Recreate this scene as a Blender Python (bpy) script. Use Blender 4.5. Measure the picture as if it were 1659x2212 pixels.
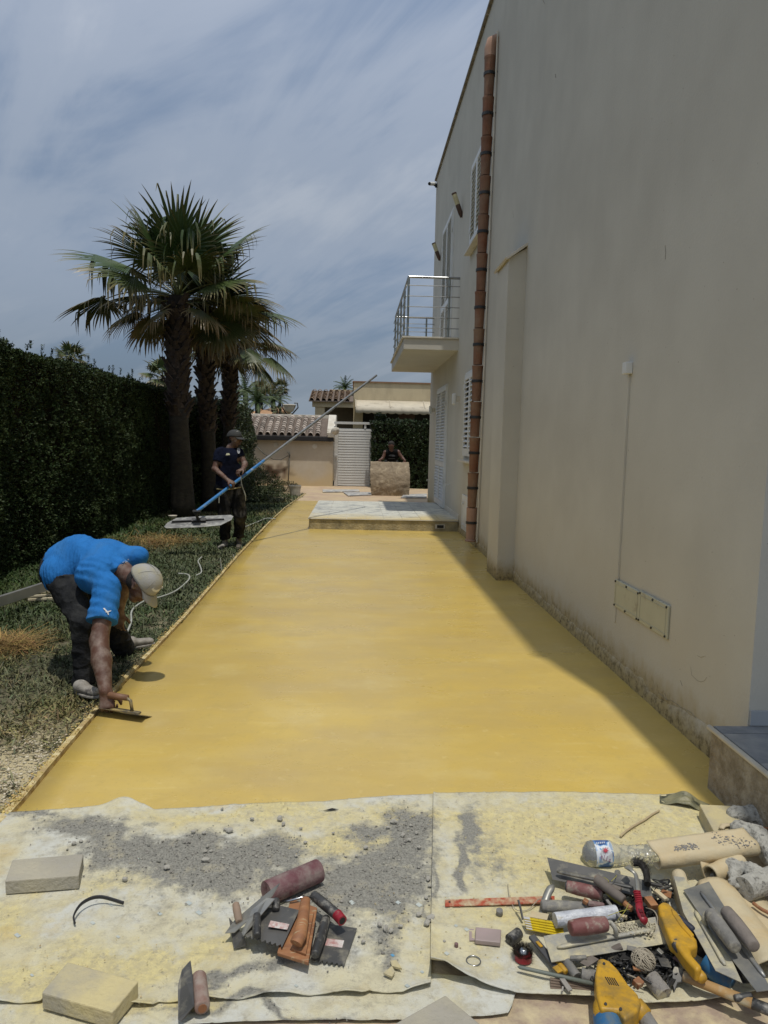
import bpy, bmesh, math, random
import numpy as np
from mathutils import Vector, Matrix, noise as mnoise
from mathutils.bvhtree import BVHTree
R_ = math.radians
scene = bpy.context.scene
for o in list(bpy.data.objects): bpy.data.objects.remove(o)
random.seed(7); rng = np.random.default_rng(7)

# ------------------------------------------------------------ camera
# photo measured at 1659 x 2212; focal 1540 px; vanishing point of the house wall at (768, 949)
FPX = 1540.0; CAMH = 1.6; ROLL = 0.022
_dy = np.array([768-829.5, 1106-949, -FPX]); _dy /= np.linalg.norm(_dy)
_p = math.atan((157*math.cos(ROLL)-61.5*math.sin(ROLL))/FPX)
_u = np.array([math.sin(ROLL)*math.cos(_p), math.cos(ROLL)*math.cos(_p), math.sin(_p)])
_u = _u-_dy*(_u@_dy); _u /= np.linalg.norm(_u)
RW = np.array([np.cross(_dy, _u), _dy, _u])
cam_data = bpy.data.cameras.new('camera'); cam = bpy.data.objects.new('camera', cam_data)
scene.collection.objects.link(cam); scene.camera = cam
cam_data.sensor_fit = 'VERTICAL'; cam_data.sensor_height = 36; cam_data.sensor_width = 27
cam_data.lens = 36*FPX/2212; cam_data.clip_start = 0.05; cam_data.clip_end = 3000
cam.matrix_world = Matrix.Translation((0, 0, CAMH)) @ Matrix([list(map(float, r)) for r in RW]).to_4x4()

def _ray(px, py): return RW@np.array([px-829.5, 1106-py, -FPX])
def G(px, py, z=0.0):
    d = _ray(px, py); return Vector(np.array([0, 0, CAMH])+d*(z-CAMH)/d[2])
def AY(px, py, Y):
    d = _ray(px, py); return Vector(np.array([0, 0, CAMH])+d*Y/d[1])
def AX(px, py, X):
    d = _ray(px, py); return Vector(np.array([0, 0, CAMH])+d*X/d[0])

# ------------------------------------------------------------ light
SUNV = Vector((0.055, -0.25, 1)).normalized()
SUN_EL = math.asin(SUNV.z); SUN_ROT = math.atan2(SUNV.x, SUNV.y)
SUN_STR = 2.7; SKY_STR = 0.1
world = bpy.data.worlds.new('World'); scene.world = world; world.use_nodes = True
wt = world.node_tree; wt.nodes.clear()
def wn(t, **k):
    n = wt.nodes.new(t)
    for a, b in k.items(): setattr(n, a, b)
    return n
wout = wn('ShaderNodeOutputWorld'); wbg = wn('ShaderNodeBackground'); wbg.inputs['Strength'].default_value = SKY_STR
wt.links.new(wbg.outputs[0], wout.inputs[0])
sky = wn('ShaderNodeTexSky', sky_type='NISHITA', sun_disc=False, sun_elevation=SUN_EL, sun_rotation=SUN_ROT)
sky.air_density = 1.0; sky.dust_density = 3.0; sky.ozone_density = 1.5
tc = wn('ShaderNodeTexCoord'); sep = wn('ShaderNodeSeparateXYZ'); wt.links.new(tc.outputs['Generated'], sep.inputs[0])
# project the view direction on a cloud plane
mx = wn('ShaderNodeMath', operation='MAXIMUM'); mx.inputs[1].default_value = 0.0; wt.links.new(sep.outputs['Z'], mx.inputs[0])
ad = wn('ShaderNodeMath', operation='ADD'); ad.inputs[1].default_value = 0.22; wt.links.new(mx.outputs[0], ad.inputs[0])
dx = wn('ShaderNodeMath', operation='DIVIDE'); dyn = wn('ShaderNodeMath', operation='DIVIDE')
wt.links.new(sep.outputs['X'], dx.inputs[0]); wt.links.new(ad.outputs[0], dx.inputs[1])
wt.links.new(sep.outputs['Y'], dyn.inputs[0]); wt.links.new(ad.outputs[0], dyn.inputs[1])
cmb = wn('ShaderNodeCombineXYZ'); wt.links.new(dx.outputs[0], cmb.inputs[0]); wt.links.new(dyn.outputs[0], cmb.inputs[1])
def wnoise(scale, rot, stretch, det, rough, dist=0.0):
    m0 = wn('ShaderNodeMapping'); m0.inputs['Rotation'].default_value = (0, 0, R_(rot))
    wt.links.new(cmb.outputs[0], m0.inputs['Vector'])
    m = wn('ShaderNodeMapping'); m.inputs['Scale'].default_value = stretch
    wt.links.new(m0.outputs[0], m.inputs['Vector'])
    n = wn('ShaderNodeTexNoise'); n.inputs['Scale'].default_value = scale; n.inputs['Detail'].default_value = det
    n.inputs['Roughness'].default_value = rough; n.inputs['Distortion'].default_value = dist
    wt.links.new(m.outputs[0], n.inputs['Vector']); return n
def wramp(src, pts):
    r = wn('ShaderNodeValToRGB'); e = r.color_ramp.elements
    while len(e) < len(pts): e.new(0.5)
    for i, (p, c) in enumerate(pts): e[i].position = p; e[i].color = (*c, 1) if len(c) == 3 else c
    r.color_ramp.interpolation = 'EASE'
    wt.links.new(src, r.inputs[0]); return r
n1 = wnoise(1.1, -38, (1.0, 0.42, 1), 6, 0.55, 0.5)
n2 = wnoise(2.6, -40, (1.0, 0.22, 1), 7, 0.62, 0.9)
mxn = wn('ShaderNodeMath', operation='MULTIPLY_ADD'); wt.links.new(n2.outputs[0], mxn.inputs[0]); mxn.inputs[1].default_value = 0.36
sc1 = wn('ShaderNodeMath', operation='MULTIPLY'); sc1.inputs[1].default_value = 0.66; wt.links.new(n1.outputs[0], sc1.inputs[0])
wt.links.new(sc1.outputs[0], mxn.inputs[2])
cr = wramp(mxn.outputs[0], [(0.40, (0.08, 0.08, 0.08)), (0.50, (0.58, 0.58, 0.58)), (0.61, (1, 1, 1))])
hz = wramp(sep.outputs['Z'], [(0.0, (2.55, 3.10, 3.75)), (0.25, (4.1, 4.65, 5.5)), (0.6, (5.7, 6.25, 7.3))])
mixs = wn('ShaderNodeMix', data_type='RGBA'); wt.links.new(cr.outputs[0], mixs.inputs[0])
veil = wn('ShaderNodeMix', data_type='RGBA'); veil.inputs[0].default_value = 0.72
dim = wn('ShaderNodeMix', data_type='RGBA', blend_type='MULTIPLY'); dim.inputs[0].default_value = 1.0
wt.links.new(hz.outputs[0], dim.inputs[6]); dim.inputs[7].default_value = (0.50, 0.61, 0.75, 1)
wt.links.new(sky.outputs[0], veil.inputs[6]); wt.links.new(dim.outputs[2], veil.inputs[7])
wt.links.new(veil.outputs[2], mixs.inputs[6]); wt.links.new(hz.outputs[0], mixs.inputs[7])
wt.links.new(mixs.outputs[2], wbg.inputs['Color'])

sd = bpy.data.lights.new('sun', 'SUN'); sd.energy = SUN_STR; sd.angle = R_(0.9); sd.color = (1.0, 0.955, 0.88)
sun = bpy.data.objects.new('sun', sd); scene.collection.objects.link(sun)
sun.rotation_euler = SUNV.to_track_quat('Z', 'Y').to_euler(); sun.location = (0, 0, 30)
vs = scene.view_settings
scene.display_settings.display_device = 'sRGB'
vs.view_transform = 'Standard'; vs.look = 'None'; vs.exposure = -0.1; vs.gamma = 1; vs.use_curve_mapping = False

# ------------------------------------------------------------ materials
MATS = {}
def lin(c):
    if isinstance(c, str):
        c = tuple(int(c[i:i+2], 16)/255 for i in (0, 2, 4))
        return tuple(x/12.92 if x <= .04045 else ((x+.055)/1.055)**2.4 for x in c)
    return c
def mat(name, c1, c2=None, scale=6, rough=0.6, bump=0.0, bscale=60, c3=None, amt=0.5, s3=12, metal=0.0,
        stretch=(1, 1, 1), island=0.0, attr=None, spec=0.5, soft=0.12, coord='Object', detail=6, bdist=0.01, rvar=0.0, sheen=0, trans=0.0):
    if name in MATS: return MATS[name]
    m = bpy.data.materials.new(name); m.use_nodes = True; t = m.node_tree; N = t.nodes; L = t.links
    b = N['Principled BSDF']; b.inputs['Roughness'].default_value = rough; b.inputs['Metallic'].default_value = metal
    b.inputs['Specular IOR Level'].default_value = spec
    tcn = N.new('ShaderNodeTexCoord'); mp = N.new('ShaderNodeMapping'); mp.inputs['Scale'].default_value = stretch
    L.new(tcn.outputs[coord], mp.inputs[0])
    def nz(s, det=detail, v=None, r=0.55):
        n = N.new('ShaderNodeTexNoise'); n.inputs['Scale'].default_value = s; n.inputs['Detail'].default_value = det
        n.inputs['Roughness'].default_value = r
        L.new((v or mp).outputs[0], n.inputs['Vector']); return n
    c1 = lin(c1); c2 = lin(c2) if c2 else tuple(x*0.8 for x in c1)
    n = nz(scale); rp = N.new('ShaderNodeValToRGB'); e = rp.color_ramp.elements
    e[0].position = 0.36; e[1].position = 0.64; e[0].color = (*c1, 1); e[1].color = (*c2, 1)
    L.new(n.outputs[0], rp.inputs[0]); col = rp.outputs[0]
    if c3:
        n3 = nz(s3, 8, r=0.65); r3 = N.new('ShaderNodeValToRGB'); e = r3.color_ramp.elements
        p = 0.72-0.44*amt; e[0].position = max(p-soft/2, 0); e[1].position = min(p+soft/2, 1)
        e[0].color = (0, 0, 0, 1); e[1].color = (1, 1, 1, 1); L.new(n3.outputs[0], r3.inputs[0])
        mi = N.new('ShaderNodeMix'); mi.data_type = 'RGBA'; L.new(r3.outputs[0], mi.inputs[0])
        L.new(col, mi.inputs[6]); mi.inputs[7].default_value = (*lin(c3), 1); col = mi.outputs[2]
    if attr:
        for (an, ac) in attr:
            a = N.new('ShaderNodeAttribute'); a.attribute_name = an
            mi = N.new('ShaderNodeMix'); mi.data_type = 'RGBA'; L.new(a.outputs['Fac'], mi.inputs[0])
            L.new(col, mi.inputs[6]); mi.inputs[7].default_value = (*lin(ac), 1); col = mi.outputs[2]
    if island:
        g = N.new('ShaderNodeNewGeometry'); hs = N.new('ShaderNodeHueSaturation')
        mr = N.new('ShaderNodeMapRange'); mr.inputs[3].default_value = 1-island; mr.inputs[4].default_value = 1+island
        L.new(g.outputs['Random Per Island'], mr.inputs[0]); L.new(mr.outputs[0], hs.inputs['Value'])
        m2 = N.new('ShaderNodeMapRange'); m2.inputs[3].default_value = 0.5-0.03*island/0.4; m2.inputs[4].default_value = 0.5+0.025*island/0.4
        wn_ = N.new('ShaderNodeTexWhiteNoise'); wn_.noise_dimensions = '1D'; L.new(g.outputs['Random Per Island'], wn_.inputs['W'])
        L.new(wn_.outputs[0], m2.inputs[0]); L.new(m2.outputs[0], hs.inputs['Hue'])
        L.new(col, hs.inputs['Color']); col = hs.outputs[0]
    L.new(col, b.inputs['Base Color'])
    if rvar:
        mr = N.new('ShaderNodeMapRange'); mr.inputs[3].default_value = max(rough-rvar, .02); mr.inputs[4].default_value = min(rough+rvar, 1)
        nr = nz(scale*1.7); L.new(nr.outputs[0], mr.inputs[0]); L.new(mr.outputs[0], b.inputs['Roughness'])
    if bump:
        nb = nz(bscale, 8); bp = N.new('ShaderNodeBump'); bp.inputs['Strength'].default_value = bump
        bp.inputs['Distance'].default_value = bdist; L.new(nb.outputs[0], bp.inputs['Height']); L.new(bp.outputs[0], b.inputs['Normal'])
    if trans:
        b.inputs['Transmission Weight'].default_value = trans
    MATS[name] = m; return m

# ------------------------------------------------------------ object helpers
COL = scene.collection
def props(o, label=None, cat=None, group=None, kind=None):
    if label: o['label'] = label
    if cat: o['category'] = cat
    if group: o['group'] = group
    if kind: o['kind'] = kind
    return o
def thing(name, label, cat, loc=(0, 0, 0), group=None, rz=0.0):
    o = bpy.data.objects.new(name, None); o.location = loc; o.rotation_euler = (0, 0, rz); o.empty_display_size = .1
    COL.objects.link(o); return props(o, label, cat, group)
def attach(o, parent):
    if parent is not None:
        o.parent = parent
        if parent.type == 'EMPTY':
            mw = Matrix.Translation(parent.location) @ Matrix.Rotation(parent.rotation_euler.z, 4, 'Z')
            o.matrix_parent_inverse = mw.inverted()
        else:
            o.matrix_parent_inverse = Matrix.Identity(4)
    return o
def link(name, me, m=None, parent=None, local=False, **k):
    o = bpy.data.objects.new(name, me); COL.objects.link(o)
    if m is not None and not me.materials: me.materials.append(m)
    if local: o.parent = parent
    else: attach(o, parent)
    return props(o, **k)
def np_mesh(name, V, F, nper, smooth=False):
    me = bpy.data.meshes.new(name); V = np.asarray(V, np.float32); F = np.asarray(F, np.int32)
    me.vertices.add(len(V)); me.vertices.foreach_set('co', V.ravel())
    nf = len(F); me.loops.add(nf*nper); me.loops.foreach_set('vertex_index', F.ravel())
    me.polygons.add(nf); me.polygons.foreach_set('loop_start', np.arange(0, nf*nper, nper, dtype=np.int32))
    try: me.polygons.foreach_set('loop_total', np.full(nf, nper, np.int32))
    except Exception: pass
    me.update(calc_edges=True)
    if smooth: me.polygons.foreach_set('use_smooth', np.ones(nf, bool))
    return me
def vattr(me, name, vals):
    a = me.attributes.new(name, 'FLOAT', 'POINT'); a.data.foreach_set('value', np.asarray(vals, np.float32))

class MB:
    def __init__(s): s.v = []; s.f = []
    def add(s, vs, fs):
        n = len(s.v); s.v += [tuple(v) for v in vs]; s.f += [tuple(i+n for i in f) for f in fs]; return s
    def hexa(s, p):   # 8 points: bottom 4 ccw, top 4 ccw
        return s.add(p, [(3, 2, 1, 0), (4, 5, 6, 7), (0, 1, 5, 4), (1, 2, 6, 5), (2, 3, 7, 6), (3, 0, 4, 7)])
    def box(s, x0, x1, y0, y1, z0, z1):
        return s.hexa([(x0, y0, z0), (x1, y0, z0), (x1, y1, z0), (x0, y1, z0), (x0, y0, z1), (x1, y0, z1), (x1, y1, z1), (x0, y1, z1)])
    def bar(s, a, b, w, h, up=(0, 0, 1)):   # box along a->b, width w, height h
        a = Vector(a); b = Vector(b); d = (b-a).normalized(); up = Vector(up)
        if abs(d.dot(up)) > .99: up = Vector((0, 1, 0))
        x = d.cross(up).normalized()*w/2; z = x.cross(d).normalized()*h/2
        return s.hexa([a-x-z, a+x-z, b+x-z, b-x-z, a-x+z, a+x+z, b+x+z, b-x+z])
    def tube(s, pts, r, n=10, cap=True, flat=1.0):
        pts = [Vector(p) for p in pts]; m = len(pts)
        if not hasattr(r, '__len__'): r = [r]*m
        d0 = (pts[1]-pts[0]).normalized(); ref = Vector((0, 0, 1)) if abs(d0.z) < .9 else Vector((1, 0, 0))
        rings = []; x = d0.cross(ref).normalized()
        for i in range(m):
            d = (pts[min(i+1, m-1)]-pts[max(i-1, 0)]).normalized()
            x = (x-d*x.dot(d)).normalized(); y = d.cross(x)
            rings.append([pts[i]+(x*math.cos(2*math.pi*k/n)+y*flat*math.sin(2*math.pi*k/n))*r[i] for k in range(n)])
        vs = [v for q in rings for v in q]; fs = []
        for i in range(m-1):
            for k in range(n):
                k2 = (k+1) % n; fs.append((i*n+k, i*n+k2, (i+1)*n+k2, (i+1)*n+k))
        if cap: fs.append(tuple(range(n-1, -1, -1))); fs.append(tuple((m-1)*n+k for k in range(n)))
        return s.add(vs, fs)
    def plate(s, pts, t, up=None):   # polygon slab of thickness t below the points
        pts = [Vector(p) for p in pts]; n = len(pts)
        nm = Vector((0, 0, 0))
        for i in range(n): nm += pts[i].cross(pts[(i+1) % n])
        nm.normalize()
        if up is not None:
            if nm.dot(Vector(up)) < 0: pts.reverse(); nm = -nm
        elif nm.z < 0: pts.reverse(); nm = -nm
        lo = [p-nm*t for p in pts]
        fs = [tuple(range(n)), tuple(range(2*n-1, n-1, -1))]
        for i in range(n): j = (i+1) % n; fs.append((i, n+i, n+j, j))
        return s.add(pts+lo, fs)
    def grid(s, P, nu, nv, flip=False):  # P list row-major nu*nv
        fs = []
        for i in range(nu-1):
            for j in range(nv-1):
                q = (i*nv+j, i*nv+j+1, (i+1)*nv+j+1, (i+1)*nv+j); fs.append(q[::-1] if flip else q)
        return s.add(P, fs)
    def lathe(s, a, b, prof, n=20, ring=False):  # prof: (t along a->b, radius)
        a = Vector(a); b = Vector(b)
        return s.tube([a.lerp(b, t) for t, r in prof], [r for t, r in prof], n, cap=not ring)
    def mesh(s, name, smooth=False):
        me = bpy.data.meshes.new(name); me.from_pydata(s.v, [], s.f); me.update()
        if smooth: me.polygons.foreach_set('use_smooth', np.ones(len(me.polygons), bool))
        return me
    def build(s, name, m=None, parent=None, smooth=False, bev=0, seg=2, auto=0, local=False, **k):
        me = s.mesh(name, smooth)
        o = link(name, me, m, parent, local, **k)
        if bev:
            b = o.modifiers.new('bevel', 'BEVEL'); b.width = bev; b.segments = seg; b.limit_method = 'ANGLE'; b.angle_limit = R_(35)
            me.polygons.foreach_set('use_smooth', np.ones(len(me.polygons), bool))
            w = o.modifiers.new('wn', 'WEIGHTED_NORMAL'); w.keep_sharp = True
        if auto:
            try: me.set_sharp_from_angle(angle=R_(auto))
            except Exception: pass
        return o
def instance(o, parent, loc=None, rot=None, scale=None, local=True):
    c = o.copy(); COL.objects.link(c)
    if parent is not None: c.parent = parent
    if loc is not None: c.location = loc
    if rot is not None: c.rotation_euler = rot
    if scale is not None: c.scale = scale
    return c
def fbm(P, sc=1.0, oct=4, seed=0.0):
    P = np.asarray(P, float); out = np.empty(len(P))
    for i, p in enumerate(P):
        out[i] = mnoise.fractal((p[0]*sc+seed, p[1]*sc+seed*1.7, (p[2] if len(p) > 2 else 0)*sc+seed*.3), 1.0, 2.0, oct)
    return out
# quick vectorised value noise for big point sets
_perm = np.random.default_rng(3).random((64, 64, 64))
def vnoise(P, sc):
    q = np.asarray(P, float)*sc+1000.0; i = np.floor(q).astype(int); f = q-i; f = f*f*(3-2*f); r = 0
    for a in (0, 1):
        for b in (0, 1):
            for c in (0, 1):
                w = (f[:, 0] if a else 1-f[:, 0])*(f[:, 1] if b else 1-f[:, 1])*(f[:, 2] if c else 1-f[:, 2])
                r = r+w*_perm[(i[:, 0]+a) % 64, (i[:, 1]+b) % 64, (i[:, 2]+c) % 64]
    return r-0.5
def vfbm(P, sc, o=4):
    return sum(vnoise(P, sc*2**k)*0.5**k for k in range(o))

# signed-distance bodies -> one continuous skin (naive surface nets)
def sdf_body(name, prims, res=0.01, k=0.025, cuts=(), disp=None, smooth_it=1, shell=False):
    A = np.array([np.minimum(p[0], p[1])-max(p[2], p[3])*1.15-k for p in [(np.array(q[0]), np.array(q[1]), q[2], q[3]) for q in prims]])
    B = np.array([np.maximum(np.array(q[0]), np.array(q[1]))+max(q[2], q[3])*1.15+k for q in prims])
    lo = A.min(0)-3*res; hi = B.max(0)+3*res
    n = np.ceil((hi-lo)/res).astype(int)+1
    F = np.full(n, 1.0, np.float32)
    def block(a, b):
        i0 = np.maximum(np.floor((a-lo)/res).astype(int)-2, 0); i1 = np.minimum(np.ceil((b-lo)/res).astype(int)+3, n)
        ax = [lo[d]+res*np.arange(i0[d], i1[d]) for d in range(3)]
        X, Y, Z = np.meshgrid(*ax, indexing='ij')
        return tuple(slice(i0[d], i1[d]) for d in range(3)), X, Y, Z
    for q in prims:
        a = np.array(q[0], float); b = np.array(q[1], float); r0, r1 = q[2], q[3]; kk = q[4] if len(q) > 4 and q[4] is not None else k
        m = max(r0, r1)+kk*2+0.02
        sl, X, Y, Z = block(np.minimum(a, b)-m, np.maximum(a, b)+m)
        sq = q[5] if len(q) > 5 else None   # (axis vector, factor): squash along an axis
        d = b-a; L2 = d@d
        px, py, pz = X-a[0], Y-a[1], Z-a[2]
        t = np.clip((px*d[0]+py*d[1]+pz*d[2])/(L2+1e-12), 0, 1)
        ex, ey, ez = px-t*d[0], py-t*d[1], pz-t*d[2]
        if sq is not None:
            ax = np.array(sq[0], float); ax /= np.linalg.norm(ax); c = (ex*ax[0]+ey*ax[1]+ez*ax[2])*(1/sq[1]-1)
            ex, ey, ez = ex+c*ax[0], ey+c*ax[1], ez+c*ax[2]
        dist = np.sqrt(ex*ex+ey*ey+ez*ez)-(r0+(r1-r0)*t)
        f = F[sl]; h = np.clip(0.5+0.5*(f-dist)/kk, 0, 1)
        F[sl] = (f*(1-h)+dist*h-kk*h*(1-h)).astype(np.float32)
    for (p, nn, rad) in cuts:
        p = np.array(p, float); nn = np.array(nn, float); nn /= np.linalg.norm(nn)
        sl, X, Y, Z = block(p-rad, p+rad)
        dd = (X-p[0])*nn[0]+(Y-p[1])*nn[1]+(Z-p[2])*nn[2]
        ins = ((X-p[0])**2+(Y-p[1])**2+(Z-p[2])**2) < rad*rad
        F[sl] = np.where(ins, np.maximum(F[sl], dd), F[sl])
    if disp is not None:
        near = np.abs(F) < 0.05; idx = np.argwhere(near); P = lo+idx*res
        F[near] += disp(P).astype(np.float32)
    S = F < 0
    c = S[:-1, :-1, :-1].astype(np.int8)
    cnt = sum(S[i:n[0]-1+i, j:n[1]-1+j, kk_:n[2]-1+kk_].astype(np.int8) for i in (0, 1) for j in (0, 1) for kk_ in (0, 1))
    act = (cnt > 0) & (cnt < 8); ids = -np.ones(act.shape, np.int64); ai = np.argwhere(act); ids[act] = np.arange(len(ai))
    acc = np.zeros((len(ai), 3)); w = np.zeros(len(ai))
    cor = [(i, j, l) for i in (0, 1) for j in (0, 1) for l in (0, 1)]
    for c0 in cor:
        for d in range(3):
            if c0[d] == 1: continue
            c1 = list(c0); c1[d] = 1
            f0 = F[ai[:, 0]+c0[0], ai[:, 1]+c0[1], ai[:, 2]+c0[2]]; f1 = F[ai[:, 0]+c1[0], ai[:, 1]+c1[1], ai[:, 2]+c1[2]]
            cr_ = (f0 < 0) != (f1 < 0); t = np.where(cr_, f0/(f0-f1+1e-12), 0)
            pt = np.tile(np.array(c0, float), (len(ai), 1)); pt[:, d] += t
            acc += pt*cr_[:, None]; w += cr_
    V = lo+(ai+acc/np.maximum(w, 1)[:, None])*res
    Q = []
    for d in range(3):
        e = [0, 1, 2]; e.remove(d); u, v = e
        sh = list(n); a0 = [slice(0, None)]*3; a1 = [slice(0, None)]*3; a0[d] = slice(0, -1); a1[d] = slice(1, None)
        s0 = S[tuple(a0)]; s1 = S[tuple(a1)]; xi = np.argwhere(s0 != s1)
        ok = (xi[:, u] > 0) & (xi[:, v] > 0) & (xi[:, u] < n[u]-1) & (xi[:, v] < n[v]-1); xi = xi[ok]
        fl = s0[xi[:, 0], xi[:, 1], xi[:, 2]]
        def gid(du, dv):
            q = xi.copy(); q[:, u] += du; q[:, v] += dv; return ids[q[:, 0], q[:, 1], q[:, 2]]
        q = np.stack([gid(-1, -1), gid(0, -1), gid(0, 0), gid(-1, 0)], 1)
        rev = fl if d != 1 else ~fl
        q[~rev] = q[~rev][:, ::-1]; Q.append(q)
    Q = np.concatenate(Q); Q = Q[(Q >= 0).all(1)]
    me = np_mesh(name, V, Q, 4, True)
    if smooth_it:
        ed = np.empty(len(me.edges)*2, np.int32); me.edges.foreach_get('vertices', ed); ed = ed.reshape(-1, 2)
        for _ in range(smooth_it):
            s = np.zeros_like(V); cn = np.zeros(len(V))
            np.add.at(s, ed[:, 0], V[ed[:, 1]]); np.add.at(s, ed[:, 1], V[ed[:, 0]])
            np.add.at(cn, ed[:, 0], 1); np.add.at(cn, ed[:, 1], 1)
            V = V*0.5+0.5*s/np.maximum(cn, 1)[:, None]
        me.vertices.foreach_set('co', V.astype(np.float32).ravel()); me.update()
    return me
def bvh_of(me): return BVHTree.FromPolygons([v.co.copy() for v in me.vertices], [tuple(p.vertices) for p in me.polygons])
def decal(name, polys, bvh, m, parent, off=0.003):
    """flat print on a curved surface: each photo-space polygon dropped on the surface it is printed on"""
    mb = MB(); c0 = Vector((0, 0, CAMH))
    for poly in polys:
        pts = []
        for (x, y) in poly:
            d = Vector(_ray(x, y)).normalized(); h = bvh.ray_cast(c0, d)
            if h[0] is None: continue
            nrm = h[1] if h[1].dot(d) < 0 else -h[1]
            pts.append(h[0]+nrm*off-d*off)
        if len(pts) > 2: mb.add(pts, [tuple(range(len(pts)))])
    if mb.v: return mb.build(name, m, parent)
# ============================================================ SETTING
def struct(o, **k): o['kind'] = 'structure'; return o
WX = 1.87           # house wall plane
# -- materials of the setting
def slab_material():
    m = mat('wet_yellow_concrete', (0.615, 0.445, 0.112), (0.56, 0.395, 0.092), scale=1.1, rough=0.30, bump=0.06, bscale=16, stretch=(0.8, 1.3, 1),
            c3=(0.49, 0.365, 0.145), amt=0.30, s3=1.6, soft=0.4, rvar=0.14, bdist=0.012, detail=9)
    t = m.node_tree; N = t.nodes; L = t.links; b = N['Principled BSDF']
    src = b.inputs['Base Color'].links[0].from_socket
    tcn = N.new('ShaderNodeTexCoord')
    def layer(src, scale, stretch, lo, hi, col, fac):
        mp = N.new('ShaderNodeMapping'); mp.inputs['Scale'].default_value = stretch; L.new(tcn.outputs['Object'], mp.inputs[0])
        n = N.new('ShaderNodeTexNoise'); n.inputs['Scale'].default_value = scale; n.inputs['Detail'].default_value = 8; n.inputs['Roughness'].default_value = .62
        L.new(mp.outputs[0], n.inputs['Vector'])
        r = N.new('ShaderNodeMapRange'); r.inputs[1].default_value = lo; r.inputs[2].default_value = hi; r.inputs[4].default_value = fac
        L.new(n.outputs[0], r.inputs[0]); mi = N.new('ShaderNodeMix'); mi.data_type = 'RGBA'
        L.new(r.outputs[0], mi.inputs[0]); L.new(src, mi.inputs[6]); mi.inputs[7].default_value = (*col, 1); return mi.outputs[2]
    s = layer(src, 2.4, (0.6, 1.6, 1), 0.50, 0.74, (0.66, 0.51, 0.18), 0.4)      # trowel bands
    s = layer(s, 6.0, (0.22, 3.0, 1), 0.60, 0.76, (0.72, 0.59, 0.26), 0.35)      # fine pale streaks
    s = layer(s, 0.9, (1, 1.3, 1), 0.62, 0.76, (0.38, 0.30, 0.14), 0.5)           # greyish smudges
    s = layer(s, 45, (1, 1, 1), 0.58, 0.72, (0.44, 0.32, 0.085), 0.55); s = layer(s, 9, (1, 1, 1), 0.55, 0.72, (0.50, 0.37, 0.11), 0.6); s = layer(s, 14, (1, 1, 1), 0.60, 0.75, (0.74, 0.60, 0.27), 0.4)
    s = layer(s, 0.55, (1.6, 1, 1), 0.50, 0.66, (0.50, 0.365, 0.105), 0.55); s = layer(s, 1.7, (1, 1, 1), 0.56, 0.70, (0.66, 0.54, 0.24), 0.35)
    L.new(s, b.inputs['Base Color']); return m
M_SLAB = slab_material()
M_PATIO = mat('pale_pink_paving', (0.50, 0.37, 0.25), (0.42, 0.30, 0.20), scale=2.5, rough=.75, bump=.2, bscale=60, c3=(0.56, 0.44, 0.25), amt=.4, s3=1.5, soft=.3)
M_FLOOR = mat('stained_pinkish_stone_floor', (0.40, 0.31, 0.235), (0.30, 0.225, 0.165), scale=7, rough=.8, bump=.45, bscale=60, c3=(0.56, 0.47, 0.28), amt=.42, s3=11, soft=.25)
M_EARTH = mat('dry_earth', (0.115, 0.095, 0.055), (0.07, 0.075, 0.03), scale=1.2, rough=.95, bump=.5, bscale=20)
M_SOIL = mat('dusty_turf_soil', (0.028, 0.032, 0.015), (0.05, 0.045, 0.026), scale=5, rough=.95, bump=.8, bscale=50, attr=[('dust', (0.50, 0.43, 0.26))])

# -- ground to the horizon
mb = MB(); ring = [0.0, 30, 120, 500, 2500]; P = []; n = 48
for r in ring:
    for k in range(n):
        a = 2*math.pi*k/n; P.append((r*math.cos(a), 20+r*math.sin(a), -0.09))
for i in range(len(ring)-1):
    for k in range(n): mb.f.append((i*n+k, (i+1)*n+k, (i+1)*n+(k+1) % n, i*n+(k+1) % n))
mb.v = P; struct(mb.build('ground', M_EARTH))

EDGE = [G(*p) for p in [(35, 1755), (150, 1615), (251, 1497), (403, 1335), (512, 1207), (579.5, 1134), (619, 1096), (662, 1066)]]
EDGE = [Vector((-1.42, 2.6, 0))]+EDGE
def edge_x(y):
    for a, b in zip(EDGE, EDGE[1:]):
        if y <= b.y: t = (y-a.y)/(b.y-a.y); return a.x+(b.x-a.x)*t
    return EDGE[-1].x
# slab
ys = np.concatenate([np.linspace(2.75, 18.35, 105)]); P = []; nu = 24
for y in ys:
    x0 = edge_x(y)
    for i in range(nu):
        x = x0+(WX-x0)*i/(nu-1); P.append((x, y, 0.006*(mnoise.noise((x*.8, y*.5, 0)))*(0 < i < nu-1)))
nn = len(ys); mb = MB(); mb.grid(P, nn, nu, flip=True)
low = [(p[0], p[1], -0.08) for p in P[::nu]]
o = len(mb.v); mb.v += low
for i in range(nn-1): mb.f.append((i*nu, o+i, o+i+1, (i+1)*nu))
struct(mb.build('yellow_slab', M_SLAB, smooth=True))
# far patio, near floor
mb = MB(); mb.box(-3.4, 9, 18.35, 27, -0.08, -0.006); struct(mb.build('patio', M_PATIO))
mb = MB(); mb.box(-3.0, 4.5, -1.5, 2.75, -0.08, -0.006); struct(mb.build('stone_floor', M_FLOOR))
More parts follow.
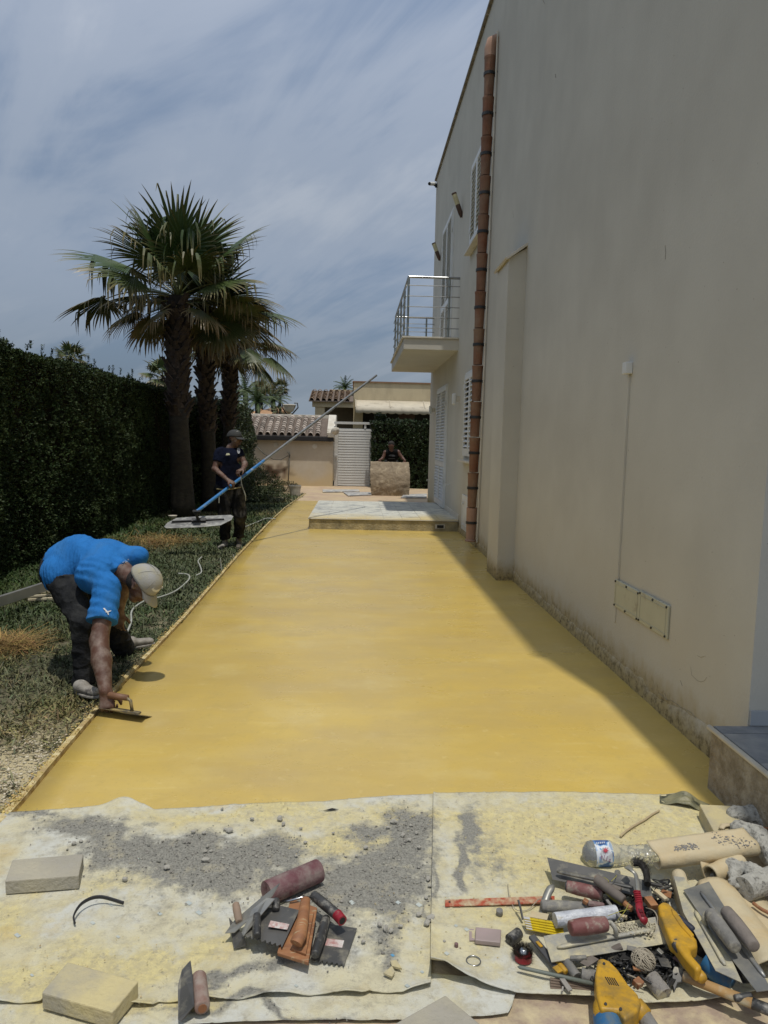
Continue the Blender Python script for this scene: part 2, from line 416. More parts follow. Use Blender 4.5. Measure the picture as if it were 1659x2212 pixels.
# lawn soil sheet with cement dust at its near corner
P = []; D = []; gy = np.linspace(1.0, 24, 150); gx = np.linspace(-6.5, 0, 60)
for y in gy:
    x1 = edge_x(y)-0.012 if y < 20 else -3.0
    if y >= 20: x1 = -2.2
    for i in range(60):
        x = -6.5+(x1+6.5)*i/59; P.append((x, y, -0.03+0.03*mnoise.noise((x*2, y*2, 3))-(.01 if i > 57 else 0)))
P = np.array(P)
def lawn_dust(Q):
    q = np.zeros(len(Q))
    for (px, py, rx, ry, a) in [(60, 1660, .55, .5, 1.0), (150, 1590, .22, .25, .6), (20, 1720, .5, .3, 1), (215, 1560, .13, .2, .55), (620, 1130, .2, 1.0, .3), (480, 1210, .3, .8, .25), (330, 1390, .5, 1.2, .22)]:
        c = G(px, py); q = np.maximum(q, a*np.exp(-((Q[:, 0]-c.x)/rx)**2-((Q[:, 1]-c.y)/ry)**2))
    return np.clip(q*1.2+vfbm(np.c_[Q[:, :2], np.zeros(len(Q))], 6)*1.0*(q > .02), 0, 1)
mb = MB(); mb.grid([tuple(p) for p in P], 150, 60, flip=True); me = mb.mesh('lawn', True); vattr(me, 'dust', lawn_dust(P))
struct(link('lawn', me, M_SOIL))

# ============================================================ HOUSE
def wall_material():
    m = mat('cream_render', (0.575, 0.555, 0.485), (0.52, 0.50, 0.435), scale=1.3, rough=.85, bump=.35, bscale=55, spec=.25, bdist=.006)
    t = m.node_tree; N = t.nodes; L = t.links; b = N['Principled BSDF']; src = b.inputs['Base Color'].links[0].from_socket
    tcn = N.new('ShaderNodeTexCoord'); sp = N.new('ShaderNodeSeparateXYZ'); L.new(tcn.outputs['Object'], sp.inputs[0])
    def noise(sc, st, det=6, r=.6):
        mp = N.new('ShaderNodeMapping'); mp.inputs['Scale'].default_value = st; L.new(tcn.outputs['Object'], mp.inputs[0])
        n = N.new('ShaderNodeTexNoise'); n.inputs['Scale'].default_value = sc; n.inputs['Detail'].default_value = det; n.inputs['Roughness'].default_value = r
        L.new(mp.outputs[0], n.inputs['Vector']); return n.outputs[0]
    def mixc(src, fac, col):
        mi = N.new('ShaderNodeMix'); mi.data_type = 'RGBA'; L.new(fac, mi.inputs[0]); L.new(src, mi.inputs[6]); mi.inputs[7].default_value = (*col, 1); return mi.outputs[2]
    def rng_(v, a, b_, c, d):
        r = N.new('ShaderNodeMapRange'); L.new(v, r.inputs[0])
        for i, q in enumerate((a, b_, c, d)): r.inputs[i+1].default_value = q
        return r.outputs[0]
    def mul(a, b_):
        q = N.new('ShaderNodeMath'); q.operation = 'MULTIPLY'; L.new(a, q.inputs[0]); L.new(b_, q.inputs[1]); return q.outputs[0]
    def madd(a, k, c):
        q = N.new('ShaderNodeMath'); q.operation = 'MULTIPLY_ADD'; L.new(a, q.inputs[0]); q.inputs[1].default_value = k; L.new(c, q.inputs[2]); return q.outputs[0]
    # soft grime streaks running down the render
    s = mixc(src, mul(rng_(noise(3, (1, 1, .22)), .50, .78, 0, .25), rng_(sp.outputs['Z'], 0.5, 7.5, .25, 1.0)), (0.40, 0.385, 0.34))
    # mottled, slightly yellower zone low on the wall
    s = mixc(s, mul(rng_(madd(noise(2, (1, 1, 1)), .9, sp.outputs['Z']), .75, 1.5, 1, 0), rng_(noise(4, (1, 1, 1)), .4, .6, .25, .7)), (0.54, 0.50, 0.405))
    # yellow pigment splashed along the foot of the wall
    zz = madd(noise(9, (1, 1, .6), 8, .7), -.30, sp.outputs['Z'])
    s = mixc(s, rng_(zz, -.10, .10, .9, 0), (0.40, 0.30, 0.12))
    s = mixc(s, mul(rng_(zz, -.10, .02, 1, 0), rng_(noise(22, (1, 1, 1), 8, .75), .46, .60, 0, .9)), (0.15, 0.115, 0.055))
    s = mixc(s, rng_(noise(38, (1, 1, 1), 3, .5), .735, .76, 0, .7), (0.24, 0.20, 0.15))
    L.new(s, b.inputs['Base Color']); return m
M_WALL = wall_material()
M_COPE = mat('stained_stone_coping', (0.30, 0.27, 0.22), (0.14, 0.12, 0.095), scale=5, rough=.85, bump=.3)
M_TRIM = mat('pale_marble_trim', (0.66, 0.63, 0.55), (0.55, 0.51, 0.42), scale=4, rough=.5, bump=.1)
M_WHITE = mat('white_painted_aluminium', (0.72, 0.73, 0.71), (0.66, 0.67, 0.65), scale=3, rough=.42)
M_CLAY = mat('terracotta_pipe', (0.225, 0.088, 0.042), (0.165, 0.070, 0.036), scale=5, rough=.72, bump=.2, bscale=40, c3=(0.26, 0.17, 0.11), amt=.42, s3=3, soft=.3)
M_CLAYP = mat('dusty_pink_clay', (0.42, 0.27, 0.20), (0.36, 0.21, 0.14), scale=5, rough=.8)
M_IRON = mat('black_clamp', (0.022, 0.022, 0.022), (0.04, 0.04, 0.04), scale=9, rough=.5)
M_STEEL = mat('brushed_steel', (0.42, 0.43, 0.43), (0.34, 0.35, 0.35), scale=9, rough=.24, metal=1.0)
M_STEELV = mat('satin_steel_post', (0.36, 0.38, 0.34), (0.30, 0.31, 0.28), scale=9, rough=.35, metal=.9)
M_DARK = mat('dark_parts_and_shade', (0.012, 0.011, 0.010), (0.018, 0.017, 0.015), rough=.7)  # near-black for dark parts, and for shade painted into openings
M_BRONZE = mat('brown_bronze_lamp', (0.075, 0.04, 0.028), (0.10, 0.055, 0.035), rough=.4)
M_LAMPG = mat('yellowed_lamp_diffuser', (0.60, 0.55, 0.33), (0.52, 0.47, 0.28), rough=.4)
M_COVER = mat('pale_green_cover', (0.50, 0.49, 0.37), (0.46, 0.45, 0.34), scale=6, rough=.55, c3=(0.36, 0.33, 0.24), amt=.2, s3=9)
M_ROUGH = mat('rough_cast_render', (0.46, 0.40, 0.30), (0.36, 0.31, 0.23), scale=9, rough=.95, bump=1.0, bscale=45, c3=(0.21, 0.165, 0.10), amt=.40, s3=14, soft=.3, bdist=.02)

house = thing('house', 'tall cream rendered house with shutters, balcony and flat roof along the right side', 'house', (3.5, 10, 0))
HZ = 7.93; HY0 = 3.17; HY1 = 18.15
mb = MB(); mb.box(WX, 9.5, HY0, HY1, -.08, HZ); mb.build('wall', M_WALL, house)
# parapet coping stones
L_ = (HY1-HY0)/13
sm = MB().box(0, .34, 0.006, L_-.006, 0, .045).mesh('coping_stone'); sm.materials.append(M_COPE)
for i in range(13):
    o = link('coping_stone', sm, None, house); o.location = (WX-.045, HY0+i*L_, HZ+.002)
# buttress
by0, by1 = 8.136, 8.755; bx = 1.67
ztop = AX(1142, 525, WX).z; zout = AY(1096, 556, by0).z
mb = MB(); mb.hexa([(bx, by0, -.05), (WX+.02, by0, -.05), (WX+.02, by1, -.05), (bx, by1, -.05), (bx, by0, zout-.01), (WX+.02, by0, ztop-.02), (WX+.02, by1, ztop-.02), (bx, by1, zout-.01)])
but = mb.build('buttress', M_WALL, house, bev=.006)
dv = Vector((bx-WX, 0, zout-ztop)).normalized()
a = Vector((WX-.002, by0-.045, ztop+.02)); e = a+dv*((Vector((bx-WX, 0, zout-ztop))).length+.05)
mb = MB(); nrm = Vector((dv.z, 0, -dv.x)); nrm = nrm if nrm.z > 0 else -nrm
q = [a, e, e+Vector((0, by1-by0+.09, 0)), a+Vector((0, by1-by0+.09, 0))]
mb.hexa([p-nrm*.03 for p in q]+[p for p in q]); mb.build('buttress_cap', M_TRIM, but, bev=.003)
# rough strip of render at the wall foot with an uneven top
def plinth(y0, y1, x):
    mb = MB(); n = int((y1-y0)/.05); top = []; bot = []; inn = []
    for i in range(n+1):
        y = y0+(y1-y0)*i/n; h = .085+.05*mnoise.noise((y*2.3, 1, 0))+.03*mnoise.noise((y*9, 5, 0))+(.10*max(0, 1-(y-3.15)/.9) if y < 4.05 else 0)
        d = .010+.006*mnoise.noise((y*7, 9, 2)); bot.append((x-d-.006, y, -.02)); top.append((x-d, y, h)); inn.append((x+.003, y, h+.012))
    m_ = len(bot); mb.v = bot+top+inn
    for i in range(n): mb.f += [(i, i+m_, i+m_+1, i+1), (i+m_, i+2*m_, i+2*m_+1, i+m_+1)]
    return mb
plinth(HY0, by0-.02, WX).build('render_plinth', M_WALL, house, smooth=True)
plinth(by1+.02, 12.7, WX).build('render_plinth', M_WALL, house, smooth=True)

# ---- louvred shutters: leaf frame + individual slats
def shutter(y0, y1, z0, z1, leaves, mid=None, name='shutter', open_slats=False, x=WX, pitch=.062):
    mb = MB(); t = .045; f = .035
    fr = MB(); fr.box(x-.028, x+.002, y0-f, y0, z0, z1+f); fr.box(x-.028, x+.002, y1, y1+f, z0, z1+f); fr.box(x-.028, x+.002, y0+.0005, y1-.0005, z1, z1+f)
    fo = fr.build(name+'_frame', M_WHITE, house, bev=.003)
    MB().box(x-.006, x+.001, y0, y1, z0, z1).build('slat_backing', M_DARK if open_slats else M_WHITE, fo)  # backing panel; the near-black one paints the shade behind open slats
    wl = (y1-y0)/leaves
    for k in range(leaves):
        a = y0+k*wl+.004; b = y0+(k+1)*wl-.004; st = .055
        lf = MB(); lf.box(x-.045, x-.010, a, a+st, z0+.004, z1-.004); lf.box(x-.045, x-.010, b-st, b, z0+.004, z1-.004)
        rails = [(z0+.004, z0+.13), (z1-.09, z1-.004)]
        if mid: rails.append((mid-.055, mid+.055))
        for (r0, r1) in rails: lf.box(x-.0445, x-.0105, a+st+.0002, b-st-.0002, r0, r1)
        lo = lf.build(name, M_WHITE, house, bev=.002)
        spans = [(z0+.13, (mid-.055) if mid else z1-.09)]+([(mid+.055, z1-.09)] if mid else [])
        ll = (b-st)-(a+st)
        sme = MB().hexa([(-.022, 0, -.016), (-.018, 0, -.022), (-.018, ll, -.022), (-.022, ll, -.016), (.012, 0, .022), (.016, 0, .016), (.016, ll, .016), (.012, ll, .022)]).mesh('slat')
        sme.materials.append(M_WHITE)
        for (s0, s1) in spans:
            m_ = max(1, int((s1-s0)/pitch)); dz = (s1-s0)/m_
            for i in range(m_):
                so = link('slat', sme, None, lo); so.location = (x-.026, a+st, s0+(i+.5)*dz)
        # hinges
        if k in (0, leaves-1):
            hy = a if k == 0 else b
            for hz_ in (z0+.22*(z1-z0), z0+.85*(z1-z0)): MB().tube([(x-.052, hy, hz_-.045), (x-.052, hy, hz_+.045)], .008, 8).box(x-.0535, x-.044, hy-.03, hy+.03, hz_-.03, hz_+.03).build('hinge', M_WHITE, lo)
    return fo
gy0 = AX(960, 1108, WX).y; gy1 = AX(940.5, 1093, WX).y; gt = AX(969.4, 832, WX).z
shutter(gy0, gy1, .215, gt, 2, mid=1.12, name='door_shutter')
shutter(AX(983, 442.6, WX).y+.05, AX(961, 486.6, WX).y-.03, 3.52, AX(984, 447, WX).z, 2, mid=4.45, name='balcony_door_shutter')
shutter(11.08, 12.16, 4.78, 6.10, 2, name='window_shutter', pitch=.066)
shutter(11.08, 12.16, 1.36, 2.72, 2, name='window_shutter', open_slats=True, pitch=.078)
for z in (4.70, 1.26):
    MB().box(WX-.11, WX-.001, 10.98, 12.28, z, z+.035).build('window_sill', M_TRIM, house, bev=.004)
# utility cupboard door low on the wall
cu = MB().box(WX-.02, WX+.001, 11.1, 12.2, .11, .70).build('cupboard_door', M_WHITE, house, bev=.003)
mb = MB(); mb.box(WX-.028, WX-.0205, 11.16, 12.13, .60, .615); mb.box(WX-.028, WX-.0205, 11.16, 12.13, .19, .205); mb.box(WX-.028, WX-.0205, 12.10, 12.13, .206, .599); mb.box(WX-.06, WX-.0205, 11.96, 11.99, .60-.06, .60-.03)
mb.build('cupboard_moulding', M_WHITE, cu)

# ---- clay downpipe
dp = thing('downpipe', 'terracotta clay downpipe of stacked flared sections with black clamps on the house wall', 'downpipe', (1.77, 10.7, 0))
pT = AX(1059, 122, 1.775); pB = AX(1016.5, 1170, 1.775); ns = 13
L1 = (pT.z-pB.z)/ns
for i in range(ns):
    t0 = i/ns; t1 = (i+1)/ns; a = pB.lerp(pT, t0); b = pB.lerp(pT, t1); jx = random.uniform(-.006, .006)
    a = a+Vector((jx, jx, 0)); b = b+Vector((jx*.3, -jx, -.006)); a.z += .006
    if i == 0: prof = [(0, .082), (.04, .088), (.06, .070), (1, .080)]
    else: prof = [(-.0, .066), (.80, .076), (.93, .079), (.97, .084), (1.0, .082)]
    MB().lathe(a, b, prof, 18).build('pipe_section', M_CLAYP if i == 0 else M_CLAY, dp, smooth=True, auto=50)
    c = a.lerp(b, .56); MB().tube([c-Vector((0, 0, .02)), c+Vector((0, 0, .02))], .0835, 18).tube([c+Vector((.05, -.05, 0)), c+Vector((.095, -.085, 0))], .010, 6).build('clamp', M_IRON, dp)
mb = MB(); mb.tube([pT+Vector((0, 0, -.01)), pT+Vector((0, 0, .09)), pT+Vector((.02, 0, .18)), pT+Vector((.10, 0, .21))], [.083, .086, .088, .088], 16)
mb.build('outlet_elbow', M_CLAYP, dp, smooth=True, auto=50)
MB().tube([(1.845, 10.52, .1), (1.845, 10.30, 7.2)], .012, 6).build('cable_conduit', M_TRIM, dp)

# guessed canopy and pillar, added out of view to shade the wall foot
MB().box(WX, 4.5, 1.1, HY0-.003, 4.35, 4.8).build('unseen_shade_canopy', M_WALL, house)
MB().box(4.2, 4.45, 1.2, 1.45, -.05, 4.3495).build('unseen_canopy_pillar', M_WALL, house)
# ---- balcony
bal = MB(); Yn = AX(991, 727, WX).y; Yf = AX(934.4, 807, WX).y; bxo = AY(872, 740, Yn).x; bz1 = AY(872, 726, Yn).z; bz0 = AY(872, 754, Yn).z
bal.box(bxo, WX+.03, Yn, Yf, bz0, bz1-.032); balc = bal.build('balcony', M_WALL, house, bev=.004)
MB().box(bxo-.035, WX-.003, Yn-.03, Yf+.03, bz1-.031, bz1).build('balcony_coping', M_TRIM, balc, bev=.003)
rz = AY(872, 596, Yn).z; rx = bxo+.07; ry0 = Yn+.06; ry1 = Yf-.06
def post(x, y):
    mb = MB(); mb.tube([(x, y, bz1), (x, y, rz-.03)], .021, 12); mb.box(x-.05, x+.05, y-.05, y+.05, bz1, bz1+.014)
    for k in range(5): mb.tube([(x-.03, y, bz1+.16+k*(rz-bz1-.05)/5.4), (x-.045, y, bz1+.16+k*(rz-bz1-.05)/5.4)], .012, 8)
    mb.build('railing_post', M_STEELV, balc, smooth=True, auto=40)
post(rx, ry0); post(WX-.19, ry0); post(rx, ry1); post(WX-.19, ry1)
for k in range(1, 4): post(rx, ry0+(ry1-ry0)*k/4)
for (a, b) in [((rx, ry0), (WX, ry0)), ((rx, ry0), (rx, ry1)), ((rx, ry1), (WX, ry1))]:
    MB().tube([(a[0], a[1], rz), (b[0], b[1], rz)], .024, 12).build('handrail', M_STEEL, balc, smooth=True, auto=40)
    off = Vector((-.04, 0, 0)) if a[0] == b[0] else Vector((0, -.035, 0))
    for k in range(5):
        z = bz1+.16+k*(rz-bz1-.05)/5.4
        MB().tube([Vector((a[0], a[1], z))+off, Vector((b[0], b[1], z))+off], .0085, 8).build('railing_rod', M_STEEL, balc, smooth=True, auto=40)
# ---- wall lamps (upper: slanted tubes)
for (b0, t0) in [((996.5, 466), (980.5, 417)), ((949.5, 560), (936.5, 525))]:
    base = AX(b0[0], b0[1], WX-.02); tip = AY(t0[0], t0[1], base.y)
    c = base.lerp(tip, .48)
    l = MB().tube([base-Vector((0, 0, .03)), base.lerp(tip, .1), c], [.02, .042, .045], 14).build('upper_wall_lamp', M_BRONZE, house, smooth=True, auto=40)
    MB().tube([c, base.lerp(tip, .93)], .0448, 14).build('diffuser', M_LAMPG, l, smooth=True, auto=40)
    MB().tube([base.lerp(tip, .93), tip], .047, 14).build('lamp_cap', M_BRONZE, l, smooth=True, auto=40)
for p in [(985, 862), (933, 886)]:
    q = AX(*p, WX-.07); l = MB().box(q.x, WX, q.y-.02, q.y+.02, q.z-.05, q.z+.05).build('lower_wall_lamp', M_TRIM, house)
    MB().box(q.x-.07, q.x-.001, q.y-.045, q.y+.045, q.z-.10, q.z+.10).build('lamp_shade', M_WHITE, l, bev=.02)
for p in [(971, 1047), (929, 1037)]:
    q = AX(*p, WX); MB().tube([(WX, q.y, q.z), (WX-.07, q.y, q.z+.005)], .009, 6).box(WX-.085, WX-.07, q.y-.012, q.y+.012, q.z-.03, q.z+.02).build('shutter_holder', M_WHITE, house)
# ---- security camera
q = AX(944.5, 400, WX)
cc = MB().box(WX-.05, WX, q.y-.03, q.y+.03, q.z-.05, q.z+.03).tube([(WX-.05, q.y, q.z-.02), (WX-.09, q.y-.02, q.z)], .018, 8).build('security_camera', M_DARK, house)
ca = Vector((WX-.06, q.y+.02, q.z+.035)); cb = Vector((WX-.20, q.y-.14, q.z-.02))
MB().tube([ca, cb], .042, 14).build('camera_housing', M_WHITE, cc, smooth=True, auto=40)
MB().tube([cb, cb+(cb-ca).normalized()*.02], .034, 14).build('lens', M_DARK, cc, smooth=True, auto=40)
# ---- meter box covers, conduit, sensor box
for (p0, p1) in [((1333, 1250), (1383, 1343)), ((1386, 1275), (1445, 1382))]:
    a = AX(*p0, WX); b = AX(*p1, WX); y1_, y0_ = a.y, b.y; z1_ = a.z; z0_ = b.z
    c = MB().box(WX-.016, WX, y0_, y1_, z0_, z1_).build('meter_box_cover', M_COVER, house, bev=.006)
    mb = MB(); d = .025; x = WX-.0185
    for (ya, yb, za, zb) in [(y0_+d, y1_-d, z1_-d-.003, z1_-d), (y0_+d, y1_-d, z0_+d, z0_+d+.003), (y0_+d, y0_+d+.004, z0_+d+.004, z1_-d-.004), (y1_-d-.004, y1_-d, z0_+d+.004, z1_-d-.004)]: mb.box(x, x+.0022, ya, yb, za, zb)
    mb.build('cover_rim', M_COVER, c)
    sc = MB().tube([(0, 0, 0), (-.006, 0, 0)], .0075, 8).mesh('screw'); sc.materials.append(M_IRON)
    for yy in (y0_+.02, (y0_+y1_)/2, y1_-.02):
        for zz in (z0_+.014, z1_-.014):
            so = link('screw', sc, None, c); so.location = (WX-.0165, yy, zz)
s = AX(1363, 795, WX)
MB().box(WX-.05, WX, s.y-.035, s.y+.035, s.z-.042, s.z+.038).build('sensor_box', M_WHITE, house, bev=.006)
MB().box(WX-.014, WX-.0005, s.y-.006, s.y+.012, AX(1338, 1252, WX).z, s.z-.05).box(WX-.008, WX-.0005, s.y+.016, s.y+.05, .35, s.z-.08).build('wall_conduit', M_WALL, house)

M_CRACK = mat('hairline_crack', (0.30, 0.265, 0.205), rough=1)
for (L_, w) in [([(1425, 1497), (1440, 1512), (1452, 1513), (1470, 1527), (1492, 1538), (1506, 1553), (1524, 1566), (1540, 1590)], .0022), ([(1436, 1498), (1441, 1512)], .002), ([(1492, 1440), (1494, 1458), (1506, 1470), (1514, 1473), (1521, 1471), (1527, 1463)], .0012), ([(1506, 1416), (1514, 1420), (1524, 1417)], .0012), ([(1108, 455), (1109, 470)], .003), ([(1173, 0), (1177, 8)], .004), ([(1437, 530), (1438, 545), (1437, 560)], .003), ([(1200, 160), (1201, 168)], .004), ([(1470, 1470), (1474, 1482)], .0015)]:
    P_ = [AX(x, y, WX-.0006) for x, y in L_]; MB().tube(P_, w, 5, flat=.4).build('crack', M_CRACK, house)
g_c = random.Random(9)
for k in range(30):
    y = g_c.uniform(3.3, 9); z = abs(g_c.gauss(.35, .45))+.16; MB().tube([(WX+.001, y, z), (WX-.0012, y, z)], g_c.uniform(.001, .0032), 7).build('splash_spot', M_CRACK, house)
# ---- entrance step at the near corner (rough-cast, tiled)
M_TILE = mat('blue_grey_floor_tile', (0.155, 0.17, 0.185), (0.20, 0.21, 0.22), scale=9, rough=.55, c3=(0.36, 0.36, 0.33), amt=.3, s3=5, soft=.35, bump=.08)
M_GROUT = mat('grey_grout', (0.22, 0.21, 0.19))
M_PALEGREY = mat('pale_grey_tile', (0.40, 0.42, 0.43), (0.36, 0.38, 0.39), rough=.3)
st = thing('entrance_step', 'raised tiled step with rough-cast side and white nosing at the near house corner', 'step', (2.2, 2, 0))
sx = 1.69; sz = .30
MB().box(sx, 5, .5, 3.165, -.05, sz-.016).build('step_base', M_ROUGH, st, bev=.012)
MB().tube([(sx-.008, .5, sz-.007), (sx-.008, 3.165, sz-.007)], .0125, 10).build('nosing', M_TRIM, st, smooth=True)
tm = MB().box(0.002, .598, 0.002, .298, -.013, 0).mesh('tile'); tm.materials.append(M_TILE)
MB().box(sx+.006, 5, .5, 3.16, sz-.0155, sz-.004).build('grout_bed', M_GROUT, st)
for i in range(3):
    for j in range(6):
        o = link('tile', tm, None, st); o.location = (sx+.008+i*.6, 3.075-(j+1)*.30+.0, sz)
tn = MB().box(0.002, .598, 0.002, .082, -.013, 0).mesh('tile'); tn.materials.append(M_TILE)
for i in range(3): o = link('tile', tn, None, st); o.location = (sx+.008+i*.6, 3.077, sz)
MB().box(WX+.004, WX+.6, HY0-.012, HY0-.001, sz+.002, sz+.075).build('skirting_tile', M_PALEGREY, st, bev=.002)

# ---- low tiled platform in front of the ground-floor door
M_PTILE = mat('dusty_marbled_tile', (0.66, 0.65, 0.55), (0.56, 0.56, 0.49), scale=6, rough=.6, c3=(0.24, 0.25, 0.25), amt=.34, s3=7, soft=.12, stretch=(.5, 1.4, 1), attr=[('yellow', (0.62, 0.50, 0.24))])
M_PFACE = mat('yellow_stained_rough_face', (0.50, 0.42, 0.235), (0.36, 0.31, 0.19), scale=4, rough=.95, bump=1.0, bscale=30, c3=(0.20, 0.175, 0.11), amt=.38, s3=5, soft=.3, bdist=.02)
pf = thing('door_platform', 'low rough-sided platform with dusty tiled top before the ground-floor shutters', 'platform', (.5, 14, 0))
px0, px1, py0, py1, pz = -.80, WX-.006, 12.60, 16.2, .20
MB().box(px0, px1, py0, py1, -.05, pz-.022).build('platform_base', M_PFACE, pf, bev=.01)
MB().box(px0-.018, px1, py0-.018, py1, pz-.021, pz-.007).build('nosing', M_TRIM, pf, bev=.003)
nx, ny = 8, 11; tw = (px1-px0)/nx; tl = (py1-py0)/ny
for i in range(nx):
    for j in range(ny):
        x = px0+i*tw; y = py0+j*tl; me = MB().box(x+.003-.01*(i == 0), x+tw-.003, y+.003-.01*(j == 0), y+tl-.003, pz-.0065, pz+random.uniform(-.0005, .0008)).mesh('tile')
        cx, cy = (x+tw/2-px0)/(px1-px0), (y-py0)/(py1-py0)
        yv = [max(0, min(1, 1.0-1.6*((v.co.y-py0)/1.1)+.9*mnoise.noise((v.co.x*3, v.co.y*4, 1))+(0.25 if v.co.x > 1.2 else 0))) for v in me.vertices]
        vattr(me, 'yellow', yv); link('tile', me, M_PTILE, pf)
MB().box(1.45, 1.62, py0-.012, py0+.02, .045, .12).build('socket_frame', M_TRIM, pf)
MB().box(1.48, 1.60, py0-.016, py0-.0125, .055, .11).build('socket_opening', M_DARK, pf)
sk = MB(); sk.box(WX-.012, WX-.0008, py0, gy0-.05, pz+.001, pz+.10); sk.box(WX-.012, WX-.0008, gy1+.05, py1, pz+.001, pz+.10); sk.build('skirting', M_TRIM, pf, bev=.003)
# ============================================================ VEGETATION
def leaf_mesh(name, C, Dr, Nn, length, width, fold=.25):
    """C base points, Dr growth directions, Nn rough normals: one folded pointed leaf each (2 quads as 4 tris)"""
    C = np.asarray(C, float); n = len(C); Dr = Dr/np.linalg.norm(Dr, axis=1)[:, None]
    S = np.cross(Dr, Nn); S /= np.maximum(np.linalg.norm(S, axis=1), 1e-6)[:, None]; N2 = np.cross(S, Dr)
    L = (length*np.ones(n))[:, None]; W = (width*np.ones(n))[:, None]
    a = C; t = C+Dr*L; m = C+Dr*L*.55-N2*W*fold; l = C+Dr*L*.6+S*W*.5; r = C+Dr*L*.6-S*W*.5
    V = np.stack([a, l, t, r], 1).reshape(-1, 3)
    i = np.arange(n)[:, None]*4; F = np.concatenate([i+[0, 2, 1], i+[0, 3, 2]], 1).reshape(-1, 3)
    return np_mesh(name, V, F, 3)
M_LEAF = mat('hedge_leaf', (0.040, 0.062, 0.018), (0.022, 0.038, 0.011), scale=1.6, rough=.62, island=.45, spec=.22)
M_LEAF2 = mat('ivy_like_leaf', (0.042, 0.066, 0.026), (0.026, 0.042, 0.015), scale=3, rough=.5, island=.5, spec=.3)
M_LEAF3 = mat('fresh_green_leaf', (0.055, 0.080, 0.026), (0.035, 0.055, 0.018), scale=2, rough=.5, island=.45)
M_TWIG = mat('dark_twigs', (0.012, 0.010, 0.006), (0.018, 0.015, 0.009), rough=1.0, spec=.05)
def unit(a): return a/np.maximum(np.linalg.norm(a, axis=1), 1e-9)[:, None]
def hedge(name, label, patches, density, size, mtl, core, lump=.07, seed=1, tops=(), group=None):
    """patches: (origin, u vector, v vector, outward normal). Whorls of small leaves over a lumpy surface, dark twig core behind"""
    g = np.random.default_rng(seed); h = thing(name, label, 'hedge', core[0], group)
    C = []; D = []; N = []
    for (o, u, v, nrm, dens) in patches:
        o, u, v, nrm = map(lambda q: np.array(q, float), (o, u, v, nrm)); area = np.linalg.norm(np.cross(u, v)); k = int(area*density*dens)
        s = g.random((k, 2)); P = o+s[:, :1]*u+s[:, 1:]*v
        l = vfbm(P, 1.3, 3)*lump*2+vfbm(P, 5, 2)*lump
        P = P+nrm*(l-np.abs(g.normal(0, .03, k)))[:, None]
        # each point carries a whorl of leaves
        ax = unit(nrm+g.normal(0, .45, (k, 3))+np.array([0, 0, .55]))
        for w in range(7):
            d = unit(ax*g.uniform(.2, 1.1, (k, 1))+g.normal(0, .6, (k, 3)))
            C.append(P+ax*g.uniform(-.025, .02, (k, 1))); D.append(d); N.append(unit(ax+g.normal(0, .3, (k, 3))))
    for (p, hgt) in tops:   # sprigs standing above the cut top
        p = np.array(p, float)
        for q in range(int(hgt/.02)):
            c = p+np.array([math.sin(q*.3)*.01, 0, q*.02]); k = 5; a = g.uniform(0, 6.28, k)
            d = np.stack([np.cos(a), np.sin(a), np.full(k, .8)], 1); C.append(np.tile(c, (k, 1))); D.append(unit(d)); N.append(np.tile([0, 0, 1.0], (k, 1)))
    C = np.concatenate(C); D = np.concatenate(D); N = np.concatenate(N); n = len(C)
    me = leaf_mesh('foliage', C, D, N, size*g.uniform(.7, 1.3, n), size*.48*g.uniform(.8, 1.2, n))
    link('foliage', me, mtl, h, kind='stuff')
    mb = MB(); a, b = core[1], core[2]; nx, ny, nz = 2, max(2, int((b[1]-a[1])/1)), 3
    mb.box(a[0], b[0], a[1], b[1], a[2], b[2]); mb.build('branches', M_TWIG, h)
    return h
# long hedge on the left (faces +x), top slopes gently
y0, y1 = 2.0, 17.2; xs = -3.92
hedge('boundary_hedge', 'long tall dark green clipped hedge along the left side of the lawn', [
    ((xs, y0, -.05), (0, 6.5, 0), (0, 0, 2.66), (1, 0, 0), 1.25), ((xs, y0+6.5, -.05), (-.05, y1-y0-6.5, 0), (0, 0, 2.60), (1, 0, 0), .8),
    ((xs-1.3, y0, 2.60), (1.3, 0, 0), (0, y1-y0, -.07), (0, 0, 1), .55), ((xs, y1, -.05), (-1.3, 0, 0), (0, 0, 2.55), (0, 1, 0), .25)],
    950, .038, M_LEAF, ((xs-.65, 9, 0), (xs-1.28, y0, -.1), (xs-.10, y1-.05, 2.48)), seed=2,
    tops=[((xs-.25*random.random()-.05, y0+i*.33+random.random()*.2, 2.62), .06+.10*random.random()) for i in range(45)])
# paler upright hedge past the palms, ending at the shed
hedge('end_hedge', 'paler green loose hedge with rounded end beside the tiled shed', [
    ((-3.12, 17.6, -.05), (-.1, 4.9, 0), (0, 0, 2.5), (1, 0, 0), 1), ((-4.6, 17.55, -.05), (1.5, 0, 0), (0, 0, 2.5), (0, -1, 0), 1),
    ((-4.6, 17.6, 2.45), (1.45, 0, 0), (0, 4.9, 0), (0, 0, 1), .7)], 520, .055, M_LEAF3, ((-3.8, 20, 0), (-4.5, 17.7, -.1), (-3.28, 22.4, 2.36)), lump=.10, seed=5,
    tops=[((-3.2-random.random(), 17.8+i*.4, 2.45), .15) for i in range(10)])
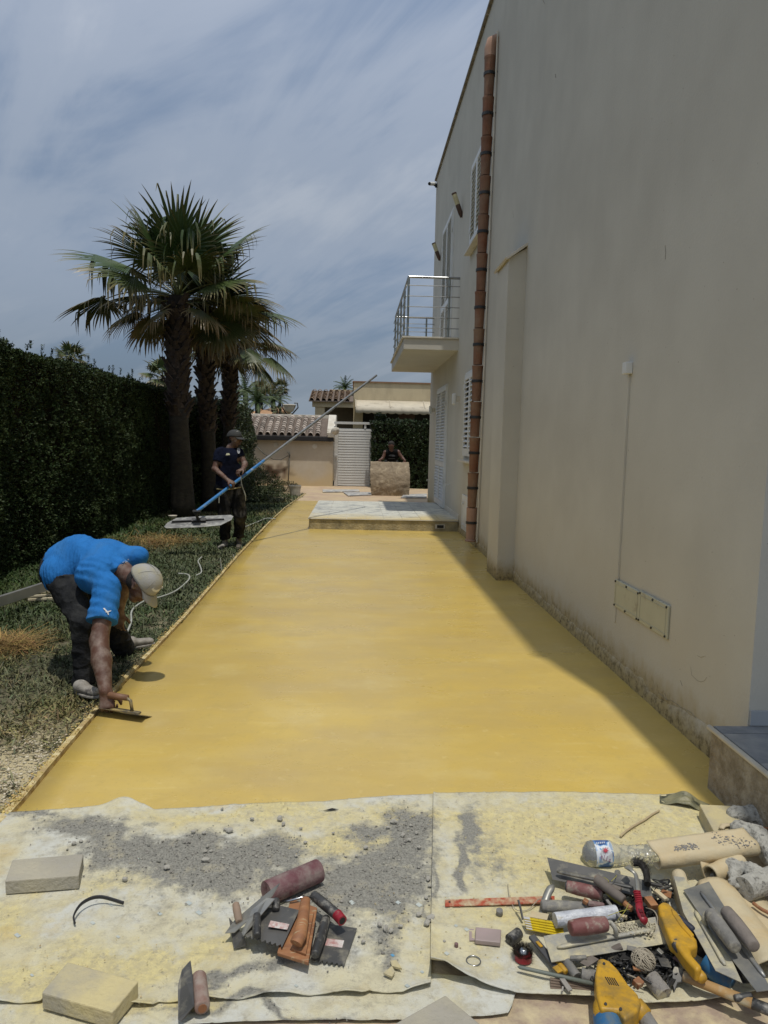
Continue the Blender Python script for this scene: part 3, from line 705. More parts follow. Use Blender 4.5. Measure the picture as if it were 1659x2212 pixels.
# block of hedge behind the third worker
hx0 = AY(806, 1000, 23.9).x
hedge('clipped_hedge', 'square clipped broad-leaved hedge right of the white gate', [
    ((hx0, 23.9, -.03), (5, 0, 0), (0, 0, 2.22), (0, -1, 0), 1), ((hx0, 24.9, -.03), (0, -1, 0), (0, 0, 2.22), (-1, 0, 0), 1), ((hx0, 23.9, 2.2), (5, 0, 0), (0, 1.1, 0), (0, 0, 1), .8)],
    230, .085, M_LEAF2, ((hx0+2, 24.5, 0), (hx0+.1, 24.02, 0), (hx0+5, 25, 2.12)), lump=.06, seed=9,
    tops=[((hx0+.06+.05*i, 24.1, 2.2), .14+.18*random.random()) for i in range(7)]+[((hx0+.5+.3*i, 24.2, 2.2), .12) for i in range(12)]+[((hx0-.05-.02*i, 23.95, 1.9+.06*i), .15) for i in range(4)])
# weedy shrub growing at the lawn edge beyond the standing worker
g = np.random.default_rng(4)
def shrub(name, label, cat, c, rx, rz, n, size, mtl):
    t = thing(name, label, cat, c); d = unit(g.normal(0, 1, (n, 3))); r = g.uniform(.2, 1, n)**.5
    P = np.array(c)+d*r[:, None]*np.array([rx, rx, rz])+np.array([0, 0, rz*.9]); P[:, 2] = np.maximum(P[:, 2], .0)
    link('foliage', leaf_mesh('foliage', P, unit(d+g.normal(0, .6, (n, 3))+[0, 0, .4]), unit(g.normal(0, 1, (n, 3))), size*g.uniform(.6, 1.4, n), size*.4), mtl, t, kind='stuff')
    mb = MB()
    for k in range(9): q = unit(g.normal(0, 1, (1, 3)))[0]; mb.tube([c, (c[0]+q[0]*rx*.4, c[1]+q[1]*rx*.4, rz*.8), (c[0]+q[0]*rx*.9, c[1]+q[1]*rx*.9, rz*1.5)], [.012, .008, .003], 4)
    mb.build('stems', M_TWIG, t, kind='stuff'); return t
c = G(578, 1085); shrub('low_shrub', 'sprawling green weedy shrub at the foot of the paler hedge', 'shrub', (c.x-.15, c.y, 0), .55, .42, 5000, .045, M_LEAF3)
c = G(540, 1075); shrub('low_shrub', 'leafy bush behind the standing worker against the hedge', 'shrub', (c.x-.1, c.y+.2, 0), .5, .6, 5000, .045, M_LEAF3)
c = G(622, 1062); shrub('low_shrub', 'thin dry weeds around the white bucket', 'shrub', (c.x-.1, c.y, 0), .45, .16, 1400, .05, mat('dry_weed', (0.16, 0.13, 0.06), (0.08, 0.085, 0.03), island=.4))

# grass: trampled broad blades (geometry, one mesh)
M_GRASS = mat('dusty_grass_blade', (0.052, 0.082, 0.022), (0.028, 0.052, 0.012), scale=1.3, rough=.6, island=.5, spec=.3, attr=[('dust', (0.150, 0.155, 0.092)), ('straw', (0.30, 0.235, 0.10))])
def grass(k, ya, yb, ln, wd, seed, name='grass'):
    g = np.random.default_rng(seed); y = ya+(yb-ya)*g.random(k); ex = np.interp(y, [p.y for p in EDGE]+[20.5, 24], [p.x for p in EDGE]+[-2.0, -2.9])
    x = ex-.02-g.random(k)**.9*(ex+4.2+.0); P = np.c_[x, y, np.full(k, -.03)]
    cl = vfbm(P, 4, 2); bald = lawn_dust(P); keep = (g.random(k) < 1.05-bald*1.0) & (cl > -.45); P = P[keep]; cl = cl[keep]; bald = bald[keep]; n = len(P)
    P[:, 2] += cl*.02
    a = g.uniform(0, 2*math.pi, n)+vnoise(P, 2.5)*5; el = np.abs(g.normal(.35, .42, n))
    d = np.c_[np.cos(a)*np.cos(el), np.sin(a)*np.cos(el), np.sin(el)]; s = np.c_[-np.sin(a), np.cos(a), g.normal(0, .4, n)]; s = unit(s)
    L = (ln*g.uniform(.45, 1.25, n))[:, None]; W = (wd*g.uniform(.6, 1.2, n))[:, None]
    d2 = d.copy(); d2[:, 2] -= g.uniform(.1, .6, n); m = P+d*L*.55; t = m+d2*L*.45
    V = np.stack([P-s*W*.4, P+s*W*.4, m+s*W*.5, m-s*W*.5, t], 1).reshape(-1, 3); V[:, 2] = np.maximum(V[:, 2], -.045)
    i = np.arange(n)[:, None]*5; F = np.concatenate([i+[0, 1, 2], i+[0, 2, 3], i+[3, 2, 4]], 1).reshape(-1, 3)
    me = np_mesh(name, V, F, 3); near = np.interp(P[:, 1], [3, 8, 14], [1, .75, .35])
    side = np.clip((P[:, 0]+3.6)/1.4, 0, 1)
    du = np.clip((vfbm(P, 1.7, 3)*.9+.50)*near*side*g.uniform(.5, 1.2, n), 0, .85)
    stw = np.clip((vfbm(P, 1.1, 3)-.12)*2.2, 0, .6)*g.random(n)
    for (px, py, r) in [(40, 1400, .28), (355, 1175, .35), (70, 1570, .35), (180, 1520, .25), (585, 1110, .3)]:
        c = G(px, py); stw = np.maximum(stw, np.exp(-((P[:, 0]-c.x)**2+((P[:, 1]-c.y)*.6)**2)/r**2)*.9*g.random(n))
    du = np.maximum(du, bald*.8)
    vattr(me, 'dust', np.repeat(du, 5)); vattr(me, 'straw', np.repeat(stw, 5))
    return me
g1 = grass(95000, 2.0, 6.0, .062, .0085, 11); g2 = grass(85000, 6.0, 11, .085, .012, 12); g3 = grass(70000, 11, 23.5, .12, .018, 13)
for gm, nm in ((g1, 'grass'), (g2, 'grass'), (g3, 'grass')): link(nm, gm, M_GRASS, None, kind='stuff', label='trampled dusty green grass covering the lawn', cat='grass')
# straw heaps
M_STRAW = mat('dry_straw', (0.36, 0.24, 0.075), (0.25, 0.16, 0.055), scale=8, rough=.8, island=.4)
def straw(px, py, rx, ry, n, label, ln=.16):
    c = G(px, py); g = np.random.default_rng(int(px)); P = np.c_[c.x+g.normal(0, rx, n), c.y+g.normal(0, ry, n), np.abs(g.normal(0, .03, n))+.0]
    a = g.uniform(0, 6.28, n); d = unit(np.c_[np.cos(a), np.sin(a), g.normal(0.05, .22, n)]); L = (ln*g.uniform(.5, 1.4, n))[:, None]; s = unit(np.cross(d, [0, 0, 1.0]))*.0022
    V = np.stack([P-s, P+s, P+d*L+s*.6, P+d*L-s*.6], 1).reshape(-1, 3); V[:, 2] = np.maximum(V[:, 2], -.02); i = np.arange(n)[:, None]*4
    link('dry_straw', np_mesh('dry_straw', V, i+[0, 1, 2, 3], 4), M_STRAW, None, kind='stuff', label=label, cat='straw')
straw(22, 1396, .10, .10, 750, 'orange dry straw tuft at the left edge of the lawn')
straw(350, 1170, .26, .28, 1100, 'heap of orange dry straw under the flat trowel blade')
# reed-like white sticks
M_STK = mat('pale_reed', (0.55, 0.52, 0.42), rough=.7)

# ---------------------------------------------------------------- fan palms
M_FROND = mat('palm_blade', (0.064, 0.105, 0.029), (0.038, 0.070, 0.019), scale=1.5, rough=.42, spec=.45, attr=[('brown', (0.25, 0.175, 0.085))])
M_TRUNK = mat('fibrous_palm_trunk', (0.022, 0.016, 0.010), (0.014, 0.010, 0.007), scale=7, rough=.95, bump=1, bscale=26, stretch=(1, 1, .4), bdist=.02)
M_TRUNK0 = mat('ringed_palm_trunk', (0.048, 0.040, 0.026), (0.028, 0.023, 0.016), scale=9, rough=.95, bump=1, bscale=22, stretch=(.8, .8, 1.8), bdist=.02)
M_BOOT = mat('broken_leaf_base', (0.030, 0.019, 0.012), (0.060, 0.042, 0.032), scale=22, rough=.8, island=.0, bump=.3, bscale=60, c3=(0.16, 0.13, 0.11), amt=.2, s3=30)
def frond(base, az, el, Lp, R, seed, old=0.0, nseg=42, spread=118, bend=.5, detail=6):
    g = random.Random(seed); base = Vector(base)
    dirh = Vector((math.cos(az), math.sin(az), 0)); d = dirh*math.cos(el)+Vector((0, 0, math.sin(el)))
    pts = [base]; n = 6
    for i in range(n):
        d = (d+Vector((0, 0, -.10*Lp*(.6+old)))).normalized(); pts.append(pts[-1]+d*Lp/n)
    side = d.cross(Vector((0, 0, 1)))
    side = side.normalized() if side.length > .1 else Vector((-math.sin(az), math.cos(az), 0))
    roll = g.uniform(-.5, .5); side = (Matrix.Rotation(roll, 3, d) @ side).normalized(); nrm = side.cross(d).normalized()
    V = []; F = []; B = []
    E = pts[-1]; sp = R_(spread); da = 2*sp/nseg
    pb = MB().tube(pts, [.028-.016*i/n for i in range(n+1)], 6, flat=.6); V += pb.v; F += pb.f; B += [0.15+.5*old]*len(pb.v)
    for k in range(nseg):
        a = -sp+da*(k+.5)+g.uniform(-.01, .01); ca = math.cos(a)
        Rk = R*(.72+.28*max(ca, -.3))*g.uniform(.92, 1.08); sd_ = (d*ca+side*math.sin(a)).normalized()
        sd_ = (sd_+nrm*(-.18*abs(math.sin(a)))).normalized(); split = g.uniform(.46, .64)
        perp = (side*ca-d*math.sin(a)).normalized(); m = detail+2; rows = []
        br = g.uniform(.5, .95) if g.random() < .35+.3*old else 2; cur = E.copy(); dd = sd_.copy()
        for j in range(m+1):
            t = j/m
            if j:
                dd = (dd+Vector((0, 0, -1))*(bend*(.10+1.0*max(0, t-.35))*(1+1.2*old))/m*2.0).normalized()
                if t > br: dd = (dd*.35+Vector((g.uniform(-.1, .1), g.uniform(-.1, .1), -1))).normalized()
                cur = cur+dd*Rk/m
            w = (t*Rk*da*.60) if t < split else (split*Rk*da*.56)*(1-(t-split)/(1-split))**.8
            w = max(w, .0015); fold = min(w*.55, .012)
            rows.append((cur-perp*w, cur+nrm*fold, cur+perp*w))
            bb = max(0, (t-.62+.35*old)*1.6)+old*.35
            for _ in range(3): B.append(min(1, bb*g.uniform(.7, 1.2)))
        o = len(V)
        for r in rows: V += [tuple(r[0]), tuple(r[1]), tuple(r[2])]
        for j in range(m):
            q = o+3*j; F += [(q, q+1, q+4, q+3), (q+1, q+2, q+5, q+4)]
    me = bpy.data.meshes.new('frond'); me.from_pydata([tuple(v) for v in V], [], F); me.update(); vattr(me, 'brown', B); me.materials.append(M_FROND); return me
bootm = []
for s in range(4):
    gg = random.Random(s); mb = MB(); w = .085
    top = []; P = []
    for i in range(5):
        t = i/4; z = t*.16; out = .012+.075*t**1.3; ww = w*(1-.55*t)*gg.uniform(.85, 1.1)
        P += [(out, -ww, z), (out+.018, 0, z), (out, ww, z)]
    P2 = [(p[0]-.022, p[1]*.95, p[2]+.004) for p in P]
    o = len(P); mb.v = P+P2
    for i in range(4):
        for j in range(2):
            q = 3*i+j; mb.f += [(q, q+1, q+4, q+3), (o+q+3, o+q+4, o+q+1, o+q)]
    q = 12; mb.f += [(q, q+1, o+q+1, o+q), (q+1, q+2, o+q+2, o+q+1), (0, 3, o+3, o), (3, 6, o+6, o+3), (6, 9, o+9, o+6), (9, 12, o+12, o+9), (2, o+2, o+5, 5), (5, o+5, o+8, 8), (8, o+8, o+11, 11), (11, o+11, o+14, 14)]
    me = mb.mesh('leaf_base'); me.materials.append(M_BOOT); bootm.append(me)
def fan_palm(base, crown, r0, r1, zb, label, specs, nb, seed, group):
    g = random.Random(seed); t = thing('fan_palm', label, 'palm tree', base, group)
    b = Vector(base); c = Vector(crown); pts = []; rad = []
    for i in range(15):
        u = i/14; p = b.lerp(c, u); p.x += .05*math.sin(u*3+seed); pts.append(p)
        rad.append((r0*(1.0-.25*min(1, u*2)) if p.z < zb else r1)*(1+.03*g.uniform(-1, 1)))
    k = max(i for i, p in enumerate(pts) if p.z < zb)
    MB().tube(pts[:k+2], rad[:k+2], 22).build('trunk', M_TRUNK0, t, smooth=True)
    MB().tube(pts[k+1:], rad[k+1:], 20).build('upper_trunk', M_TRUNK, t, smooth=True)
    for i in range(nb):
        u = (i+.5)/nb; z = zb-.12+u*(c.z-zb-.05); uu = (z-b.z)/(c.z-b.z); p = b.lerp(c, uu); p.x += .05*math.sin(uu*3+seed); a = i*2.399+g.uniform(-.15, .15)
        o = link('leaf_base', bootm[i % 4], None, t, local=True); sc_ = g.uniform(.8, 1.3)
        o.location = Vector((p.x, p.y, z))-b+Vector((math.cos(a), math.sin(a), 0))*(r1-.03); o.rotation_euler = (g.uniform(-.2, .2), g.uniform(-.12, .25), a); o.scale = (sc_, sc_, sc_*g.uniform(.8, 1.2))
    for i, (az, el, Lp, R, old) in enumerate(specs):
        me = frond(c+Vector((0, 0, -.12*old)), az, el, Lp, R, seed*100+i, old)
        link('frond', me, None, t)
    return t
def crown_specs(seed, n, nold, Lp, R, top=1.45, rngk=1.75):
    g = random.Random(seed); s = []
    for i in range(n):
        u = i/n; el = top-rngk*u+g.uniform(-.14, .14); s.append((i*2.399+g.uniform(-.2, .2), el, Lp*g.uniform(.8, 1.15)*(.55+.45*u), R*g.uniform(.88, 1.08), .05+.35*u**2))
    for i in range(nold): s.append((i*2.399+.7, -.35-.4*g.random(), Lp*.65*g.uniform(.7, 1.1), R*.66, .7))
    return s
b1 = G(396, 1118); b2 = G(449, 1104); b3 = G(495, 1087)
c1 = AY(386, 640, b1.y-.1); c2 = AY(446, 668, b2.y); c3 = AY(492, 722, b3.y)
hand1 = [(R_(176), .42, 1.45, 1.0, .30), (R_(170), .72, 1.1, 1.42, .02), (R_(150), 1.15, .85, 1.30, .0), (R_(-80), 1.30, .80, 1.25, .0), (R_(-40), 1.15, .7, 1.2, .0), (R_(-150), 1.2, .7, 1.15, .05), (R_(60), 1.25, .9, 1.3, .0), (R_(5), .95, .9, 1.25, .02), (R_(-118), .85, .85, 1.15, .25), (R_(-140), .55, .9, 1.1, .3),
         (R_(196), .02, .85, .8, .6), (R_(-20), .5, .8, 1.05, .2), (R_(-62), .72, .75, 1.0, .2), (R_(100), .8, .9, 1.2, .1), (R_(130), .4, .9, 1.1, .2), (R_(70), .45, .9, 1.1, .2), (R_(30), .3, .9, 1.1, .35), (R_(215), .25, .7, .85, .5), (R_(160), -.25, .7, .75, .75), (R_(50), -.2, .7, .8, .7), (R_(-30), -.1, .6, .75, .7), (R_(240), 1.2, .5, 1.1, 0), (R_(20), 1.3, .5, 1.1, 0), (R_(230), -.3, .5, .6, .85), (R_(110), -.2, .7, .8, .7)]
fan_palm(b1, c1, .235, .185, 2.05, 'thick fan palm nearest the camera, tallest crown of the three', hand1, 130, 3, 'fan palms on the lawn')
hand2 = [(R_(8), .32, .95, 1.15, .15), (R_(-12), .1, .85, 1.1, .45), (R_(-30), .45, .8, 1.05, .3)]
fan_palm(b2, c2, .185, .15, 1.75, 'middle fan palm of the three with brown tipped skirt', hand2+crown_specs(8, 11, 6, .8, 1.15, 1.2, 1.5), 110, 8, 'fan palms on the lawn')
hand3 = [(R_(5), -.1, 1.15, .85, .3), (R_(-15), -.45, 1.0, .8, .35), (R_(20), .3, 1.0, .9, .4), (R_(180), .1, .9, .8, .5)]
fan_palm(b3, c3, .165, .135, 1.9, 'slimmest fan palm, rearmost of the three beside the hedge', hand3+crown_specs(5, 7, 5, .75, .85, .8), 100, 5, 'fan palms on the lawn')

# ---------------------------------------------------------------- far palms
def pinnate(base, az, el, L, seed, n=26, droop=1.5):
    g = random.Random(seed); d = Vector((math.cos(az)*math.cos(el), math.sin(az)*math.cos(el), math.sin(el))); p = Vector(base); V = []; F = []; B = []
    sidev = Vector((-math.sin(az), math.cos(az), 0))
    for i in range(n):
        t = i/n; d = (d+Vector((0, 0, -droop/n*(.4+t)))).normalized(); q = p+d*L/n
        ll = L*.20*math.sin(math.pi*(.12+.85*t))**.7
        for s in (-1, 1):
            tip = q+(sidev*s*.9+d*.6+Vector((0, 0, -.25-.5*g.random()))).normalized()*ll; o = len(V); w = d*L*.018
            V += [tuple(p-w), tuple(p+w), tuple(tip)]; F.append((o, o+1, o+2)); B += [.1*t]*3
        o = len(V); u = Vector((0, 0, L*.008)); V += [tuple(p-u), tuple(q-u), tuple(q+u), tuple(p+u)]; F.append((o, o+1, o+2, o+3)); B += [.3]*4; p = q
    me = bpy.data.meshes.new('frond'); me.from_pydata(V, [], F); me.update(); vattr(me, 'brown', B); me.materials.append(M_FROND); return me
def far_palm(px, py_crown, Y, R, kind, label, seed, zbase=0.0, nf=24):
    g = random.Random(seed); c = AY(px, py_crown, Y); b = Vector((c.x, Y, zbase)); t = thing('distant_palm', label, 'palm tree', b, 'palms beyond the garden')
    MB().tube([b, b.lerp(c, .5)+Vector((R*.03, 0, 0)), c], [R*.14, R*.10, R*.12], 10).build('trunk', M_TRUNK, t, smooth=True)
    for i in range(nf):
        u = i/nf; el = 1.3-(2.0 if kind == 'fan' else 1.5)*u+g.uniform(-.15, .15); az = i*2.399
        me = frond(c, az, el, R*.45, R*.55, seed*50+i, .1+.4*u, nseg=20, detail=3) if kind == 'fan' else pinnate(c, az, el, R*1.05, seed*50+i)
        link('frond', me, None, t)
far_palm(605, 838, 60, 1.0, 'fan', 'distant slender fan palm silhouetted against the sky', 21)
far_palm(565, 842, 62, 1.15, 'fan', 'distant round-crowned fan palm left of the slender one', 22)
far_palm(530, 848, 50, 1.5, 'date', 'distant bushy date palm just right of the rear trunk', 23)
far_palm(556, 868, 48, 1.5, 'date', 'low distant date palm in front of the roofs', 24)
far_palm(590, 866, 55, 1.5, 'date', 'spreading distant date palm beside the slender fan palm', 25)
far_palm(598, 898-12, 45, .0001+.5, 'fan', 'tiny far palm crown next to the street lamp', 26, nf=10)
far_palm(745, 838, 60, 1.1, 'date', 'palm crown peeping over the tiled veranda roof', 27)
far_palm(152, 776, 40, 1.15, 'fan', 'ragged palm crown peeping over the long hedge', 28)
far_palm(352, 818, 33, 1.2, 'fan', 'palm crown half hidden behind the nearest trunk', 29)
far_palm(505, 868, 45, 1.2, 'date', 'dim palm between the middle and rear trunks', 30)
# ============================================================ BACKGROUND BUILDINGS
M_SHEDW = mat('plain_cream_render', (0.60, 0.52, 0.40), (0.52, 0.44, 0.33), scale=1.6, rough=.9, bump=.25, bscale=40, c3=(0.42, 0.33, 0.20), amt=.25, s3=2.2, soft=.4)  # cream base colour with random darker blotches
M_ROOFT = mat('grey_weathered_tile', (0.50, 0.43, 0.36), (0.34, 0.28, 0.235), scale=7, rough=.9, bump=.4, bscale=50, c3=(0.62, 0.57, 0.48), amt=.35, s3=3)
M_ROOFD = mat('tile_channel', (0.16, 0.125, 0.10), rough=.95)
M_GUT = mat('black_gutter', (0.022, 0.02, 0.02), rough=.5)
M_CAPW = mat('whitewashed_wall_cap', (0.66, 0.62, 0.53), (0.52, 0.47, 0.38), scale=3, rough=.85, c3=(0.30, 0.27, 0.21), amt=.25, s3=4)
def barrel_tile(r, L, t=.014, n=8):
    mb = MB(); P = []
    for (z, rr, o) in ((0, r, 0), (L, r*.86, 0)):
        for k in range(n+1): a = math.pi*k/n; P.append((math.cos(a)*rr, z, math.sin(a)*rr))
    for (z, rr, o) in ((0, r-t, 0), (L, r*.86-t, 0)):
        for k in range(n+1): a = math.pi*k/n; P.append((math.cos(a)*rr, z, math.sin(a)*rr))
    m = n+1; mb.v = P
    for k in range(n):
        mb.f += [(k, k+1, m+k+1, m+k), (2*m+k+1, 2*m+k, 3*m+k, 3*m+k+1), (k+1, k, 2*m+k, 2*m+k+1), (m+k, m+k+1, 3*m+k+1, 3*m+k)]
    me = mb.mesh('roof_tile', True); return me
def add_rand(m, lo=.55, hi=1.35):
    t = m.node_tree; b = t.nodes['Principled BSDF']; src = b.inputs['Base Color'].links[0].from_socket; oi = t.nodes.new('ShaderNodeObjectInfo'); mr = t.nodes.new('ShaderNodeMapRange'); mr.inputs[3].default_value = lo; mr.inputs[4].default_value = hi
    h = t.nodes.new('ShaderNodeHueSaturation'); t.links.new(oi.outputs['Random'], mr.inputs[0]); t.links.new(mr.outputs[0], h.inputs['Value']); t.links.new(src, h.inputs['Color']); t.links.new(h.outputs[0], b.inputs['Base Color'])
add_rand(M_ROOFT)
def tile_roof(parent, x0, x1, eave, ridge, pitch_x, rows, m, over=1.25):
    eave = Vector(eave); ridge = Vector(ridge); sl = ridge-eave; L = sl.length/rows
    tme = barrel_tile(pitch_x*.36, L*over); tme.materials.append(m)
    ang = math.atan2(sl.z, sl.y); n = int((x1-x0)/pitch_x)
    for i in range(n):
        for j in range(rows):
            p = eave+sl*(j/rows); o = link('roof_tile', tme, None, parent)
            o.location = Vector((x0+(i+.5)*pitch_x+random.uniform(-.006, .006), p.y-.02, p.z+.012+random.uniform(0, .006))); o.rotation_euler = (ang-.13, 0, random.uniform(-.02, .02)); o.location.z += .018
    mb = MB(); mb.hexa([(x0, eave.y, eave.z-.05), (x1, eave.y, eave.z-.05), (x1, ridge.y, ridge.z-.05), (x0, ridge.y, ridge.z-.05), (x0, eave.y, eave.z), (x1, eave.y, eave.z), (x1, ridge.y, ridge.z), (x0, ridge.y, ridge.z)])
    mb.build('roof_slab', M_ROOFD, parent)
SY = 24.2
sh = thing('tiled_shed', 'low cream shed with grey clay barrel tiles and a sooty stain', 'shed', (-2.5, 25, 0))
xr = AY(719, 1000, SY).x; xl = -5.2; zg = AY(640, 951, SY).z
wl = MB().box(xl, xr, SY, SY+1.6, -.05, zg-.02)
me = wl.mesh('wall'); bm_ = bmesh.new(); bm_.from_mesh(me); bmesh.ops.subdivide_edges(bm_, edges=bm_.edges[:], cuts=40, use_grid_fill=True); bm_.to_mesh(me); bm_.free()
so = AY(590, 1020, SY); sv = []; yv = []
for v in me.vertices:
    d2 = ((v.co.x-so.x)/.62)**2+((v.co.z-so.z)/.30)**2; sv.append(max(0, min(1, (1.25-d2+1.2*mnoise.noise((v.co.x*5, v.co.z*5, 2)))*.85))); yv.append(max(0, min(.8, .9-v.co.z*1.5+.8*mnoise.noise((v.co.x*2, v.co.z*2, 7)))))
vattr(me, 'soot', sv); vattr(me, 'yellow', yv)
M_SHEDW2 = mat('sooty_cream_render', (0.60, 0.53, 0.42), (0.54, 0.47, 0.37), scale=1.6, rough=.9, bump=.25, bscale=40, c3=(0.48, 0.40, 0.28), amt=.3, s3=2.2, soft=.5, attr=[('yellow', (0.56, 0.43, 0.23)), ('soot', (0.12, 0.07, 0.04))])
link('wall', me, M_SHEDW2, sh)
ze = AY(640, 941, SY-.25).z; zr = AY(660, 903, SY+1.3).z
tile_roof(sh, xl, AY(707, 940, SY).x, (0, SY-.13, ze), (0, SY+1.3, zr), .238, 9, M_ROOFT)
MB().box(xl, xr+.02, SY-.17, SY-.08, zg-.015, ze-.02).box(xl, xr+.02, SY-.0799, SY-.001, ze-.10, ze-.06).build('gutter', M_GUT, sh, bev=.01)
xa = AY(707, 920, SY).x
zc = AY(700, 897, SY+1.4).z
MB().box(xl, xa+.28, SY+1.32, SY+1.6, zg, zc).build('back_parapet', M_CAPW, sh, bev=.01)
MB().hexa([(xa+.02, SY-.2, ze-.03), (xa+.24, SY-.2, ze-.03), (xa+.24, SY+1.319, zg), (xa+.02, SY+1.319, zg), (xa+.0, SY-.22, ze+.12), (xa+.26, SY-.22, ze+.12), (xa+.26, SY+1.319, zc+.02), (xa+.0, SY+1.319, zc+.02)]).build('end_cap', M_CAPW, sh, bev=.01)
for p in [(585, 929), (678, 937)]:
    pass
for p in [(596.5, 943+18), (680, 948+16)]:
    q = AY(p[0]*1.0, p[1], SY); MB().tube([(q.x, SY+.01, q.z), (q.x, SY-.012, q.z)], .085, 18).build('vent_disc', M_CAPW, sh)
q = AY(723, 935, SY-.1); MB().lathe((xr+.03, q.y, q.z+.10), (xr+.10, q.y-.1, q.z+.0), [(0, .12), (.5, .17), (1, .10)], 16).build('round_lamp', M_CAPW, sh, smooth=True)
# tap post and hose hung on the shed wall
M_HOSE = mat('grey_hose', (0.12, 0.11, 0.085), rough=.6)
a = AY(548, 955, 18.0)
hp = [AY(552, 962, SY-.1), AY(570, 980, SY-.1), AY(590, 992, SY-.1), AY(607, 993, SY-.1), AY(621, 985, SY-.1), AY(626, 979, SY-.1), AY(622, 978, SY-.08)]
tag_ = MB().tube(hp, .018, 6).build('hanging_hose', M_HOSE, None, smooth=True, label='grey hose sagging along the shed wall above the soot stain', cat='hose')
v0 = AY(626, 979, SY-.06); v1 = AY(622, 1050, SY-.06)
MB().tube([v0, v1], .020, 6).tube([v0, v0+Vector((-.09, -.03, .03))], .022, 6).build('tap_pipe', M_HOSE, None, smooth=True, label='thin vertical tap pipe fixed on the shed wall', cat='pipe')

# ---- white slatted gate
gt_ = thing('slatted_gate', 'tall white gate of horizontal boards between shed and hedge', 'gate', (0, 24.5, 0))
GY = 24.45; gx0 = AY(722, 1000, GY).x; gx1 = gx0+1.75; gz = AY(740, 925, GY).z
M_GATE = mat('white_weathered_boards', (0.66, 0.66, 0.63), (0.58, 0.575, 0.54), scale=3, rough=.6, c3=(0.42, 0.41, 0.37), amt=.3, s3=2.5, soft=.3, stretch=(.6, 1, 5))
nb_ = 22; bh = (gz-.02)/nb_
bme = MB().hexa([(0, 0, .002), (gx1-gx0-.14, 0, .002), (gx1-gx0-.14, .02, .002), (0, .02, .002), (0, .012, bh-.006), (gx1-gx0-.14, .012, bh-.006), (gx1-gx0-.14, .02, bh-.006), (0, .02, bh-.006)]).mesh('board'); bme.materials.append(M_GATE)
for i in range(nb_): o = link('board', bme, None, gt_); o.location = (gx0+.13, GY-.02, .02+i*bh)
MB().box(gx0, gx0+.125, GY-.05, GY+.05, 0, gz).build('gate_post', M_GATE, gt_, bev=.006)
MB().box(gx0+.13, gx1, GY+.001, GY+.03, 0.02, gz).build('backing_panel', M_GATE, gt_)
b0 = AY(727, 912, GY).z
MB().box(gx0-.02, gx1+.6, GY-.05, GY+.05, b0-.06, b0+.02).build('top_beam', M_GATE, gt_, bev=.004)
MB().box(gx0+1.0, gx0+1.07, GY-.03, GY+.03, gz, b0-.061).build('beam_strut', M_GATE, gt_)
MB().box(gx0+.05, gx0+.09, GY-.11, GY-.05, .95, 1.05).build('latch', M_GATE, gt_)
# stone block at the gate foot
q = G(735, 1048)
props(MB().box(q.x-.25, q.x+.12, q.y-.15, q.y+.12, -.005, .16).build('kerb_stone', mat('mossy_stone', (0.26, 0.23, 0.17), (0.17, 0.15, 0.11), scale=9, rough=.9, bump=.5), None, bev=.02), 'small grey stone block at the foot of the white gate', 'stone block')

# ---- neighbouring house
M_NW = mat('yellow_cream_render', (0.60, 0.51, 0.33), (0.53, 0.44, 0.28), scale=.8, rough=.9, c3=(0.38, 0.31, 0.20), amt=.2, s3=1.5, soft=.4, stretch=(1, 1, .4))
M_NEDGE = mat('brown_roof_edge', (0.28, 0.16, 0.09), rough=.8)
M_NT = mat('brown_roof_tile', (0.36, 0.25, 0.165), (0.24, 0.155, 0.10), scale=4, rough=.9, c3=(0.50, 0.42, 0.30), amt=.35, s3=2)
M_AWN = mat('faded_canvas', (0.58, 0.52, 0.40), (0.50, 0.45, 0.35), scale=2, rough=.85, c3=(0.34, 0.29, 0.21), amt=.2, s3=2)
add_rand(M_NT)
nh = thing('neighbour_house', 'single-storey yellow cream house with tiled veranda and canvas awning beyond the hedge', 'house', (2, 36, 0))
NY = 34.0
xL = AY(764, 850, NY).x; zt = AY(764, 823, NY).z; za = AY(780, 866, NY).z; zb_ = AY(780, 900, NY).z
MB().box(xL, xL+9, NY, NY+6, za-.35, zt-.06).build('wall', M_NW, nh)
MB().box(xL-.06, xL+9, NY-.06, NY+6, zt-.059, zt).build('roof_edge', M_NEDGE, nh)
MB().box(xL, xL+.45, NY, NY+6, -.1, za-.3505).build('wall_pier', M_NW, nh)
MB().box(xL+.4505, xL+9, NY+.9, NY+6, -.1, za-.351).build('opening_shade_block', M_DARK, nh)  # solid near-black block painted as the shade under the awning
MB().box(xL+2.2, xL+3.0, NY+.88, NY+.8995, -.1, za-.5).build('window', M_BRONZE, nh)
# awning with scalloped valance
aw = MB(); x0 = xL+.1; x1 = xL+6; n = 48; y0 = NY-.02; y1 = NY-1.0; zA = AY(775, 864, NY).z; zB = AY(768, 880, NY-1).z
P = []
for i in range(n+1):
    x = x0+(x1-x0)*i/n; sag = .02*math.sin(i*math.pi/6)**2
    P += [(x, y0, zA), (x, (y0+y1)/2, (zA+zB)/2-.03-sag), (x, y1, zB), (x, y1-.01, zB-.22-.05*abs(math.sin(i*math.pi/3)))]
aw.grid(P, n+1, 4); awo = aw.build('awning', M_AWN, nh, smooth=True); awo.modifiers.new('s', 'SOLIDIFY').thickness = .01
for k in range(4): MB().tube([(x0+k*1.6, y0-.01, zA+.015), (x0+k*1.6, y1, zB+.015)], .018, 6).build('awning_rib', M_AWN, awo)
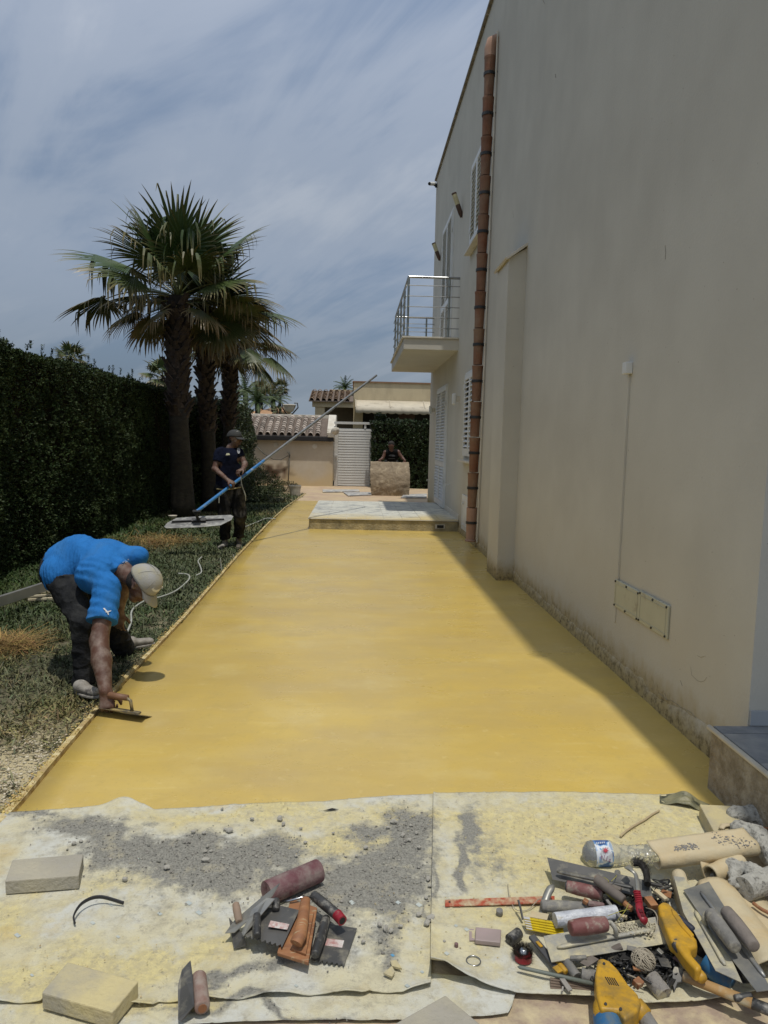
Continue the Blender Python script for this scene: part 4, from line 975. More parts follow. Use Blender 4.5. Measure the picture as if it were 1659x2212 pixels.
# veranda
xv0 = AY(672, 870, NY-1).x; zf1 = AY(700, 866, NY-1).z; zf0 = AY(700, 879, NY-1).z; zrr = AY(735, 845, NY+1.2).z
MB().box(xv0+.05, xL-.001, NY-1.0, NY-.7, zf0, zf1-.02).build('fascia', M_NW, nh)
MB().box(xv0+.18, xv0+.62, NY-.95, NY-.5, -.1, zf0-.001).build('veranda_pillar', M_NW, nh)
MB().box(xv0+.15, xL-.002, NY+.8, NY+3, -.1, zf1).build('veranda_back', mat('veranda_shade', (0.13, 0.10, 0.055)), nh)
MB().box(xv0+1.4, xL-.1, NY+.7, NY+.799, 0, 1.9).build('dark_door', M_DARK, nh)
tile_roof(nh, xv0-.1, xL-.01, (0, NY-1.15, zf1), (0, NY+1.2, zrr), .27, 7, M_NT)
MB().box(xv0+.75, xL-.01, NY+1.21, NY+3, zf1, AY(735, 843, NY+1.3).z+.02).build('upper_parapet', M_NW, nh)
# ---- distant low roofs
M_FART = mat('orange_far_tile', (0.42, 0.25, 0.13), (0.32, 0.18, 0.09), scale=3, rough=.9)
def far_house(px0, px1, py_e, py_r, Y, label):
    a = AY(px0, py_e, Y); b = AY(px1, py_e, Y); r = AY((px0+px1)/2, py_r, Y+2)
    t = thing('distant_house', label, 'house', ((a.x+b.x)/2, Y, 0), 'far houses beyond the garden')
    MB().box(a.x+.3, b.x-.3, Y+.3, Y+5, 0, a.z-.01).build('wall', M_NW, t)
    MB().hexa([(a.x, Y, a.z-.12), (b.x, Y, a.z-.12), (b.x-.5, Y+4, a.z-.12), (a.x+.5, Y+4, a.z-.12), (a.x, Y, a.z), (b.x, Y, a.z), (b.x-.9, Y+2.2, r.z), (a.x+.9, Y+2.2, r.z)]).build('roof', M_FART, t)
    rt = MB()
    for k in range(int((b.x-a.x-1.8)/.35)): x = a.x+1+k*.35; rt.tube([(x, Y-.02, a.z+.02), (x, Y+2.1, r.z+.02)], .08, 5)
    rt.build('tile_rows', M_FART, t, kind='stuff')
    MB().box((a.x+b.x)/2-.5, (a.x+b.x)/2+.7, Y+.28, Y+.2995, .8, a.z-.5).build('window', M_DARK, t)
far_house(565, 628, 887, 878, 62, 'far low house with orange roof right of the palms')
far_house(525, 597, 893, 885, 52, 'nearer far house with flat orange eave behind the shed roof')
# street lamp beyond
lp = thing('garden_lamp_post', 'forked lamp post with pale bowl shade above the shed roof', 'lamp post', (AY(624, 900, 30).x, 30, 0))
q = AY(624, 895, 30); gq = AY(625, 881, 30)
MB().tube([(q.x, 30, 0), (q.x, 30, q.z-.15)], .05, 10).build('pole', M_IRON, lp)
MB().tube([(q.x, 30, q.z-.15), gq+Vector((-.30, 0, .02)), gq+Vector((-.27, 0, .16))], .03, 6).tube([(q.x, 30, q.z-.15), gq+Vector((.36, 0, .02)), gq+Vector((.33, 0, .20)), gq+Vector((.2, 0, .2))], .03, 6).build('fork', M_IRON, lp)
MB().lathe(gq+Vector((0, 0, -.20)), gq+Vector((0, 0, .14)), [(0, .06), (.2, .17), (.6, .24), (.85, .265), (.86, .28), (1, .27)], 18).build('lamp_bowl', M_CAPW, lp, smooth=True)

# ============================================================ LAWN AND PATIO THINGS
M_WOODY = mat('cement_crusted_timber', (0.50, 0.38, 0.15), (0.36, 0.26, 0.12), scale=9, rough=.9, bump=.7, bscale=40, c3=(0.62, 0.52, 0.28), amt=.4, s3=16)
fb = 0
for a, b in zip(EDGE[:-1], EDGE[1:]):
    d = (b-a).normalized(); s = Vector((-d.y, d.x, 0)); n = max(2, int((b-a).length/.12)); L_ = []; Rr = []
    for i in range(n+1):
        p = a.lerp(b, i/n); L_.append(p)
    mb = MB(); P = []
    for p in L_:
        w1 = .014+.001*mnoise.noise((p.x*9, p.y*6, 0)); w2 = .040+.009*mnoise.noise((p.x*9, p.y*5, 4)); z = .010+.005*mnoise.noise((p.x*9, p.y*9, 8))
        P += [tuple(p+s*w1+Vector((0, 0, -.06))), tuple(p+s*w1+Vector((0, 0, z))), tuple(p+s*w2+Vector((0, 0, z+.003))), tuple(p+s*(w2+.006)+Vector((0, 0, -.06)))]
    mb.grid(P, n+1, 4); o = mb.build('form_board', M_WOODY, None)
    names = ['nearest length of crusted form board along the slab edge', 'form board length under the kneeling trowel hand', 'form board length beside the bent worker foot', 'form board length past the cap shadow', 'form board length beside the wire pegs', 'form board length near the standing worker', 'form board length beside the platform', 'farthest form board length by the white bucket']
    props(o, names[min(fb, 7)], 'form board', 'form boards along the slab edge'); fb += 1
# yellow crumbs squeezed along the form board
g = np.random.default_rng(8)
def rocks(name, P, R, m, label, cat, seed=1, flat=.65):
    g = np.random.default_rng(seed)
    ico = bmesh.new(); bmesh.ops.create_icosphere(ico, subdivisions=1, radius=1); bv = np.array([v.co[:] for v in ico.verts]); bf = np.array([[v.index for v in f.verts] for f in ico.faces]); ico.free()
    n = len(P); k = len(bv); V = np.empty((n, k, 3))
    for i in range(n):
        s = g.uniform(.55, 1.25, 3)*[1, 1, flat]; V[i] = P[i]+bv*g.uniform(.72, 1.2, (k, 1))*s*R[i]
    F = (bf[None]+(np.arange(n)*k)[:, None, None]).reshape(-1, 3)
    me = np_mesh(name, V.reshape(-1, 3), F, 3); return link(name, me, m, None, kind='stuff', label=label, cat=cat)
M_CRUMB = mat('yellow_crumb', (0.56, 0.43, 0.15), (0.42, 0.31, 0.11), rough=.95, island=.25, scale=30)
n = 2600; yy = 2.9+g.random(n)**1.6*9; ex = np.array([edge_x(y) for y in yy]); P = np.c_[ex-.02-np.abs(g.normal(0, .022, n)), yy, .004+np.abs(g.normal(0, .006, n))]
rocks('cement_crumbs', P, g.uniform(.002, .008, n), M_CRUMB, 'yellow cement crumbs along the form board', 'crumbs', 3)
n = 2200; c = G(55, 1665); P = np.c_[c.x+g.normal(0, .28, n), c.y+g.normal(0, .25, n), -.02+np.abs(g.normal(0, .008, n))]; P = P[[p[0] < edge_x(p[1])-.03 for p in P]]
rocks('cement_lumps', P, g.uniform(.003, .013, len(P))*g.random(len(P))**1.5+.0025, mat('pale_cement_lump', (0.58, 0.52, 0.38), (0.44, 0.38, 0.26), island=.2, rough=.95), 'pale cement lumps dropped on the turf corner', 'rubble', 5)

# pegs, sticks, cable
M_CAB = mat('whitish_grey_cable', (0.42, 0.43, 0.38), (0.34, 0.35, 0.30), scale=9, rough=.6)
def gp(l, z=.02): return [G(x, y, z) for x, y in l]
def smooth_path(P, n=6):
    out = []
    for i in range(len(P)-1):
        p0 = P[max(i-1, 0)]; p1 = P[i]; p2 = P[i+1]; p3 = P[min(i+2, len(P)-1)]
        for j in range(n):
            t = j/n; out.append(.5*((2*p1)+(-p0+p2)*t+(2*p0-5*p1+4*p2-p3)*t*t+(-p0+3*p1-3*p2+p3)*t**3))
    return out+[P[-1]]
props(MB().tube(smooth_path(gp([(270, 1375), (283, 1345), (284, 1322), (296, 1308), (318, 1296), (345, 1290), (375, 1279), (395, 1265), (409, 1250), (405, 1241), (385, 1239)])), .009, 8).build('garden_cable', M_CAB, None, smooth=True), 'curved pale cable lying on the grass behind the cap', 'cable')
props(MB().tube(smooth_path(gp([(424, 1243), (435, 1236), (432, 1222), (428, 1212), (436, 1203)])), .009, 8).build('garden_cable', M_CAB, None, smooth=True), 'short squiggle of pale cable farther up the grass', 'cable')
props(MB().tube(smooth_path(gp([(530, 1138), (555, 1128), (575, 1120), (595, 1121)])), .011, 8).build('garden_cable', M_CAB, None, smooth=True), 'pale cable by the right boot of the standing worker', 'cable')
for (x0, y0_, x1, y1_, lab) in [(476, 1206, 479, 1235, 'white wire peg leaning by the slab edge nearer the camera'), (503, 1197, 508, 1212, 'white wire peg by the slab edge farther away')]:
    a = G(x1, y1_, -.02); b = AY(x0, y0_, a.y); props(MB().tube([a, b], [.008, .006], 6).build('wire_peg', M_CAB, None), lab, 'peg', 'pegs by the slab edge')
q = G(624, 1056)
# aluminium straightedge and pale battens at the hedge foot
M_ALU = mat('dull_aluminium', (0.40, 0.40, 0.38), (0.32, 0.32, 0.30), scale=5, rough=.45, metal=.6)
a = AX(-30, 1300, -3.2); b = AX(112, 1252, -3.35)
a = G(-60, 1318, .16); b = G(112, 1262, .12)
props(MB().bar(a, b, .035, .09).build('straightedge', M_ALU, None, bev=.003), 'long aluminium straightedge lying at the hedge foot behind the bent worker', 'straightedge')
M_BAT = mat('pale_batten', (0.60, 0.54, 0.38), (0.48, 0.42, 0.28), scale=6, rough=.8)
for k, (x0, y0_, x1, y1_, lab) in enumerate([(60, 1281, 330, 1262, 'rearmost pale batten lying on the lawn behind the worker'), (55, 1289, 352, 1269, 'middle pale batten lying on the lawn behind the worker'), (60, 1296, 340, 1276, 'front pale batten lying on the lawn behind the worker')]):
    props(MB().bar(G(x0, y0_, .02), G(x1, y1_, .02), .03, .02).build('batten', M_BAT, None, bev=.002), lab, 'batten', 'battens on the lawn')
# garden spot lamp among the trunks
q = G(386, 1142); q = Vector((q.x-.1, q.y, 0)); t = thing('garden_spotlight', 'small bowl-shaped garden light low in front of the thick palm', 'garden light', q)
z = AY(382, 1112, q.y).z
MB().lathe((q.x, q.y, .16), (q.x, q.y, .23), [(0, .02), (.5, .055), (.9, .075), (1, .075)], 14).build('lamp_bowl', M_CAPW, t, smooth=True)
MB().tube([(q.x, q.y, -.03), (q.x, q.y, .18)], .012, 6).build('spike', M_IRON, t)
# bucket
M_BUCK = mat('dirty_white_plastic', (0.50, 0.49, 0.44), (0.38, 0.37, 0.32), scale=12, rough=.5)
q = G(637, 1071); bk = thing('bucket', 'dirty white plastic bucket at the far corner of the lawn', 'bucket', q)
MB().lathe(q, q+Vector((0, 0, .30)), [(0, .135), (.9, .165), (.9, .175), (1, .175)], 20).build('pail', M_BUCK, bk, smooth=True, auto=40)
MB().tube([q+Vector((0, 0, .27)), q+Vector((0, 0, .302))], .158, 20).build('contents', M_DARK, bk)
pts = [q+Vector((.178*math.cos(a), -.03-.05*math.sin(a), .27-.12*math.sin(a))) for a in np.linspace(0, math.pi, 12)]
MB().tube(pts, .004, 6).build('bucket_handle', M_STEEL, bk)
# release-mat sheets lying on the far patio
M_GSHEET = mat('grey_dusty_sheet', (0.40, 0.39, 0.37), (0.27, 0.27, 0.27), scale=8, rough=.7, c3=(0.58, 0.55, 0.46), amt=.4, s3=6)
for k, (pp, lab) in enumerate([([(697, 1057), (775, 1057), (777, 1061), (697, 1062)], 'thin grey stamping sheet lying left of the others on the patio'), ([(742, 1063), (800, 1063), (803, 1068), (752, 1070)], 'thin grey stamping sheet in front beside the standing mat'), ([(872, 1068), (922, 1066), (922, 1074), (866, 1074)], 'thin grey stamping sheet near the house corner')]):
    props(MB().plate([G(x, y, .03) for x, y in pp], .03).build('stamping_sheet', M_GSHEET, None, bev=.004), lab, 'sheet', 'sheets on the patio')
# big textured mat held upright, slightly curved
M_MAT = mat('textured_stone_mat', (0.30, 0.235, 0.155), (0.23, 0.18, 0.12), scale=4, rough=.85, bump=1.0, bscale=9, c3=(0.42, 0.34, 0.23), amt=.3, s3=6, bdist=.03)
MY = 20.6
def matpt(u, v):
    px = 802+(883-802)*u+ (2.5*math.sin(v*2.6)*(1 if u > .5 else -1)); py = 1070.5-(72.5-3*u*(v))*v
    p = AY(px, py, MY); e = .022*mnoise.noise((u*20, v*20, 1)) if (u in (0, 1) or v in (0, 1)) else 0
    p.y += -.12*math.sin(v*math.pi)*.6+.25*v*v; p.y += .018*mnoise.fractal((u*5, v*5, 3), 1, 2, 5)
    return p+Vector((e, 0, e+(.02*mnoise.noise((u*8, 3, 3)) if v == 1 else 0)))
nu = 60; mb = MB(); mb.grid([tuple(matpt(i/nu, j/nu)) for i in range(nu+1) for j in range(nu+1)], nu+1, nu+1)
o = mb.build('stamping_mat', M_MAT, None, smooth=True); o.modifiers.new('s', 'SOLIDIFY').thickness = .025
props(o, 'large brown stone-textured stamping mat held upright by the third worker', 'stamping mat')
# ============================================================ PEOPLE
M_SKIN = mat('tanned_dusty_skin', (0.115, 0.052, 0.032), (0.075, 0.034, 0.021), scale=9, rough=.6, bump=.15, bscale=60, c3=(0.25, 0.19, 0.15), amt=.28, s3=14, soft=.3)
M_SKIN2 = mat('tanned_skin', (0.13, 0.058, 0.036), (0.09, 0.04, 0.025), scale=9, rough=.55)
M_BLUE = mat('bright_blue_jersey', (0.022, 0.170, 0.475), (0.018, 0.140, 0.40), scale=5, rough=.85, bump=.75, bscale=9, stretch=(1.5, .7, .8), bdist=.03, spec=.2, c3=(0.045, 0.16, 0.35), amt=.15, s3=4, soft=.3)
M_TROUS = mat('black_dusty_trousers', (0.017, 0.018, 0.020), (0.011, 0.012, 0.013), scale=8, rough=.9, spec=.15, bump=.8, bscale=12, bdist=.03, c3=(0.06, 0.06, 0.057), amt=.16, s3=6, soft=.35)
M_TROUS2 = mat('mud_splashed_trousers', (0.013, 0.013, 0.013), (0.009, 0.009, 0.009), scale=8, rough=.9, spec=.12, bump=.3, bscale=30, c3=(0.10, 0.092, 0.075), amt=.20, s3=6, soft=.3)
M_NAVY = mat('navy_football_shirt', (0.007, 0.010, 0.025), (0.004, 0.005, 0.013), scale=5, rough=.9, bump=.8, bscale=9, bdist=.04, spec=.12)
M_BLACKT = mat('black_vest', (0.009, 0.009, 0.009), rough=.9, spec=.12)
M_SHOE = mat('cement_covered_shoe', (0.36, 0.34, 0.30), (0.22, 0.20, 0.17), scale=14, rough=.85, bump=.4, c3=(0.10, 0.09, 0.08), amt=.3, s3=16)
M_SHOE2 = mat('muddy_shoe', (0.16, 0.14, 0.11), (0.09, 0.08, 0.06), scale=14, rough=.85, bump=.4)
M_CAPG = mat('light_grey_cap', (0.37, 0.37, 0.355), (0.30, 0.30, 0.285), scale=8, rough=.85, bump=.25, bscale=90, c3=(0.42, 0.38, 0.22), amt=.28, s3=8, soft=.3)
M_CAPD = mat('dark_grey_cap', (0.045, 0.047, 0.045), (0.032, 0.033, 0.032), scale=8, rough=.85, bump=.2, bscale=80)
M_WHT = mat('white_print', (0.72, 0.72, 0.68), rough=.6)
M_YPRT = mat('pale_yellow_print', (0.60, 0.58, 0.38), rough=.6)
M_HAIR = mat('dark_hair', (0.018, 0.014, 0.011), rough=.8, bump=.5, bscale=90)
def V3(*a): return np.array(a, float)
def nrmz(v): v = np.array(v, float); return v/np.linalg.norm(v)
def hand(W, D, N, side, curl=.6, scale=1.0, thumb_curl=.5, spread=.10):
    """W wrist, D finger direction, N palm-facing normal, side: unit towards the thumb"""
    W = np.array(W, float); D = nrmz(D); N = nrmz(np.array(N, float)-D*np.dot(N, D)); S = nrmz(np.cross(N, D)); S = S if np.dot(S, side) > 0 else -S
    p = []; s = scale
    for i, (o, L, r) in enumerate([(.030, .030+.042+.022, .0095), (.010, .105, .0098), (-.011, .098, .0094), (-.031, .078, .0085)]):
        kn = W+D*.088*s+S*o*s; p.append((W+D*.012*s+S*o*.55*s, kn, .0165*s, .0125*s, .012))
        a = curl*.75+.06*i; d = D*math.cos(a)+N*math.sin(a)+S*(o*spread/.03); d = nrmz(d); q = kn
        for ln in (.45, .30, .25):
            q2 = q+d*L*ln*s; p.append((q, q2, r*s*(1.08-.25*(ln < .4)), r*s*(.98-.25*(ln < .4)), .006)); q = q2
            a += curl*.85; d = nrmz(D*math.cos(a)+N*math.sin(a)+S*(o*spread/.03))
    t0 = W+D*.022*s+S*.022*s; d = nrmz(S*.75+D*.62+N*.25); t1 = t0+d*.042*s; p.append((t0, t1, .0165*s, .0125*s, .012))
    d = nrmz(S*.35+D*.80+N*(.15+.7*thumb_curl)); t2 = t1+d*.034*s; p.append((t1, t2, .0115*s, .0105*s, .006)); d = nrmz(D*.7+N*(.2+thumb_curl)-S*.1); p.append((t2, t2+d*.026*s, .0105*s, .0085*s, .006))
    return p
def head_prims(C, F, U, s=1.0):
    """C centre of the head, F face direction, U up"""
    C = np.array(C, float); F = nrmz(F); U = nrmz(np.array(U, float)-F*np.dot(U, F)); R = np.cross(F, U); h = lambda f, r, u: C+(F*f+R*r+U*u)*s
    p = [(h(-.012, 0, .035), h(.012, 0, .03), .088*s, .082*s, .03), (h(.03, 0, -.045), h(.055, 0, -.088), .058*s, .030*s, .03), (h(.045, .022, -.08), h(.045, -.022, -.08), .026*s, .026*s, .02),
         (h(.082, 0, .018), h(.108, 0, -.022), .010*s, .0165*s, .012), (h(.078, .026, .030), h(.078, -.026, .030), .014*s, .014*s, .012),
         (h(.086, .016, -.052), h(.086, -.016, -.052), .010*s, .010*s, .008), (h(.082, .014, -.063), h(.082, -.014, -.063), .009*s, .009*s, .006),
         (h(.062, .036, -.008), h(.045, .05, -.03), .020*s, .018*s, .02), (h(.062, -.036, -.008), h(.045, -.05, -.03), .020*s, .018*s, .02)]
    for q in (1, -1):
        p += [(h(-.008, .078*q, .012), h(-.014, .088*q, .022), .013*s, .012*s, .006), (h(-.002, .080*q, -.004), h(-.004, .078*q, -.020), .011*s, .009*s, .006), (h(.080, .030*q, .008), h(.080, .030*q, .008), .0125*s, .0125*s, .004)]
    return p, h
def cap_mesh(h, s=1.0, tilt=.0):
    mb = MB(); P = []; n = 28; m = 10; th = []
    for i in range(m+1):
        u = i/m; a = u*math.pi/2
        for k in range(n):
            b = 2*math.pi*k/n; r = .104*math.cos(a)**.75 if u < 1 else 0.0; lift = .038+.098*math.sin(a)-.016*math.cos(b)*(1-u)*0
            seam = .0012*(1 if (k % 5 == 0) else 0)
            P.append(tuple(h(-.006+(r+seam)*math.cos(b)*1.06-.006*(1-u), (r+seam)*math.sin(b)*.90, lift-.022*(1-u)*(1 if math.cos(b) < 0 else .0)*abs(math.cos(b)))))
    mb.v = P
    for i in range(m):
        for k in range(n): mb.f.append((i*n+k, i*n+(k+1) % n, (i+1)*n+(k+1) % n, (i+1)*n+k))
    br = MB(); Q = []; nb = 15; mm = 6
    for i in range(mm+1):
        t = i/mm
        for k in range(nb):
            b = -1.12+2.24*k/(nb-1); r0 = .100; x0 = r0*math.cos(b)*1.05; y0 = r0*math.sin(b)*.90
            ext = .078*math.cos(b*.92)**.7 if abs(b) < 1.5 else 0
            x = x0+ext*t; y = y0*(1-.10*t); z = .036-.010*t-.9*(y*y)*(.6+.9*t)-.010*t*t*1.5
            Q.append(tuple(h(x-.008, y, z)))
    br.grid(Q, mm+1, nb)
    return mb, br
def person(label, loc): return thing('person', label, 'person', loc)

# ---------------- bent worker with the hand trowel
P = lambda x, y, Y: np.array(AY(x, y, Y))
w1 = person('man in bright blue T-shirt and grey cap bending over to trowel the slab edge', tuple(G(200, 1450)))
hipN, hipF = P(134, 1238, 4.68), P(140, 1212, 4.90); hip = (hipN+hipF)/2
waist = P(170, 1203, 4.76); chN, chF = P(208, 1242, 4.50), P(232, 1204, 4.78); shN, shF = P(232, 1270, 4.40), P(299, 1202, 4.74); ch = (chN+chF)/2
neck = P(262, 1232, 4.56); headc = P(305, 1262, 4.50)
elN = P(214, 1385, 4.22); wrN = np.array(G(228, 1492, .135)); handN = np.array(G(238, 1520, .07))
elF = P(262, 1285, 4.80); wrF = P(258, 1322, 4.82)
knN = P(182, 1345, 4.42); anN = P(183, 1468, 4.42); knF = P(236, 1340, 5.0); anF = P(266, 1400, 5.18)
F1 = nrmz(np.array([.50, -.10, -.86])); U1 = nrmz(np.array([.92, -.22, .42]))
hp_, hh = head_prims(headc, F1, U1, 1.0)
gr = nrmz(np.array(G(262, 1556, 0))-np.array(G(222, 1548, 0)))   # direction of the trowel
hn = hand(wrN, [.22, -.35, -.9], [-.1, .9, -.3], [1, .1, 0], curl=1.25, scale=1.05, thumb_curl=.9)
prims = [(hipN, hipF, .10, .10), (hip, waist, .095, .09, .04), (waist, ch, .095, .105, .04), (chN, chF, .085, .085, .04), (chN, shN, .075, .055, .03), (chF, shF, .075, .050, .03), (ch, neck, .075, .060, .03), (neck, headc, .058, .056, .03),
         (shN, elN, .062, .052), (elN, elN*.6+wrN*.4, .053, .056), (elN*.6+wrN*.4, wrN, .056, .036),
         (shF, elF, .055, .045), (elF, wrF, .042, .030), (hipN, knN, .085, .058, .04), (knN, anN, .052, .040), (hipF, knF, .085, .058, .04), (knF, anF, .060, .045)]
hf = hand(wrF, nrmz(wrF-elF), [0, 1, 0], [1, 0, 0], curl=.5, scale=1.0)
mtl = sdf_body('body', prims+hp_+hn+hf, res=.0085, k=.02); link('body', mtl, M_SKIN, w1)
ax = nrmz(ch-hip)
def shirt_disp(Q):
    t = (Q-hip)@ax; lat = vfbm(Q, 6, 2)
    w = np.clip(1-(t-.05)/.30, 0, 1)
    q0 = np.sin(t*135+lat*7+(Q[:, 2]*10)); d = .0085*w*(np.abs(q0)**1.5-.5)+.003*w*np.sin(t*60+lat*9)+.004*vfbm(Q, 6, 2); rg = 1-np.abs(vnoise(Q@np.array([[1, .3, 0], [0, 1, .4], [.5, 0, 1]]).T*[1, 1, .35], 15))*2.6; d += -.007*np.clip(rg, 0, 1)**3*(1-w*.7)+.003
    # pull lines from armpit to neck
    r = Q-np.array(shN); q = r@nrmz([.3, .6, .7]); d += .0035*np.exp(-((np.linalg.norm(r, axis=1)-.16)/.10)**2)*np.sin(q*120+lat*4)
    return d
slv = shN*.42+elN*.58; slf = shF*.45+elF*.55
shirt = [(hip-ax*.03, waist, .140, .130, .05), (hipN-ax*.0, hipF-ax*.0, .137, .132, .05), (waist, ch, .140, .138, .06), (chN, chF, .120, .120, .05), (chN, shN, .104, .074, .05), (chF, shF, .100, .058, .05), (ch, neck, .104, .074, .05), (shN, slv, .082, .083, .03), (slv, slv+(slv-shN)*.25, .083, .084, .03), (shF, slf, .060, .066, .03), (slv, slv+(slv-shN)*.25, .083, .085, .03)]
me = sdf_body('shirt', shirt, res=.006, k=.03, cuts=[(slv+(slv-shN)*.12, slv-shN, .17), (hip-ax*.0, -ax+np.array([0, 0, -.30]), .36), (neck+ax*.012, nrmz(headc-neck), .12), (slf, slf-shF, .10)], disp=shirt_disp, smooth_it=1)
so_ = link('shirt', me, M_BLUE, w1); bv = bvh_of(me)
def legs_disp(Q): return -.011*np.clip(1-np.abs(vnoise(Q*[1, 1, 1.6], 13))*4, 0, 1)**2-.010*np.abs(np.sin(Q[:, 2]*38+Q[:, 0]*14+vfbm(Q, 5, 2)*9))**.5*np.clip(.8-Q[:, 2], .25, .8)+.012*vfbm(Q, 7, 3)+.004
tr = [(hipN-ax*.02, hipF-ax*.02, .118, .118), (hip, hip+ax*.06, .110, .105, .05), (hipN-ax*.02, knN, .106, .076, .03), (knN, anN+V3(0, 0, .03), .072, .064), (anN+V3(0, 0, .03), anN-V3(0, 0, .02), .066, .072), (hipF, knF, .104, .076, .03), (knF, anF, .074, .066)]
me = sdf_body('trousers', tr, res=.008, k=.025, cuts=[(anN-V3(0, 0, .015), [0, 0, -1], .14)], disp=legs_disp); link('trousers', me, M_TROUS, w1)
def shoe(name, heel, toe, parent, m, h=.10, ankle=None):
    heel = np.array(heel, float); toe = np.array(toe, float); d = nrmz(toe-heel); L = np.linalg.norm(toe-heel)
    pr = [(heel+d*.035+V3(0, 0, .04), heel+d*.06+V3(0, 0, .045), .036, .038, .02), (heel+d*.06+V3(0, 0, .04), toe-d*.045+V3(0, 0, .030), .038, .035, .02, ([0, 0, 1], .75)), (heel+d*.05+V3(0, 0, .05), (ankle if ankle is not None else heel+d*.05+V3(0, 0, h)), .036, .042, .02)]
    me = sdf_body(name, pr, res=.007, k=.02, disp=lambda Q: .002*vfbm(Q, 40, 2)); o = link(name, me, m, parent)
    s = np.cross(d, [0, 0, 1]); pts = []
    for k in range(20):
        a = 2*math.pi*k/20; pts.append(Vector(heel+d*(L/2+L/2*1.0*math.cos(a))+s*(.044*math.sin(a)*(1.0 if math.cos(a) > -.3 else .85))+V3(0, 0, .014)))
    MB().plate(pts, .016, up=(0, 0, 1)).build('sole', M_SHOE, o, bev=.004)
shoe('shoe', np.array(G(163, 1494, .0)), np.array(G(214, 1508, .0)), w1, M_SHOE, ankle=anN-V3(0, 0, .04))
shoe('shoe', np.array(G(268, 1402, .0)), np.array(G(335, 1391, .0)), w1, M_SHOE, ankle=anF-V3(0, 0, .02))
cm, br = cap_mesh(hh); cp = cm.build('cap', M_CAPG, w1, smooth=True); cp.modifiers.new('s', 'SOLIDIFY').thickness = .003
o = br.build('brim', M_CAPG, cp, smooth=True); o.modifiers.new('s', 'SOLIDIFY').thickness = .003
MB().tube([Vector(hh(.0, 0, .135)), Vector(hh(.0, 0, .141))], .007, 8).build('cap_button', M_CAPG, cp)
for b_ in (0.0, math.pi/3, 2*math.pi/3):
    sp_ = []
    for i in range(17):
        a_ = math.pi*i/16; c_ = math.cos(a_); r_ = .106*abs(c_)**.75*(1 if c_ > 0 else -1); sp_.append(Vector(hh(-.006+r_*math.cos(b_)*1.06, r_*math.sin(b_)*.90, .039+.098*math.sin(a_))))
    MB().tube(sp_[1:-1], .0014, 5).build('cap_seam', mat('cap_seam', (0.20, 0.20, 0.19)), cp)
hr = sdf_body('hair', [(hh(-.02, 0, .03), hh(-.03, 0, -.005), .088, .075, .02)], res=.009, k=.01); link('hair', hr, M_HAIR, w1)
# print on cap, sleeve and collar
cb = BVHTree.FromPolygons([Vector(v) for v in cm.v]+[Vector(v) for v in br.v], [tuple(f) for f in cm.f]+[tuple(i+len(cm.v) for i in f) for f in br.f])
def zz3(l): return [(54.9+x*.2976, 1097.2+y*.2976) for x, y in l]
c_o = [(913, 585), (925, 602), (945, 608), (968, 602), (988, 586), (1000, 566)]; c_i = [(935, 574), (930, 586), (945, 592), (965, 588), (984, 578), (1000, 566)]
decal('cap_emblem', [zz3([c_o[i], c_o[i+1], c_i[i+1], c_i[i]]) for i in range(5)], cb, M_WHT, cp, off=.004)
decal('sleeve_emblem', [zz3(q) for q in ([(563, 730), (575, 727), (584, 742), (572, 744)], [(572, 742), (586, 742), (600, 758), (592, 764)], [(588, 752), (600, 757), (604, 778), (597, 776)], [(596, 752), (618, 744), (622, 748), (600, 760)], [(580, 748), (590, 752), (586, 762), (582, 760)])], bv, M_WHT, so_, off=.004)
# tiny collar letters ITALIA
LET = {'I': [[(0, 0), (0, 1)]], 'T': [[(-.35, 1), (.35, 1)], [(0, 0), (0, 1)]], 'A': [[(-.35, 0), (0, 1)], [(0, 1), (.35, 0)], [(-.2, .4), (.2, .4)]], 'L': [[(-.25, 1), (-.25, 0)], [(-.25, 0), (.3, 0)]]}
def stroke(a, b, w):
    d = np.array(b)-np.array(a); d = d/max(np.linalg.norm(d), 1e-6); n_ = np.array([-d[1], d[0]])*w; return [tuple(np.array(a)-n_), tuple(np.array(a)+n_), tuple(np.array(b)+n_), tuple(np.array(b)-n_)]
ps = []; A = np.array((706, 410.)); B = np.array((750, 378.)); dv_ = (B-A)/5; up_ = np.array([-dv_[1], dv_[0]])/np.linalg.norm(dv_)*11*-1
for i, chx in enumerate('ITALIA'):
    for (a, b) in LET[chx]:
        q = lambda t: A+dv_*i+dv_*t[0]*.9+up_*t[1]
        ps.append(zz3(stroke(q(a), q(b), 1.1)))
decal('collar_print', ps, bv, M_WHT, so_, off=.005)
# hand trowel (held: top-level)
tw_ = thing('hand_float', 'long steel hand trowel held flat on the slab edge by the bent worker', 'trowel', tuple(G(245, 1550)))
A4 = [G(196, 1538, .035), G(205, 1549, .016), G(304, 1557, .012), G(296, 1548, .03)]
A4 = [G(192, 1539, .020), G(306, 1557, .016), None, None]
d = (A4[1]-A4[0]).normalized(); s = Vector((-d.y*.86, d.x*.86, -.40)).normalized(); A4[0] = A4[0]+Vector((0, 0, .036)); A4[1] = A4[1]+Vector((0, 0, .034))
M_BLADE = mat('cement_smeared_blade', (0.20, 0.165, 0.10), (0.13, 0.11, 0.075), scale=14, rough=.5, metal=.2, c3=(0.40, 0.31, 0.13), amt=.3, s3=12)
MB().plate([A4[0], A4[1], A4[1]+s*.055-d*.012, A4[1]+s*.11, A4[0]+s*.11], .002).build('blade', M_BLADE, tw_)
hb = A4[0]+s*.055+d*.10; he = A4[0]+s*.055+d*.25
MB().bar(hb-d*.03+Vector((0, 0, .006)), he+d*.05+Vector((0, 0, .006)), .03, .012).build('mounting_rib', M_BLADE, tw_, bev=.003)
